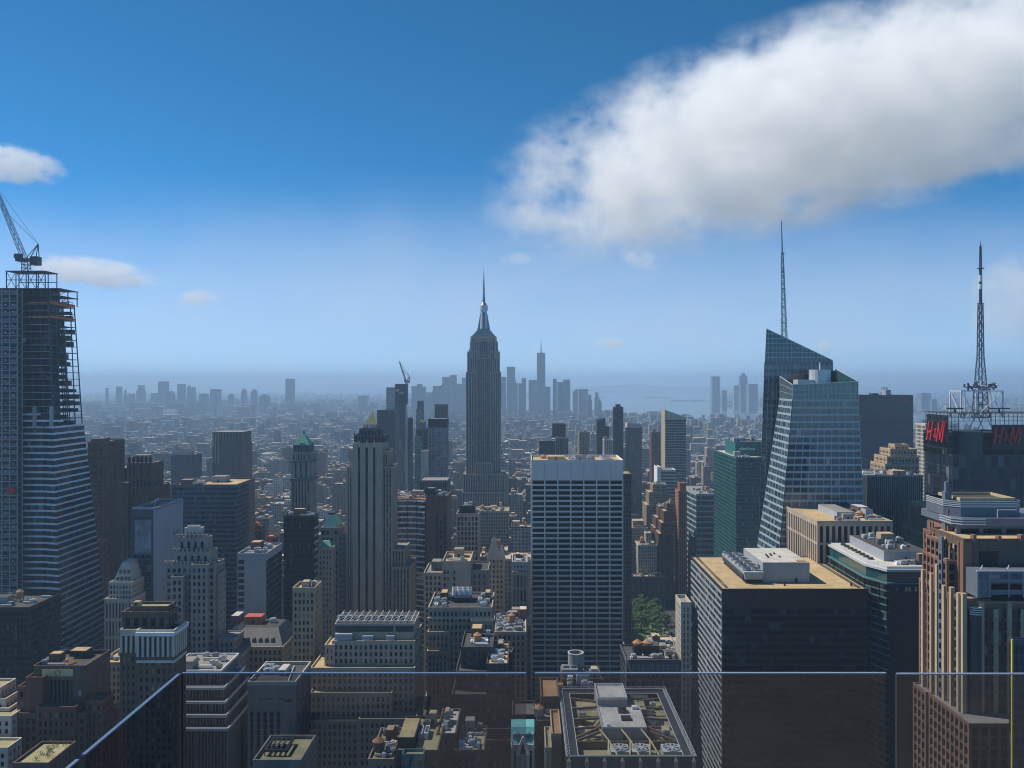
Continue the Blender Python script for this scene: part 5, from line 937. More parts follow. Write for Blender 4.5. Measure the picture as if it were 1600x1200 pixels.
for j in range(n + 1): t = j / n; x = q0[0] + (q1[0] - q0[0]) * t; cf.bar((x, q0[1] - .1, zs_), (x + (1.2 if j == 0 else 0), q0[1] - .1, zl_ + (zr_ - zl_) * t), .28)
for h in range(1, 7):
    zz = zs_ + h * 3.4; t = (zl_ - zz) / (zl_ - zr_); cf.bar((q0[0] + .6, q0[1] - .12, zz), (q0[0] + (q1[0] - q0[0]) * t, q0[1] - .12, zz), .5)
cf.bar((q0[0] + 1.2, q0[1] - .12, zl_), (q1[0], q1[1] - .12, zr_), .55)
sp = b.one('spire', 'teal_spandrel'); xs_, ys_ = X(1240, 600), 618.; zb0 = Z(540, 618); lattice(sp, (xs_ - 1, ys_, zb0), (xs_ - 2.6, ys_, Z(396, 618)), 3.6, 1.3, 24, .34); sp.bar((xs_ - 2.6, ys_, Z(396, 618)), (xs_ - 3.2, ys_, Z(345, 618)), .9, .5)
for py in (396, 425, 452, 480, 505): zz = Z(py, 618); sp.cyl(xs_ - 2.2, ys_, 1.5, 1.5, zz, zz + .5, 8)
reg(b, 1186, 1352, 520, d); b.done()
# green office with lettering
b = Bld('green_glass_office', 'dark green glass office with lettered roof box, left of the faceted skyscraper', 880)
r_ = b.tier(1150, 1192, 716, 850, 100, ST('green_panel', 1.6, 4.0, .18, 1.1, 'glass_teal', proud=.25, spmat='teal_spandrel', roof='roof_pale', parapet=1.), nwin=0); zt = r_[4]; 
b.tier(1149, 1195, 692, 875, 45, ST('green_panel', blank=True, roof='roof_dark', parapet=.8), zb=zt); r2 = (X(1149, 875), X(1195, 875))
def text_mesh(txt, size, shear=0.):
    c = bpy.data.curves.new('lettering', 'FONT'); c.body = txt; c.size = size; c.shear = shear; c.extrude = .12; c.align_x = 'CENTER'; c.align_y = 'CENTER'
    o = bpy.data.objects.new('tmp', c); COL.objects.link(o); bpy.context.view_layer.update(); me = bpy.data.meshes.new_from_object(o.evaluated_get(bpy.context.evaluated_depsgraph_get())); bpy.data.objects.remove(o); bpy.data.curves.remove(c); return me
zc = b.lastz; b.clutter((r2[0], r2[1], 877, 918, zc), 4, 66, 0); b.clutter((r_[0], X(1180, 850), 852, 874, zt), 5, 67, 0, .7); root = b.done()
me = text_mesh('salesforce', 4.2); me.materials.append(MAT['white_sign']); o = bpy.data.objects.new('lettering', me); COL.objects.link(o); o.parent = root; o.rotation_euler = (R(90), 0, 0)
o.location = (X(1167, 875) - root.location.x, 874.8 - root.location.y, zc - 6); o['label'] = 'white word sign on the green roof box'
b = Bld('chamfered_glass_office', 'pale banded glass office with a chamfered front, left of the green glass office', 870)
d = 1030.; lo = [(X(1074, d + 40), d + 40), (X(1088, d), d), (X(1126, d), d), (X(1126, d), d + 80), (X(1074, d + 40), d + 80)]; zt = Z(772, d); curtain(b, lo, lo, 0, zt, 6.6, 2.0, 'glass_blue', 'bofa_spandrel', bay=2.4, vis=(0, 1), proud=.2); b.part('roof', 'roof_grey').prism(lo, zt, zt + .3); b.clutter((X(1090, d), X(1124, d), d + 3, d + 40, zt + .3), 9, 68, 1); reg(b, 1072, 1126, 757, d); b.done()
b = Bld('red_pier_tower', 'narrow reddish brick tower standing against the left of the chamfered glass office', 925); b.tier(1060, 1073, 768, 1010, 22, ST('terracotta', 3, 40, 1.9, 1, 'glass_black', proud=.6, roof='roof_brown')); b.tier(1062, 1072, 756, 1014, 14, ST('terracotta', 3, 8, 1.6, 1), zb=b.lastz); b.done()
for (lab, tiers, st, vb) in (('tallest tan masonry tower with many setbacks, right of the white grid tower', ((1020, 1042, 758, 1095, 24), (1014, 1045, 770, 1093, 30), (1010, 1046, 790, 1090, 36)), 'tan_stone', 862),
        ('second stepped brown masonry tower, in front of the tallest tan setback tower', ((1030, 1046, 793, 1050, 24), (1025, 1047, 810, 1047, 30), (1022, 1047, 826, 1044, 34)), 'brown_stone', 900),
        ('dark brick setback block with sunlit left steps right beside the reddish tower', ((1042, 1053, 788, 1030, 20), (1037, 1053, 800, 1024, 26), (1033, 1053, 818, 1018, 32), (1029, 1053, 835, 1012, 38)), 'brick_brown', 885),
        ('grey stone block with tall pier windows right of the white grid tower', ((982, 1012, 826, 1040, 30), (989, 1006, 815, 1046, 20)), 'limestone', 900),
        ('pale block with a slim upper turret, above the park', ((997, 1026, 853, 1000, 28), (1009, 1017, 834, 1007, 14)), 'pale_stone', 905),
        ('low dark block lining the far side of the park', ((984, 1040, 902, 985, 14),), 'dark_stone', 945)):
    b = Bld('setback_tower' if len(tiers) > 2 else 'masonry_block', lab, vb)
    for (a, c, py, dd, L) in tiers[::-1]: r_ = b.tier(a, c, py, dd, L, ST(st, 2.7, 3.8, 1.3, 1.5, proud=.5, roof='roof_tan'))
    b.clutter(r_, 4, len(lab), 1 if len(tiers) == 2 else 0, .7); b.done()
b = Bld('white_striped_office', 'white slab office with horizontal window bands, behind the tallest tan setback tower', 800); r_ = b.tier(1032, 1056, 735, 1160, 26, ST('pale_stone', 2.6, 4.6, .2, 2.2, 'glass_navy', proud=.3, pmat='white_paint')); b.tier(1027, 1033, 731, 1158, 30, ST('white_paint', blank=True)); b.done()
b = Bld('slant_topped_tower', 'dark glass tower with a white-edged slanted top, tallest right of the white grid tower', 740)
r_ = b.tier(1040, 1072, 655, 1300, 34, ST('pale_stone', 3.2, 4, .5, 1., 'glass_navy', proud=.4, parapet=0)); x0, x1, zt = r_[0], r_[1], r_[4]; b.part('slanted_top', 'pale_stone').loft([(x0, 1300, zt), (x1, 1300, zt), (x1, 1334, zt), (x0, 1334, zt)], [(x0, 1300, zt + 14), (x1, 1300, zt + 3), (x1, 1334, zt + 3), (x0, 1334, zt + 14)]); b.part('edge_fin', 'tan_stone').box(x0 - 1, x0 + .1, 1299, 1335, 0, zt + 14.5); b.done()
for nm, lab, a, c, py, dd, st, vb in (('glass_tower', 'blue-grey glass tower with a white top band, left of the slant-topped tower', 980, 1003, 668, 1500, ST('dark_metal', 3, 4, .6, 1.2, 'glass_blue', pmat='pale_stone', parapet=7.), 745),
        ('dark_glass_tower', 'slim black glass tower rising tall behind the right half of the white grid tower', 960, 974, 637, 1550, ST('black_metal', 2.4, 3.8, .4, 1.2, 'glass_navy'), 716),
        ('stepped_dark_tower', 'dark tower with a stepped shoulder left of the slim black glass tower', 934, 946, 657, 1500, ST('black_metal', 2.6, 3.8, .8, 1.4, 'glass_navy'), 716),
        ('white_shaft_building', 'short pale building between the stepped dark tower and the slim black one', 944, 958, 688, 1420, ST('pale_stone', 3.4, 3.8, 1.6, 1.5), 716),
        ('ribbed_white_block', 'black-and-white ribbed block with a scaffolded top behind the white grid tower', 868, 888, 684, 1450, ST('pale_stone', 3.4, 60, 1.0, 1, 'glass_black', proud=.8), 716),
        ('dark_stepped_office', 'dark low stepped office left of the ribbed black-and-white block', 843, 868, 690, 1400, ST('black_metal', 3, 3.8, .7, 1.2, 'glass_navy'), 716),
        ('tan_residential_tower', 'tan and grey residential tower behind the centre of the white grid tower', 905, 921, 676, 1480, ST('tan_stone', 3, 3.4, 1.4, 1.4), 716),
        ('brick_ribbed_tower', 'red-brown ribbed brick tower left of the slant-topped tower', 1018, 1032, 676, 1700, ST('brick_red', 3.2, 30, 1.6, 1, proud=.7), 730)):
    b = Bld(nm, lab, vb, nwin=60); r_ = b.tier(a, c, py, dd, 28, st)
    if nm == 'stepped_dark_tower': b.tier(944, 952, 668, dd, 24, st); b.part('cap', 'black_metal').box(X(937, dd), X(946, dd), dd + 4, dd + 18, r_[4], r_[4] + 4)
    if nm == 'dark_glass_tower': b.part('cap', 'black_metal').box(X(963, dd), X(970, dd), dd + 4, dd + 18, r_[4], r_[4] + 6)
    if nm == 'ribbed_white_block': b.tier(863, 884, 663, dd + 6, 20, ST('rust_steel', 4, 3.6, .7, .7, 'glass_black', proud=1.), zb=r_[4]); b.one('roof_frame', 'pale_metal').box(X(865, dd), X(883, dd), dd + 6, dd + 7, b.lastz, b.lastz + 1.2)
    b.clutter(r_, 3, int(a), 0) ; b.done()
# right: big navy slab, ribbed tower, tan stepped top
b = Bld('navy_slab_tower', 'broad flat navy-blue slab skyscraper behind the faceted glass tower', 745)
r_ = b.tier(1340, 1427, 619, 1250, 45, ST('dark_metal', 1.9, 3.8, .2, .8, 'glass_ink', proud=.15, parapet=1.5, roof='roof_dark'), nwin=0); zt = r_[4]; b.part('band', 'black_metal').box(r_[0] + .2, r_[1] - .2, 1249.7, 1250.1, Z(662, 1250), Z(656, 1250)); b.bulkhead(X(1362, 1270), X(1372, 1270), 1268, 1280, zt, 4, 'black_metal'); b.bulkhead(X(1384, 1262), X(1392, 1262), 1262, 1275, zt, 9, 'grey_panel')
m = b.one('logo_sign', 'red_sign', 'small red logo plate in the top corner'); m.box(X(1412, 1249), X(1419, 1249), 1249.3, 1249.8, Z(629, 1249), Z(621, 1249)); m2 = b.sub('emblem', 'navy_steel')
for a, c in ((1413, 1414.2), (1415.6, 1416.6)): m2.box(X(a, 1249), X(c, 1249), 1249.1, 1249.35, Z(628, 1249), Z(623, 1249))
b.done()
b = Bld('ribbed_office_tower', 'dark office tower with fine pale vertical ribs below the tan stepped top', 905); r_ = b.tier(1354, 1442, 744, 620, 40, ST('steel', 1.5, 3.9, .42, .5, 'glass_ink', proud=.5, spmat='black_metal', roof='roof_grey', parapet=.8)); b.clutter(r_, 8, 69, 0); b.done()
b = Bld('tan_stepped_tower', 'sunlit tan stepped masonry top rising behind the ribbed dark tower', 745); s_ = ST('buff', 3.4, 4, 1.5, 1.6, proud=.6, roof='roof_tan')
for a, c, py, dd, L in ((1383, 1436, 727, 800, 34), (1386, 1436, 715, 802, 30), (1391, 1433, 703, 806, 24), (1398, 1420, 696, 812, 14)): b.tier(a, c, py, dd, L, s_)
b.done()
b = Bld('white_crate_block', 'small pale gridded block between the ribbed dark tower and the dark tower with the mast', 700); b.tier(1446, 1456, 664, 900, 24, ST('pale_stone', 3, 4, 1., 1.2)); b.done()
b = Bld('yellow_stone_block', 'yellowish stone block with tall window bays, behind the brick-and-glass tower at right', 880); b.tier(1456, 1500, 796, 560, 34, ST('yellow_stone', 3., 16, 1.2, 1.6, 'glass_dark', proud=.7, roof='roof_tan')); z0 = b.lastz; b.tier(1449, 1462, 838, 556, 36, ST('yellow_stone', 2.6, 4, 1.2, 1.6)); b.tier(1444, 1455, 856, 552, 38, ST('yellow_stone', 2.6, 4, 1.2, 1.6)); b.done()
# dark tower with the mast and red letters
b = Bld('mast_tower', 'dark glass tower carrying red letter signs, a white steel cage and a tall broadcast mast', 800)
d = 600.; r_ = b.tier(1488, 1660, 712, d, 42, ST('dark_metal', 4.6, 8.2, .35, .5, 'glass_navy', proud=.3, roof='roof_dark', parapet=.8)); z0 = r_[4]
b.tier(1480, 1660, 678, d + 6, 36, ST('black_metal', 4, 4.6, .3, 1.2, 'glass_black', proud=.4, roof=None), zb=z0); z1 = b.lastz
xq = X(1521, d); dr = b.one('corrugated_drum', 'dark_metal')
for k in range(9): za = Z(716, d) + k * 2.1; dr.cyl(xq, d + 8, 10.4, 10.4, za, za + 1.4, 28); dr.cyl(xq, d + 8, 9.9, 9.9, za + 1.4, za + 2.1, 28)
# sign frames
def frame(m, p, q, z0, z1, n, nz):
    for j in range(n + 1): t = j / n; x, y = p[0] + (q[0] - p[0]) * t, p[1] + (q[1] - p[1]) * t; m.bar((x, y, z0), (x, y, z1), .3)
    for j in range(nz + 1): z = z0 + (z1 - z0) * j / nz; m.bar((p[0], p[1], z), (q[0], q[1], z), .3)
zt1 = Z(645, d); xl = X(1482, d + 1); xr_ = X(1550, d); yl = d + 35
sf = b.part('sign_frame', 'dark_metal'); frame(sf, (xl, d + 2), (xl, yl), z1 - 1, zt1, 6, 5); frame(sf, (xl, d + 2), (X(1500, d), d + 2), z1 - 1, zt1, 3, 5); frame(sf, (xr_, d + 1), (X(1660, d), d + 1), Z(664, d), zt1, 16, 3); frame(sf, (X(1500, d), d + 2), (xr_, d + 2), zt1 - 6, zt1, 6, 2)
b.one('sign_backing', 'black_metal').box(xl + .6, xl + 1., d + 3, yl, Z(692, d), zt1 - 2); b.one('sign_backing', 'black_metal').box(xr_ + 1, X(1660, d), d + 1.6, d + 2., Z(700, d), Z(664, d)); b.part('roof_deck', 'dark_metal').box(xl + 1, X(1660, d), d + 4, yl, zt1 - .6, zt1)
def letters(name, lab, mat, fn, size, depth):
    """slanted H & M drawn with tapered strokes; fn maps (u, v) to a point"""
    m = b.one(name, mat, lab); S = [((.02, 0), (.13, 1)), ((.2, 0), (.36, 1.04)), ((.06, .42), (.34, .56)), ((.40, .25), (.52, .6)), ((.52, .6), (.45, .66)), ((.45, .66), (.5, .2)), ((.41, .2), (.55, .3)), ((.58, 0), (.68, 1.0)), ((.68, 1.0), (.74, .12)), ((.74, .12), (.92, 1.05)), ((.86, -.02), (1.0, 1.0))]
    for i, (p, q) in enumerate(S): w_ = size * (.09 if 2 < i < 7 else .15); m.bar(fn(*p), fn(*q), w_, w_ * .6)
letters('letter_sign', 'large slanted red initials on the front', 'red_sign', lambda u, v: (X(1551 + 45 * u, d), d - .2, Z(694 - 26 * v, d)), 10, 1)
letters('letter_sign', 'large slanted red initials on the left side', 'red_sign', lambda u, v: (xl - .4, yl - 3 - 27 * u, Z(690 - 30 * v, d + 15)), 10, 1)
cg = b.part('steel_cage', 'white_metal'); ca, cb_, cy0, cy1 = X(1502, d + 8), X(1567, d + 8), d + 8, d + 24; zc0, zc1 = Z(653, d + 8), Z(611, d + 8); cm = (ca * .64 + cb_ * .36)
for y in (cy0, cy1):
    for x in (ca, cm, cb_): cg.bar((x, y, zc0), (x, y, zc1), .7)
    cg.bar((ca, y, zc1), (cb_, y, zc1), .7); cg.bar((ca, y, zc0), (cm, y, zc0), .6); cg.bar((ca, y, zc1), (cm, y, zc0), .45); cg.bar((cb_, y, zc1), (cm, y, zc0 + 1), .45)
for x in (ca, cb_): cg.bar((x, cy0, zc1), (x, cy1, zc1), .6); cg.bar((x, cy0, zc0), (x, cy1, zc1), .4)
for i in range(4): xx = X(1522 + i * 7, d + 8); cg.bar((xx, cy0, zc0), (xx + (4 if i % 2 else -4), cy0, Z(674, d)), .5)
mx, my = X(1532, d + 16), d + 16
ml = b.one('broadcast_mast', 'navy_steel'); lattice(ml, (mx, my, zc0), (mx, my, Z(560, my)), 8.4, 3.6, 9, .5); lattice(ml, (mx, my, Z(560, my)), (mx, my, Z(475, my)), 3.4, 2.4, 12, .5); ml.cyl(mx, my, 1.15, .95, Z(475, my), Z(420, my), 10); lattice(ml, (mx, my, Z(420, my)), (mx, my, Z(384, my)), 1.3, .8, 9, .3); ml.bar((mx, my, Z(384, my)), (mx, my, Z(377, my)), .4, .2)
ws = b.sub('white_section', 'white_metal'); ws.cyl(mx, my, 1.3, 1.3, Z(452, my), Z(444, my), 10); ws.cyl(mx, my, 1.25, 1.25, Z(440, my), Z(430, my), 10)
for py in (475, 507, 540, 420): ml.cyl(mx, my, 2.4, 2.4, Z(py, my), Z(py, my) + .5, 10)
ar = b.one('antenna_array', 'navy_steel'); rr = random.Random(8)
for k in range(26): a = rr.uniform(0, 6.28); r0 = rr.uniform(5, 11); zz = Z(rr.uniform(601, 612), my); ar.box(mx + r0 * math.cos(a) - .5, mx + r0 * math.cos(a) + .5, my + r0 * math.sin(a) - .5, my + r0 * math.sin(a) + .5, zz, zz + 2.4)
ar.box(mx - 10.5, mx + 10.5, my - 1, my + 1, Z(606, my), Z(604, my)); ar.box(mx - 1, mx + 1, my - 10.5, my + 10.5, Z(606, my), Z(604, my))
for k in range(7): b.one('dish', 'white_metal').cyl(mx - 8 + k * 2.7, my - 7.5 - (k % 2), 1., .9, Z(608 - (k * 7) % 9, my), Z(608 - (k * 7) % 9, my) + .9, 12)
for a, c in ((1486, 1512), (1552, 1585)): b.one('roof_beam', 'dark_metal').box(X(a, d), X(c, d), d + 5, d + 7, zt1 + 2.4, zt1 + 3.4); b.one('roof_post', 'dark_metal').box(X((a + c) / 2, d) - .5, X((a + c) / 2, d) + .5, d + 5.4, d + 6.4, zt1, zt1 + 2.4)
reg(b, 1450, 1600, 640, d); b.done()
# brick-and-glass stepped tower, right foreground
b = Bld('stepped_brick_tower', 'stepped pink-brown granite tower with sunlit vertical ribs and blue-grey crown, right foreground', 1200)
Wg = ST('warm_granite', 3.4, 3.8, 1.0, 1.0, 'glass_black', proud=1., parapet=.6, spmat='brown_stone')
Wf = ST('brown_stone', 4.8, 3.8, 1.5, .9, 'glass_navy', proud=.8, parapet=.6, spmat='dark_metal')
def rib(px, d0, py0, w_=1.3, mat='buff', dz=4.): return b.one('rib', mat).box(X(px, d0), X(px, d0) + w_, d0 - .6, d0 + .9, 0, Z(py0, d0))  # buff puts the sunlight on the granite ribs into their colour
d = 300.; x0 = X(1514, d); zt = Z(1133, d); b.block(x0, 240, d, d + 30, 0, zt, Wg, faces=('front', 'left')); b.block(x0 + .3, 240, d + 33, d + 44, 0, zt - 1, Wg, faces=('front', 'left')); b.block(x0 + 2, 240, d + 29.5, d + 34, 0, zt - 8, ST('dark_metal', 1.5, 3.8, .3, 1, 'glass_black'), faces=('left',))
d = 311.19; x0 = X(1503, d); zt = Z(938, d); b.block(x0, 260, d, d + 34, 0, zt, Wg, faces=('left',)); 
for i, (px, t) in enumerate(((1503, 927), (1530, 938), (1552, 951), (1573, 938), (1594, 951))): rib(px, d - .2, t, 1.6)
for q in range(30):
    for k in range(5): b.wins.append(((X(1514 + k * 21.3, d), d - .04, zt - 5 - q * 4.4), 0., 3.6, 3.2, 'glass_navy' if k else 'glass_black'))
b.one('bay_window', 'dark_metal').cyl(X(1524, d), d + .4, 2.3, 2.3, 0, zt - 4, 14); bw_ = b.one('bay_cap', 'pale_metal')
for k in range(4): bw_.cyl(X(1524, d), d + .4, 2.5, 2.5, zt - 5 + k * .8, zt - 4.6 + k * .8, 14)
for i, (yy, t) in enumerate(((312.09, 927), (317.5, 918), (322.92, 915), (328.33, 882), (332.84, 896), (340.05, 890))): pz = Z(t, yy); b.one('rib', 'buff').box(x0 - .9, x0 + .6, yy, yy + 1.5, 0, pz)  # left-face ribs, sunlit tone painted in buff
b.block(x0 - .2, x0 + 14, 322.01, 341.86, zt - 2, Z(878, 322.01), Wg, faces=('left', 'front')); b.block(x0 + 1.2, x0 + 16, 330.13, 341.86, zt, Z(845, 330.13), Wg, faces=('left', 'front'))
b.one('service_strip', 'slate_panel').box(x0 - .6, x0 + .2, 325., 327.8, 0, Z(838, 326.52)); 
for k in range(36): b.wins.append(((x0 - .66, 326.4, Z(838, 326.52) - 4 - k * 3.8), -90., 1.5, 2.2, 'glass_dark'))
# middle granite block with big openings
d = 317.5; xm0 = X(1506, d); zm = Z(845, d); b.block(xm0, 260, d, d + 26, zt - 4, zm, ST('brown_stone', blank=True, parapet=.8, roof='roof_tan'))
for a, c in ((1530, 1560), (1566, 1598), (1604, 1640)): b.wins.append((((X(a, d) + X(c, d)) / 2, d - .05, (Z(861, d) + Z(888, d)) / 2), 0., X(c, d) - X(a, d), Z(861, d) - Z(888, d), 'glass_black'))
b.one('sunlit_corner', 'warm_granite').box(xm0 - .4, xm0 + 2.6, d - .3, d + 2.2, zt - 6, zm - .5)  # lighter granite than the block paints the sun on this corner
for q in range(7):
    b.one('rib', 'buff' if q % 2 else 'warm_granite').box(xm0 - .5, xm0 + .4, d + 2.9 + q * 3.3, d + 4.1 + q * 3.3, zt - 6, zm - 1 - (q % 3) * 1.5)
    for k in range(7): b.wins.append(((xm0 - .05, d + 5.7 + q * 3.3, zm - 4 - k * 3.7), -90., 1.9, 2.7, 'glass_black'))
b.one('merlon', 'warm_granite').box(X(1520, d), X(1525, d), d - .4, d + 2, zm, zm + 2.2); b.one('merlon', 'warm_granite').box(X(1559, d), X(1564, d), d - .4, d + 2, zm, zm + 1.8); b.one('merlon', 'warm_granite').box(X(1594, d), X(1600, d), d - .4, d + 2, zm, zm + 2.2)
gb = b.one('glass_balcony', 'slate_panel'); g0 = 307.58; gb.box(X(1527, g0), 260, g0, g0 + 8, zt + 2, Z(893, g0)); 
for py0, py1 in ((912, 921), (928, 940)): b.wins.append(((X(1575, g0), g0 - .05, Z((py0 + py1) / 2, g0)), 0., X(1600, g0) - X(1548, g0), 2.2, 'glass_black'))
for k in range(6): b.wins.append(((X(1537 + k * 17, g0), g0 - .06, Z(901, g0)), 0., 3.3, 1.7, 'glass_blue'))
for px in (1528, 1545, 1576, 1598): b.one('balcony_mullion', 'steel').box(X(px, g0) - .2, X(px, g0) + .2, g0 - .25, g0 + .1, zt + 2, Z(893, g0))
for py in (908, 924, 942): b.one('balcony_sill', 'steel').box(X(1527, g0), 260, g0 - .18, g0 + .1, Z(py, g0), Z(py, g0) + .3)
rb = b.one('balcony_rail', 'pale_metal'); rb.box(X(1526, g0), 260, g0 - .3, g0 + .2, Z(893, g0), Z(891, g0))
for px in (1534, 1576): rb.bar((X(px, g0), g0 + 1, Z(891, g0)), (X(px + 8, g0), g0 + 3, Z(886, g0)), .25)
# crown
d = 330.13; xc0 = X(1492, d); zc0 = Z(822, d); bz = zm - 2
b.block(xc0 + 1.4, 260, d + 1.5, d + 26, bz, zc0, ST('slate_panel', 9.2, 9, 1.6, 1.2, 'glass_black', proud=1.4, parapet=0, roof=None)); cb2 = b.one('crown_band', 'slate_panel'); cb2.prism([(xc0, d + 3), (xc0 + 3, d), (260, d), (260, d + 28), (xc0, d + 28)], zc0, Z(810, d))
for k in range(3): b.one('crown_trim', 'pale_metal').prism([(xc0 - .2, d + 2.8), (xc0 + 2.9, d - .2), (xc0 + 12, d - .2), (xc0 + 12, d + .2), (xc0 + 3.1, d + .2), (xc0 + .2, d + 3.2), (xc0 + .2, d + 12), (xc0 - .2, d + 12)], zc0 + .5 + k * 1., zc0 + .85 + k * 1.)
px_, pz0, pz1 = X(1483, d + 4), Z(810, d), Z(783, d + 4); dp = d + 4; pl_ = [(px_, dp + 4.6), (px_ + 4.6, dp), (X(1588, dp), dp), (X(1588, dp) + 3, dp + 3), (X(1588, dp) + 3, dp + 19), (px_, dp + 19)]
b.one('penthouse', 'slate_panel').prism(pl_, pz0, pz1)
for k in range(4): b.one('crown_trim', 'pale_metal').prism(scl(pl_, 1.012), pz1 - 2.4 + k * .7, pz1 - 2.1 + k * .7)
b.one('penthouse_coping', 'yellow_stone').ring(px_ + 4.6, X(1588, dp), dp + .6, dp + 18.4, pz1, pz1 + 1.2, .5); b.one('penthouse_roof', 'roof_dark').box(px_ + 5.2, X(1588, dp) - .6, dp + 1.2, dp + 17.6, pz1, pz1 + .1)
b.one('davit_frame', 'pale_metal').bar((X(1560, d), d + .6, Z(810, d)), (X(1560, d), d + .6, Z(797, d)), .3); b.sub('davit_arm', 'pale_metal').bar((X(1560, d), d + .6, Z(797, d)), (X(1590, d), d + .6, Z(797, d)), .3)
# left shoulder with pinnacle
b.block(X(1474, 340.96), X(1474, 340.96) + 9, 337.35, 348.17, bz - 20, Z(795, 340.96), ST('warm_granite', blank=True, parapet=.6)); b.block(X(1464, 346.37), X(1464, 346.37) + 9, 342.76, 353.58, 0, Z(815, 346.37), ST('warm_granite', 3, 3.8, 1.2, 1.1, 'glass_black', parapet=.6)); b.block(X(1455, 349.98), X(1455, 349.98) + 9, 348.17, 357.19, 0, Z(832, 349.98), ST('warm_granite', 3, 3.8, 1.2, 1.1, 'glass_black', parapet=.6))
pn = b.one('pinnacle', 'slate_panel'); xp = X(1475, 339.15); pn.box(xp, xp + 2.6, 338.25, 340.96, 0, Z(768, 339.15)); pn.box(xp + .6, xp + 1.9, 338.8, 340.4, Z(768, 339.15), Z(753, 339.15))
reg(b, 1420, 1600, 775, 311.19); b.done()
b = Bld('corner_glass_tower', 'navy glass tower with bright yellow-green corner edge, cut off at the bottom right', 1200)
d = 282.; r_ = b.tier(1583, 1680, 1004, d, 2.5, ST('navy_steel', 1.6, 3.8, .2, 1., 'glass_navy', proud=.2, spmat='dark_metal', roof='roof_dark')); b.one('corner_fin', 'yellow_paint', 'yellow-green corner edge').box(r_[0] - .5, r_[0] - .08, d - .2, d + .4, 0, r_[4] + 1.0); b.done()
# ================================================================ ground, water, far land
def sheet(name, mat, poly, z):
    m = MB(); n = len(poly); m.v = [(x, y, z) for x, y in poly]; m.f = [tuple(range(n))]; return tag(m.build(name, mat), kind='structure')
def gp(px, py): d = H * F / (py - VY); return ((px - VX) * d / F, d)
sheet('water', 'water', [(-60000, -3000), (60000, -3000), (60000, 60000), (-60000, 60000)], -3.)
sheet('ground', 'asphalt', [(-4200, 40), (2400, 40), gp(1760, 705), gp(1600, 690), gp(1450, 670), gp(1190, 660), gp(1060, 657), gp(985, 652), gp(940, 645), (430, 7300), (-500, 7300), (-1600, 5600), (-4200, 4700)], 0.)
sheet('far_shore_ground', 'land', [(-30000, 4900), (-4300, 4900), (-1650, 5900), (-700, 7800), (-300, 9500), (-150, 11500), (-200, 14500), (-1500, 22000), (-30000, 26000)], -.5)
sheet('opposite_shore_ground', 'land', [gp(1118, 637), gp(1190, 642), gp(1330, 645), gp(1440, 648), gp(1600, 652), gp(1900, 656), (30000, 6000), (30000, 30000), (9000, 24000), (3900, 13500)], -.5)
for nm, (a, c, py) in (('island', (898, 948, 622)), ('island', (1002, 1052, 622)), ('island', (1044, 1115, 627))):
    x0, y = gp(a, py); x1 = gp(c, py)[0]; m = MB(); rr = random.Random(a); n = 14
    lo = [((x0 + x1) / 2 + (x1 - x0) / 2 * math.cos(t * 6.283 / n), y + 260 * math.sin(t * 6.283 / n), -3) for t in range(n)]
    m.loft(lo, [((x0 + x1) / 2 + (p[0] - (x0 + x1) / 2) * .9, y + (p[1] - y) * .8, rr.uniform(3, 6)) for p in lo])
    for k in range(22): x = rr.uniform(x0 + 30, x1 - 30); w_ = rr.uniform(12, 40); m.box(x, x + w_, y - 90, y + 60, -1, rr.uniform(8, 26))
    tag(m.build(nm, 'hill'), kind='structure')
def hill(x0, x1, y, h, seed, n=60):
    rr = random.Random(seed); ph = [rr.uniform(0, 6.28) for _ in range(5)]; m = MB()
    for i in range(n + 1):
        t = i / n; x = x0 + (x1 - x0) * t; e = math.sin(math.pi * t) ** .4
        hh = h * e * (.7 + .12 * math.sin(5 * t + ph[0]) + .1 * math.sin(11 * t + ph[1]) + .05 * math.sin(27 * t + ph[2]) + .03 * math.sin(61 * t + ph[3]))
        m.v += [(x, y, -4), (x, y + 700, hh), (x, y + 2200, -4)]
    for i in range(n):
        for k in (0, 1): a = 3 * i + k; m.f.append((a, a + 3, a + 4, a + 1))
    tag(m.build('hills', 'hill'), kind='structure')
hill(700, 7000, 20500, 270, 1); hill(-26000, 2000, 26000, 255, 2); hill(5000, 28000, 24000, 285, 3)

# ---------------------------------------------------------------- boxes with a base colour of their own
def tinted(name, boxes, parent=None, org=(0, 0, 0)):
    """boxes: (x0, x1, y0, y1, z0, z1, colour)"""
    m = MB(); cols = []
    for x0, x1, y0, y1, z0, z1, c in boxes: m.box(x0, x1, y0, y1, z0, z1); cols.append(c)
    o = m.build(name, 'city_wall', parent, org); at = o.data.color_attributes.new('tint', 'FLOAT_COLOR', 'CORNER')
    buf = []
    for c in cols: buf += (list(c) + [1.]) * 24
    at.data.foreach_set('color', buf); return o
PAL = [('tan brick', (.36, .28, .19)), ('red brick', (.24, .11, .08)), ('grey stone', (.30, .30, .30)), ('pale stone', (.50, .48, .44)), ('brown brick', (.19, .13, .09)), ('white', (.66, .65, .63)), ('dark grey', (.12, .125, .13)), ('blue-grey', (.22, .27, .33)), ('buff brick', (.44, .36, .26))]
WTS = [6, 4, 5, 5, 5, 2.5, 4, 3, 4]

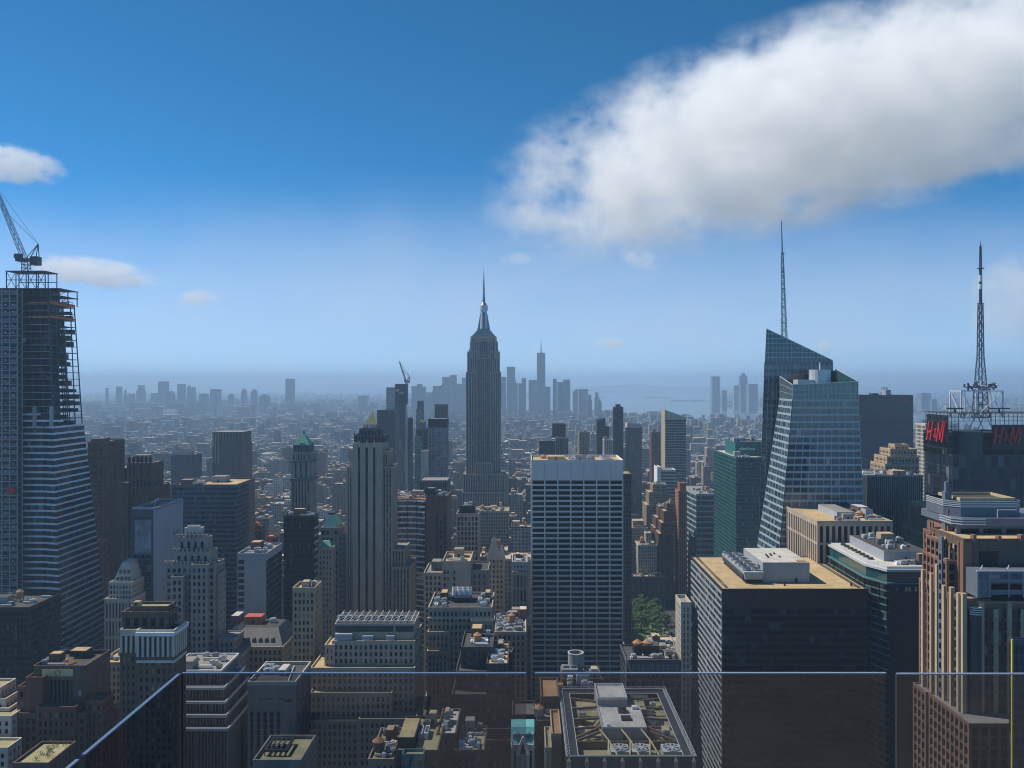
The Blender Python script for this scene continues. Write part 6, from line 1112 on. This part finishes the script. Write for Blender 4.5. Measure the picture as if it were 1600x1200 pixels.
# ---------------------------------------------------------------- far skylines
def skyline(items, d, where, grp, nm, cat, colr):
    rr = random.Random(len(items))
    its = sorted(items, key=lambda t: t[2])
    for i, it in enumerate(items):
        px0, px1, py = it[:3]; dd = d + rr.uniform(-350, 350); zt = Z(py, dd); x0, x1 = X(px0, dd), X(px1, dd); L = (x1 - x0) * rr.uniform(.8, 1.2); bx = []
        k = it[3] if len(it) > 3 else rr.choice(('flat', 'flat', 'step', 'cap'))
        c = colr[0] if rr.random() < .6 else colr[1]
        if k == 'flat': bx = [(x0, x1, dd, dd + L, 0, zt, c)]
        elif k == 'step': bx = [(x0, x1, dd, dd + L, 0, zt * .82, c), (x0 + (x1 - x0) * .18, x1 - (x1 - x0) * .12, dd + 4, dd + L - 4, zt * .82, zt, c)]
        else: bx = [(x0, x1, dd, dd + L, 0, zt * .93, c), (x0 + (x1 - x0) * .3, x1 - (x1 - x0) * .3, dd + 4, dd + L - 4, zt * .93, zt, c)]
        rank = its.index(it)
        h = 'tallest' if rank == 0 else ('second-tallest' if rank == 1 else None)
        wd = (px1 - px0); shape = {'flat': 'flat-topped', 'step': 'stepped', 'cap': 'cap-topped'}[k]; size = 'broad' if wd > 16 else ('slim' if wd < 8 else 'medium-wide')
        pos = '%s from the left' % ORD[i]
        lab = '%s hazy %s %s tower of %s, %s' % (h or '', size, shape, where, pos) if h else 'hazy %s %s tower of %s, %s' % (size, shape, where, pos)
        o = tinted(nm, bx, None, ((x0 + x1) / 2, dd, 0)); tag(o, ' '.join(lab.split()), cat, grp); LAND.append((px0, px1, py, py + 22, dd))
        if len(it) > 4: m = MB(); m.cyl((x0 + x1) / 2, dd + L / 2, 5, 1, zt, zt + (py - it[4]) * dd / F, 8); m.build('spire', 'steel', o, ((x0 + x1) / 2, dd, 0))
ORD = ['first', 'second', 'third', 'fourth', 'fifth', 'sixth', 'seventh', 'eighth', 'ninth', 'tenth', 'eleventh', 'twelfth', 'thirteenth', 'fourteenth', 'fifteenth', 'sixteenth', 'seventeenth', 'eighteenth', 'nineteenth', 'twentieth'] + ['%dth' % k if k % 10 not in (1, 2, 3) else '%d%s' % (k, ('st', 'nd', 'rd')[k % 10 - 1]) for k in range(21, 60)]
CB = ((.16, .18, .2), (.26, .26, .26))
skyline([(643, 650, 603), (646, 664, 600, 'cap'), (664, 676, 613), (676, 691, 603), (688, 704, 589, 'step'), (703, 713, 586, 'flat'), (712, 722, 600), (720, 730, 590, 'step'), (783, 791, 589), (792, 805, 573, 'flat'), (800, 809, 594), (810, 817, 599), (815, 822, 591, 'flat'), (826, 840, 594, 'flat'), (839, 852, 551, 'flat', 530), (848, 860, 604), (864, 870, 592, 'flat'), (871, 880, 597, 'flat'), (880, 891, 593, 'flat'), (895, 906, 608, 'cap'), (904, 919, 608, 'flat'), (917, 925, 617), (929, 936, 613, 'step'), (934, 940, 624)], 5900, 'the skyline behind the spired skyscraper', 'hazy downtown skyline towers', 'skyline_tower', 'skyscraper', CB)
skyline([(165, 168, 606, 'flat'), (181, 188, 604, 'flat'), (193, 197, 610), (199, 207, 615), (213, 224, 602, 'step'), (236, 247, 614), (247, 259, 596, 'flat'), (262, 271, 611, 'cap'), (277, 287, 600, 'flat'), (292, 297, 602, 'cap'), (299, 304, 605), (311, 323, 615, 'flat'), (328, 342, 608, 'flat'), (356, 364, 615), (377, 384, 607, 'cap'), (392, 400, 608, 'cap'), (405, 419, 616, 'cap'), (446, 458, 592, 'flat'), (559, 573, 618, 'flat')], 7000, 'the far left skyline', 'hazy far-shore towers at left', 'skyline_tower', 'skyscraper', CB)
skyline([(1113, 1125, 588, 'flat'), (1128, 1136, 610, 'flat'), (1147, 1156, 602, 'flat'), (1157, 1168, 583, 'cap', 579), (1170, 1184, 600, 'flat'), (1378, 1389, 605, 'step'), (1440, 1455, 614, 'flat'), (1456, 1464, 624)], 7600, 'the shore across the bay', 'hazy towers on the opposite shore', 'skyline_tower', 'skyscraper', CB)

# ---------------------------------------------------------------- streets in view, park
for nm, x, w_ in (('avenue', -105, 30), ('avenue', 165, 30)):
    sheet('sidewalk', 'pavement', [(x - w_ / 2 - 5, 420), (x - w_ / 2, 420), (x - w_ / 2, 3000), (x - w_ / 2 - 5, 3000)], .15); sheet('sidewalk', 'pavement', [(x + w_ / 2, 420), (x + w_ / 2 + 5, 420), (x + w_ / 2 + 5, 3000), (x + w_ / 2, 3000)], .15)
    for k in (-5, 0, 5):
        m = MB()
        for q in range(300): m.box(x + k - .1, x + k + .1, 430 + q * 8, 433 + q * 8, .004, .012)
        tag(m.build('lane_marking', 'white_sign'), kind='structure')
sheet('park_lawn', 'leaves', [(70, 862), (147, 862), (147, 984), (70, 984)], .02)
def tree_mesh(seed):
    rr = random.Random(seed); t = MB(); t.bar((0, 0, 0), (0, 0, 7), .7, .45); br = [Vector((0, 0, 7))]
    lv = MB()
    cl = []
    for k in range(26):
        a = rr.uniform(0, 6.283); r = 5.6 * math.sqrt(rr.random()); z = rr.uniform(6.5, 15.5) ; r *= max(.25, 1 - ((z - 10) / 7) ** 2); cl.append((Vector((r * math.cos(a), r * math.sin(a), z)), rr.uniform(1.1, 2.1)))
    for c, r in cl[:9]: t.bar((0, 0, 6.5), c, .35, .06)
    for c, r in cl:
        for k in range(75):
            v = Vector((rr.gauss(0, 1), rr.gauss(0, 1), rr.gauss(0, .8))).normalized() * r * rr.uniform(.55, 1.05); p = c + v; n = (v.normalized() + Vector((rr.uniform(-.7, .7), rr.uniform(-.7, .7), rr.uniform(-.3, .8)))).normalized(); a = n.orthogonal().normalized() * rr.uniform(.22, .45); b2 = n.cross(a).normalized() * rr.uniform(.18, .4); q = len(lv.v); lv.v += [tuple(p - a), tuple(p - b2), tuple(p + a), tuple(p + b2)]; lv.f.append((q, q + 1, q + 2, q + 3))
    return t.mesh('trunk', 'bark'), lv.mesh('crown', 'leaves')
TM = [tree_mesh(k) for k in range(3)]
rr = random.Random(5); spots = []
LAND.append((972, 1062, 930, 990, 868))
for _ in range(900):
    if len(spots) >= 40: break
    px = rr.uniform(970, 1060); d_ = rr.uniform(868, 974); x = X(px, d_)
    if all((x - q[0]) ** 2 + (d_ - q[1]) ** 2 > 42 for q in spots) and x < 147: spots.append((x, d_))
for x, y in spots:
    e = empty('street_tree', (x, y, 0), 'leafy green tree in the small park between the white grid tower and the black office', 'tree', 'trees in the small park'); k = rr.randrange(3); s_ = rr.uniform(.85, 1.25); e.scale = (s_, s_, s_ * rr.uniform(.9, 1.1)); e.rotation_euler[2] = rr.uniform(0, 6.28)
    for nm, me in zip(('trunk', 'crown'), TM[k]): c = bpy.data.objects.new(nm, me); COL.objects.link(c); c.parent = e
# vehicles on the avenue beside the park
CARC = (('yellow_paint', 'yellow taxi'), ('white_metal', 'white car'), ('black_metal', 'black car'), ('pale_metal', 'silver car'))
def car_mesh(mat):
    m = MB(); m.loft([(-.9, -2.2, .35), (.9, -2.2, .35), (.9, 2.2, .35), (-.9, 2.2, .35)], [(-.86, -2.15, .85), (.86, -2.15, .85), (.86, 2.15, .9), (-.86, 2.15, .9)]); body = m.mesh('body', mat)
    c = MB(); c.loft([(-.8, -1.6, .86), (.8, -1.6, .86), (.8, 1.0, .88), (-.8, 1.0, .88)], [(-.65, -1.1, 1.42), (.65, -1.1, 1.42), (.65, .5, 1.42), (-.65, .5, 1.42)]); cab = c.mesh('cabin', 'glass_black'); w_ = MB()
    for a in (-.85, .7):
        for b_ in (-1.4, 1.4): w_.box(a, a + .18, b_ - .32, b_ + .32, 0, .62)
    return body, cab, w_.mesh('wheels', 'black_metal')
CM = {c[0]: car_mesh(c[0]) for c in CARC}
for k in range(16):
    mt, nm = CARC[rr.choice((0, 0, 1, 2, 3))]; e = empty('parked_car' if k % 3 == 0 else 'car', (165 + rr.choice((-12, -5, 0, 5, 12)), 870 + k * 16 + rr.uniform(-3, 3), 0), 'tiny %s on the avenue beside the park' % nm, 'car', nm + 's on the avenue beside the park')
    for n2, me in zip(('body', 'cabin', 'wheel_set'), CM[mt]): c = bpy.data.objects.new(n2, me); COL.objects.link(c); c.parent = e

# ================================================================ the rest of the city: lots on the street grid
AVES = [-3600, -3300, -3000, -2700, -2400, -2100, -1800, -1500, -1200, -930, -690, -540, -400, -255, -105, 165, 445, 725, 1005, 1285, 1560, 1840, 2120, 2400]
def shore_ok(x, y):
    if y > 7250: return False
    px, py = VX + x * F / y, VY + H * F / y
    if px > 930:
        lim = 646 + (px - 940) * (658 - 646) / 120 if px < 1060 else (657 + (px - 1060) * 14 / 390 if px < 1450 else 671 + (px - 1450) * .13)
        if py < lim + 1: return False
    if x < 430 and y > 4700 and x < -1600 + (y - 5600) * .65 and not (x > -1600 and y < 5600): return x > -4200 + max(0, (y - 4700)) * 2.9
    return True
rng = random.Random(77); lots = []
y = 318.
while y < 7200:
    for y0 in (y, y + 32):
        x = -.68 * (y0 + 60) - 60
        xmax = .62 * (y0 + 60) + 60
        while x < xmax:
            w_ = rng.choice((14, 18, 22, 26, 32, 40)) * rng.uniform(.85, 1.15) * (1 if y0 < 2500 else 1.25)
            av = [a for a in AVES if x - 16 < a < x + w_ + 16]
            if av: x = av[0] + 17; w_ = min(w_, 30)
            if any(x - 15 < a < x + w_ + 15 for a in AVES): x += 10; continue
            L = rng.uniform(22, 29)
            r = rng.random(); east = x < -100
            if y0 < 700: h = rng.uniform(35, 95)
            elif y0 < 1300: h = rng.uniform(28, 80) if r < .85 else rng.uniform(80, 130)
            elif y0 < 2300: h = rng.uniform(18, 55) if r < .88 else rng.uniform(55, 105)
            elif y0 < 4500: h = rng.uniform(12, 34) if r < .9 else rng.uniform(36, 82)
            else: h = rng.uniform(10, 30) if r < .9 else rng.uniform(32, 75)
            lots.append([x, x + w_, y0 + rng.uniform(0, 2), y0 + L, h]); x += w_ + (.6 if rng.random() < .8 else 8)
    y += 80
keep = []
PARK = (60, 185, 860, 985)
for x0, x1, y0, y1, h in lots:
    if not shore_ok((x0 + x1) / 2, y0): continue
    if any(x0 < f[1] + 1 and x1 > f[0] - 1 and y0 < f[3] + 1 and y1 > f[2] - 1 for f in FOOT): continue
    if x1 > PARK[0] and x0 < PARK[1] and y0 < PARK[3] and y1 > PARK[2] - 120: continue
    pa = VX + min(x0 / y0, x0 / y1) * F; pb = VX + max(x1 / y0, x1 / y1) * F
    if pb < -5 or pa > 1605: continue
    lim = 640 if y0 > 1500 else 690      # highest pixel row a filler roof may reach
    for (l0, l1, lt, lb, ld) in LAND:
        if ld > y0 and l0 < pb - .5 and l1 > pa + .5: lim = max(lim, lb)
    zmax = H - (lim - VY) * y1 / F
    if lim > 1195: continue
    if zmax < h: h = zmax * rng.uniform(.8, 1.) if zmax > 14 else 0
    if h < 9: continue
    ptop = VY + (H - h) * F / y0
    if ptop > 1215: continue
    keep.append((x0, x1, y0, y1, h, pa, pb, ptop))
# which of them show, and how much: coarse painter's raster, far to near
GW, GH = 400, 300; buf = [[-1] * GW for _ in range(GH)]
draw = [(k[2], k[5], k[6], VY + (H - k[4]) * F / k[3], VY + H * F / k[2], i) for i, k in enumerate(keep)] + [(l[4], l[0], l[1], l[2], 1200 if l[3] >= 1199 else VY + H * F / l[4], -2) for l in LAND]
draw.sort(key=lambda t: -t[0])
for d_, a, c, t, bt, i in draw:
    a, c, t, bt = int(max(0, a / 4)), int(min(GW, c / 4 + 1)), int(max(0, t / 4)), int(min(GH, bt / 4 + 1))
    if c > a:
        for yy in range(t, bt): buf[yy][a:c] = [i] * (c - a)
cnt = {}
for row in buf:
    for i in row:
        if i >= 0: cnt[i] = cnt.get(i, 0) + 1
order = sorted(cnt, key=lambda i: -cnt[i] * (1 if keep[i][2] < 1500 else .8)); NIND = 165
solo = set(order[:NIND])
LM = [(145, 'the narrow brown tower'), (215, 'the finialed gothic tower'), (310, 'the banded office'), (355, 'the notched reddish tower'), (415, 'the blank grey slab'), (470, 'the green pyramid tower'), (520, 'the teal hipped roof'), (575, 'the striped limestone tower'), (638, 'the concave glass office'), (684, 'the blue-windowed tower'), (730, 'the white-framed office'), (756, 'the spired skyscraper'), (810, 'the ornate slim office'), (900, 'the white grid tower'), (992, 'the white-topped tower'), (1055, 'the slant-topped tower'), (1100, 'the chamfered glass office'), (1170, 'the green glass office'), (1270, 'the faceted glass tower'), (1398, 'the ribbed dark tower'), (1530, 'the mast tower'), (40, 'the unfinished skyscraper'), (90, 'the unfinished skyscraper')]
used = {}
def place_label(k, colname, stp, tank):
    x0, x1, y0, y1, h, pa, pb, pt = k; pc = (pa + pb) / 2; near = min(LM, key=lambda t: abs(t[0] - pc)); off = pc - near[0]
    side = 'left of' if off < -12 else ('right of' if off > 12 else None)
    dist = 'foreground' if y0 < 520 else ('near' if y0 < 760 else ('midway back' if y0 < 1250 else ('far back' if y0 < 2200 else 'farthest')))
    hh = 'low' if h < 28 else ('mid-height' if h < 70 else 'tall')
    base = '%s %s %sblock%s, %s, %s %s' % (hh, colname, 'stepped ' if stp else '', ' with tank' if tank else '', dist, side or 'below', near[1]); used[base] = used.get(base, 0) + 1
    return base, used[base]
labelled = []
for i in sorted(solo, key=lambda i: keep[i][2]):
    k = keep[i]; x0, x1, y0, y1, h = k[:5]; rr = random.Random(i); cn, cc = rr.choices(PAL, WTS)[0]; v = rr.uniform(.6, .95); cc = tuple(min(.8, c * v) for c in cc)
    tank = rr.random() < .5 and y0 < 2200; stp = rr.random() < .35
    base, n = place_label(k, cn, stp, tank)
    if y0 < 620:
        wm = {'tan brick': 'tan_stone', 'red brick': 'brick_red', 'grey stone': 'grey_stone', 'pale stone': 'pale_stone', 'brown brick': 'brick_brown', 'white': 'white_paint', 'dark grey': 'dark_stone', 'blue-grey': 'grey_panel', 'buff brick': 'buff'}[cn]
        b = Bld('city_building', base, 1200, group='ordinary buildings of the city', nwin=50); st = ST(wm, rr.uniform(2.5, 3.4), 3.6, rr.uniform(1, 1.5), 1.5, roof=rr.choice(('roof_tan', 'roof_grey', 'roof_olive', 'roof_dark')), proud=.35)
        if stp: b.block(x0, x1, y0, y1, 0, h * .8, st); r_ = b.block(x0 + (x1 - x0) * .12, x1 - (x1 - x0) * .12, y0 + 4, y1, h * .8, h, st)
        else: r_ = b.block(x0, x1, y0, y1, 0, h, st)
        b.clutter(r_, rr.randint(5, 9), i, 1 if tank else 0, .8); o = b.done()
    else:
        e = empty('city_building', ((x0 + x1) / 2, (y0 + y1) / 2, 0), base, 'building', 'ordinary buildings of the city'); org = tuple(e.location); o = e
        body = [(x0, x1, y0, y1, 0, h * (.8 if stp else 1), cc)]; a0, a1, b0, b1 = x0, x1, y0, y1
        if stp: a0, a1, b0 = x0 + (x1 - x0) * .15, x1 - (x1 - x0) * .12, y0 + 5; body.append((a0, a1, b0, b1, h * .8, h, cc))
        tinted('wall', body, e, org)
        if y0 < 2400:
            MB().ring(a0 - .1, a1 + .1, b0 - .1, b1 + .1, h - .2, h + 1.1, .5).build('parapet', rr.choice(('concrete', 'pale_stone', 'brick_brown')), e, org)
            w_ = (a1 - a0) * rr.uniform(.25, .45); u = rr.uniform(a0 + 1, a1 - w_ - 1); tinted('bulkhead', [(u, u + w_, b0 + 6, b0 + 14, h, h + rr.uniform(3, 6), cc)], e, org)
            if tank: tx = rr.uniform(a0 + 3, a1 - 3); m = MB(); m.cyl(tx, b0 + 18, 2.1, 2.1, h + 3, h + 7, 10); m.cyl(tx, b0 + 18, 2.3, .1, h + 7, h + 8.6, 10); m.box(tx - 1.4, tx + 1.4, b0 + 16.6, b0 + 19.4, h, h + 3); m.build('water_tank', 'wood_tank', e, org)
            for q in range(rr.randint(1, 3)): u, s_ = rr.uniform(a0 + 1, a1 - 4), rr.uniform(1.5, 3); m = MB(); m.box(u, u + s_, b0 + 2, b0 + 2 + s_, h, h + rr.uniform(1.2, 2.2)); m.build('mechanical_unit', rr.choice(('pale_metal', 'white_metal', 'steel')), e, org)
    labelled.append((o, base, n))
tot = {}
for o, base, n in labelled: tot[base] = max(tot.get(base, 0), n)
for o, base, n in labelled:
    if tot[base] > 1: o['label'] = ('nearest' if n == 1 else ORD[n - 1] + '-nearest') + ' ' + base
# everything smaller becomes one mass
rng = random.Random(9); mass = []
def mass_box(x0, x1, y0, y1, h):
    c = rng.choices(PAL, WTS)[0][1]; v = rng.uniform(.45, .95); c = tuple(min(.8, q * v) for q in c); mass.append((x0, x1, y0, y1, 0, h, c))
    if y0 < 4500: w_ = (x1 - x0) * rng.uniform(.2, .5); u = rng.uniform(x0 + .5, x1 - w_ - .5); mass.append((u, u + w_, y0 + 4, y0 + 12, h, h + rng.uniform(2.5, 6), c))
    if y0 < 2500:
        for q in range(3): u = rng.uniform(x0 + .5, x1 - 3); s_ = rng.uniform(1.2, 2.6); t_ = rng.uniform(y0 + 1, y1 - 4); mass.append((u, u + s_, t_, t_ + s_, h, h + rng.uniform(1, 3.5), (.6, .58, .55)))
for i, k in enumerate(keep):
    if i not in solo: mass_box(*k[:5])
tag(tinted('distant_city_blocks', mass), 'countless small city blocks filling the ground between the towers', 'buildings', kind='stuff')
mass = []
for _ in range(9000):      # low town across the river, left
    y0 = 5000 * math.exp(rng.random() * 1.35); px = rng.uniform(110, 830); x0 = X(px, y0)
    if x0 > -700 + (y0 - 7800) * .1 or (y0 < 7800 and x0 > -4300 + (y0 - 4900) * 2.0): continue
    w_ = rng.uniform(18, 60); mass_box(x0, x0 + w_, y0, y0 + rng.uniform(20, 50), rng.uniform(8, 26) if rng.random() < .9 else rng.uniform(30, 75))
for _ in range(150):
    y0 = rng.uniform(5600, 8600); px = rng.uniform(120, 640); x0 = X(px, y0)
    if x0 > -700 or (y0 < 7800 and x0 > -4300 + (y0 - 4900) * 2.0): continue
    mass_box(x0, x0 + rng.uniform(40, 130), y0, y0 + 40, rng.uniform(40, 105))
tag(tinted('far_shore_town', mass), 'hazy low town spreading to the horizon at left', 'buildings', kind='stuff')
mass = []
for _ in range(4200):      # low town across the water, right
    y0 = 7400 * math.exp(rng.random() * 1.0); px = rng.uniform(1112, 1640); x0 = X(px, y0)
    if VY + H * F / y0 > 636 + (px - 1118) * .03: continue
    w_ = rng.uniform(20, 70); mass_box(x0, x0 + w_, y0, y0 + rng.uniform(20, 60), rng.uniform(7, 24) if rng.random() < .93 else rng.uniform(30, 70))
tag(tinted('opposite_shore_town', mass), 'hazy low town on the opposite shore at right', 'buildings', kind='stuff')
# a pale ferry terminal slab and white sheds that catch the light
b = None

# ================================================================ glass balustrade of the terrace
def pane(label, p, q, zb, zt):
    """upright pane from p to q (plan), with a polished top edge"""
    P, Q = Vector((p[0], p[1], 0)), Vector((q[0], q[1], 0)); t = (Q - P).normalized(); n = Vector((t.y, -t.x, 0)) * .009; org = (p[0], p[1], zb); e = empty('glass_balustrade', org, label, 'glass balustrade', 'glass balustrades of the terrace')
    def quad(z): return [(P.x + n.x, P.y + n.y, z), (Q.x + n.x, Q.y + n.y, z), (Q.x - n.x, Q.y - n.y, z), (P.x - n.x, P.y - n.y, z)]
    MB().loft(quad(zb), quad(zt)).build('pane', 'clear_pane', e, org); MB().loft(quad(zt), quad(zt + .007)).build('top_edge', 'pane_edge', e, org)
    u = MB(); u.loft([(P.x - t.x * .004 + n.x, P.y - t.y * .004 + n.y, zb), (P.x + n.x, P.y + n.y, zb), (P.x - n.x, P.y - n.y, zb), (P.x - t.x * .004 - n.x, P.y - t.y * .004 - n.y, zb)], [(P.x - t.x * .004 + n.x, P.y - t.y * .004 + n.y, zt), (P.x + n.x, P.y + n.y, zt), (P.x - n.x, P.y - n.y, zt), (P.x - t.x * .004 - n.x, P.y - t.y * .004 - n.y, zt)]); u.build('side_edge', 'dark_metal', e, org)
    MB().loft(quad(zb - .12), quad(zb)).build('base_shoe', 'steel', e, org)
D0 = 5.; zt = H - 1.718; zb = H - 3.0
pane('clear glass panel left of centre, ending below the white grid tower', (X(285, D0), D0), (X(822, D0), D0), zb, zt)
pane('clear glass panel right of centre, top edge crossing the black office tower', (X(836, D0), D0), (X(1384, D0), D0), zb, zt)
pane('clear glass panel at the right edge over the stepped brick tower', (X(1401, D0), D0), (X(1980, D0), D0), zb, zt - .004)
pane('side glass panel whose blue edge slants down to the left', (X(282, D0), 3.9), (X(282, D0), D0 - .02), zb, zt)
pane('short stub of side glass panel at the bottom edge, left', (X(282, D0), 2.0), (X(282, D0), 3.85), zb, zt)
m = MB(); m.box(-6, 7, .6, 5.1, H - 3.6, zb - .12); tag(m.build('terrace_floor', 'concrete'), kind='structure')
# ================================================================ air
def vol_mat(name, col, dens, aniso=0.):
    m = bpy.data.materials.new(name); m.use_nodes = True; t = m.node_tree; t.nodes.remove(t.nodes['Principled BSDF']); v = t.nodes.new('ShaderNodeVolumePrincipled')
    v.inputs['Color'].default_value = col + (1,); v.inputs['Density'].default_value = dens; v.inputs['Anisotropy'].default_value = aniso
    t.links.new(v.outputs[0], t.nodes['Material Output'].inputs['Volume']); MAT[name] = m; return m, t, v
vol_mat('haze_air', (.44, .66, .92), .000105, .1)
m = MB(); m.box(-32000, 32000, -3200, 36000, -6, 470); tag(m.build('haze', 'haze_air'), kind='stuff', label='pale blue haze thickening towards the horizon', cat='haze')
def cloud(label, px0, px1, py0, py1, d, tilt=0., dens=.006, nscale=1.6, seed=0., thresh=.12, depth=.6, detail=7, amp=2.3, gain=2.2, boxy=False):
    nm = 'cloud_%d' % seed; m, t, v = vol_mat(nm, (1, 1, 1), 0., .1); ns, ls = t.nodes, t.links
    tc = ns.new('ShaderNodeTexCoord').outputs['Object']
    if boxy:
        sx = ns.new('ShaderNodeSeparateXYZ'); ls.new(tc, sx.inputs[0]); q = [mnode(ns, ls, 'POWER', mnode(ns, ls, 'ABSOLUTE', sx.outputs[i]), 2.4) for i in range(3)]
        L = mnode(ns, ls, 'POWER', mnode(ns, ls, 'ADD', mnode(ns, ls, 'ADD', q[0], q[1]), q[2]), 1 / 2.4)
    else:
        ln = ns.new('ShaderNodeVectorMath'); ln.operation = 'LENGTH'; ls.new(tc, ln.inputs[0]); L = ln.outputs['Value']
    ge = ns.new('ShaderNodeNewGeometry').outputs['Position']
    mp = ns.new('ShaderNodeMapping'); mp.inputs['Scale'].default_value = (1 / d, 1 / d, 1.5 / d); mp.inputs['Location'].default_value = (seed, seed * .7, 0); ls.new(ge, mp.inputs[0])
    nz = ns.new('ShaderNodeTexNoise'); nz.inputs['Scale'].default_value = nscale * 6; nz.inputs['Detail'].default_value = detail; nz.inputs['Roughness'].default_value = .64; ls.new(mp.outputs[0], nz.inputs['Vector'])
    f = mnode(ns, ls, 'SUBTRACT', 1.0, L)
    f = mnode(ns, ls, 'ADD', mnode(ns, ls, 'MULTIPLY', f, .85), mnode(ns, ls, 'MULTIPLY', mnode(ns, ls, 'SUBTRACT', nz.outputs[0], .5), amp))
    f = mnode(ns, ls, 'SUBTRACT', f, thresh); f = mnode(ns, ls, 'MAXIMUM', f, 0.); f = mnode(ns, ls, 'MINIMUM', mnode(ns, ls, 'MULTIPLY', f, gain), 1.)
    f = mnode(ns, ls, 'MULTIPLY', f, mnode(ns, ls, 'MINIMUM', mnode(ns, ls, 'MULTIPLY', mnode(ns, ls, 'SUBTRACT', 1.0, L), 4.), 1.))
    ls.new(mnode(ns, ls, 'MULTIPLY', f, dens), v.inputs['Density'])
    x0, x1, z0, z1 = X(px0, d), X(px1, d), Z(py1, d), Z(py0, d)
    me = bpy.data.meshes.new('cloud'); n, k = 24, 12; vs = [(0, 0, -1)] + [(math.sin(math.pi * j / k) * math.cos(2 * math.pi * i / n), math.sin(math.pi * j / k) * math.sin(2 * math.pi * i / n), -math.cos(math.pi * j / k)) for j in range(1, k) for i in range(n)] + [(0, 0, 1)]
    fs = [(0, 1 + (i + 1) % n, 1 + i) for i in range(n)] + [(1 + j * n + i, 1 + j * n + (i + 1) % n, 1 + (j + 1) * n + (i + 1) % n, 1 + (j + 1) * n + i) for j in range(k - 2) for i in range(n)] + [(len(vs) - 1, 1 + (k - 2) * n + i, 1 + (k - 2) * n + (i + 1) % n) for i in range(n)]
    if boxy: bx = MB().box(-1, 1, -1, 1, -1, 1); vs, fs = bx.v, bx.f
    me.from_pydata(vs, [], fs); me.materials.append(m); o = bpy.data.objects.new('cloud', me); COL.objects.link(o)
    o.location = ((x0 + x1) / 2, d, (z0 + z1) / 2); o.scale = ((x1 - x0) / 2, (x1 - x0) / 2 * depth, (z1 - z0) / 2); o.rotation_euler = (0, R(-tilt), 0)
    tag(o, label, 'cloud', 'clouds'); return o
cloud('huge white cloud bank filling the upper right of the sky, ragged left end', 715, 2010, 12, 342, 6000, 14, .0042, 2.6, 1, .02, .4, 10, 3.4, 1.5, True)
cloud('small bright puff at the left edge high above the unfinished skyscraper', -90, 110, 222, 290, 7000, -8, .004, 8, 2, .0, .5, 8, 3.2, 3)
cloud('low pale streak of cloud just right of the crane on the unfinished skyscraper', 20, 262, 398, 452, 9000, -7, .0035, 9, 3, -.02, .4, 9, 3.6, 2.6)
cloud('faint small wisp low in the left sky, right of the pale streak', 270, 345, 450, 482, 9500, 5, .004, 11, 4, -.05, .5, 8, 3.)
cloud('tiny puff of cloud above the hazy downtown skyline', 925, 985, 526, 546, 12000, 0, .004, 14, 5, -.1, .6, 8, 3.)
cloud('faint wisp under the big cloud, above the spired skyscraper and right', 775, 840, 392, 416, 8000, 0, .003, 11, 6, -.05, .5, 8, 3.)
cloud('faint wisp under the lower edge of the big cloud', 960, 1040, 385, 425, 8000, -15, .003, 9, 7, -.05, .5, 8, 3.)
cloud('soft grey cloud at the right edge beside the tall broadcast mast', 1500, 1720, 380, 560, 9000, 12, .0015, 4, 8, .0, .5, 8, 3.)
o = cloud('wisp of white steam rising from the roof of the faceted glass tower', 1274, 1303, 528, 556, 640, -20, .09, 16, 9, -.1, .5, 5); o.name = 'steam'; o['category'] = 'steam'; del o['group']
cloud('broad thin grey veil lying along the whole horizon', -1600, 3200, 330, 720, 24000, 0, .00007, 1.4, 11, -.2, .3, 6, 1.9, .8)
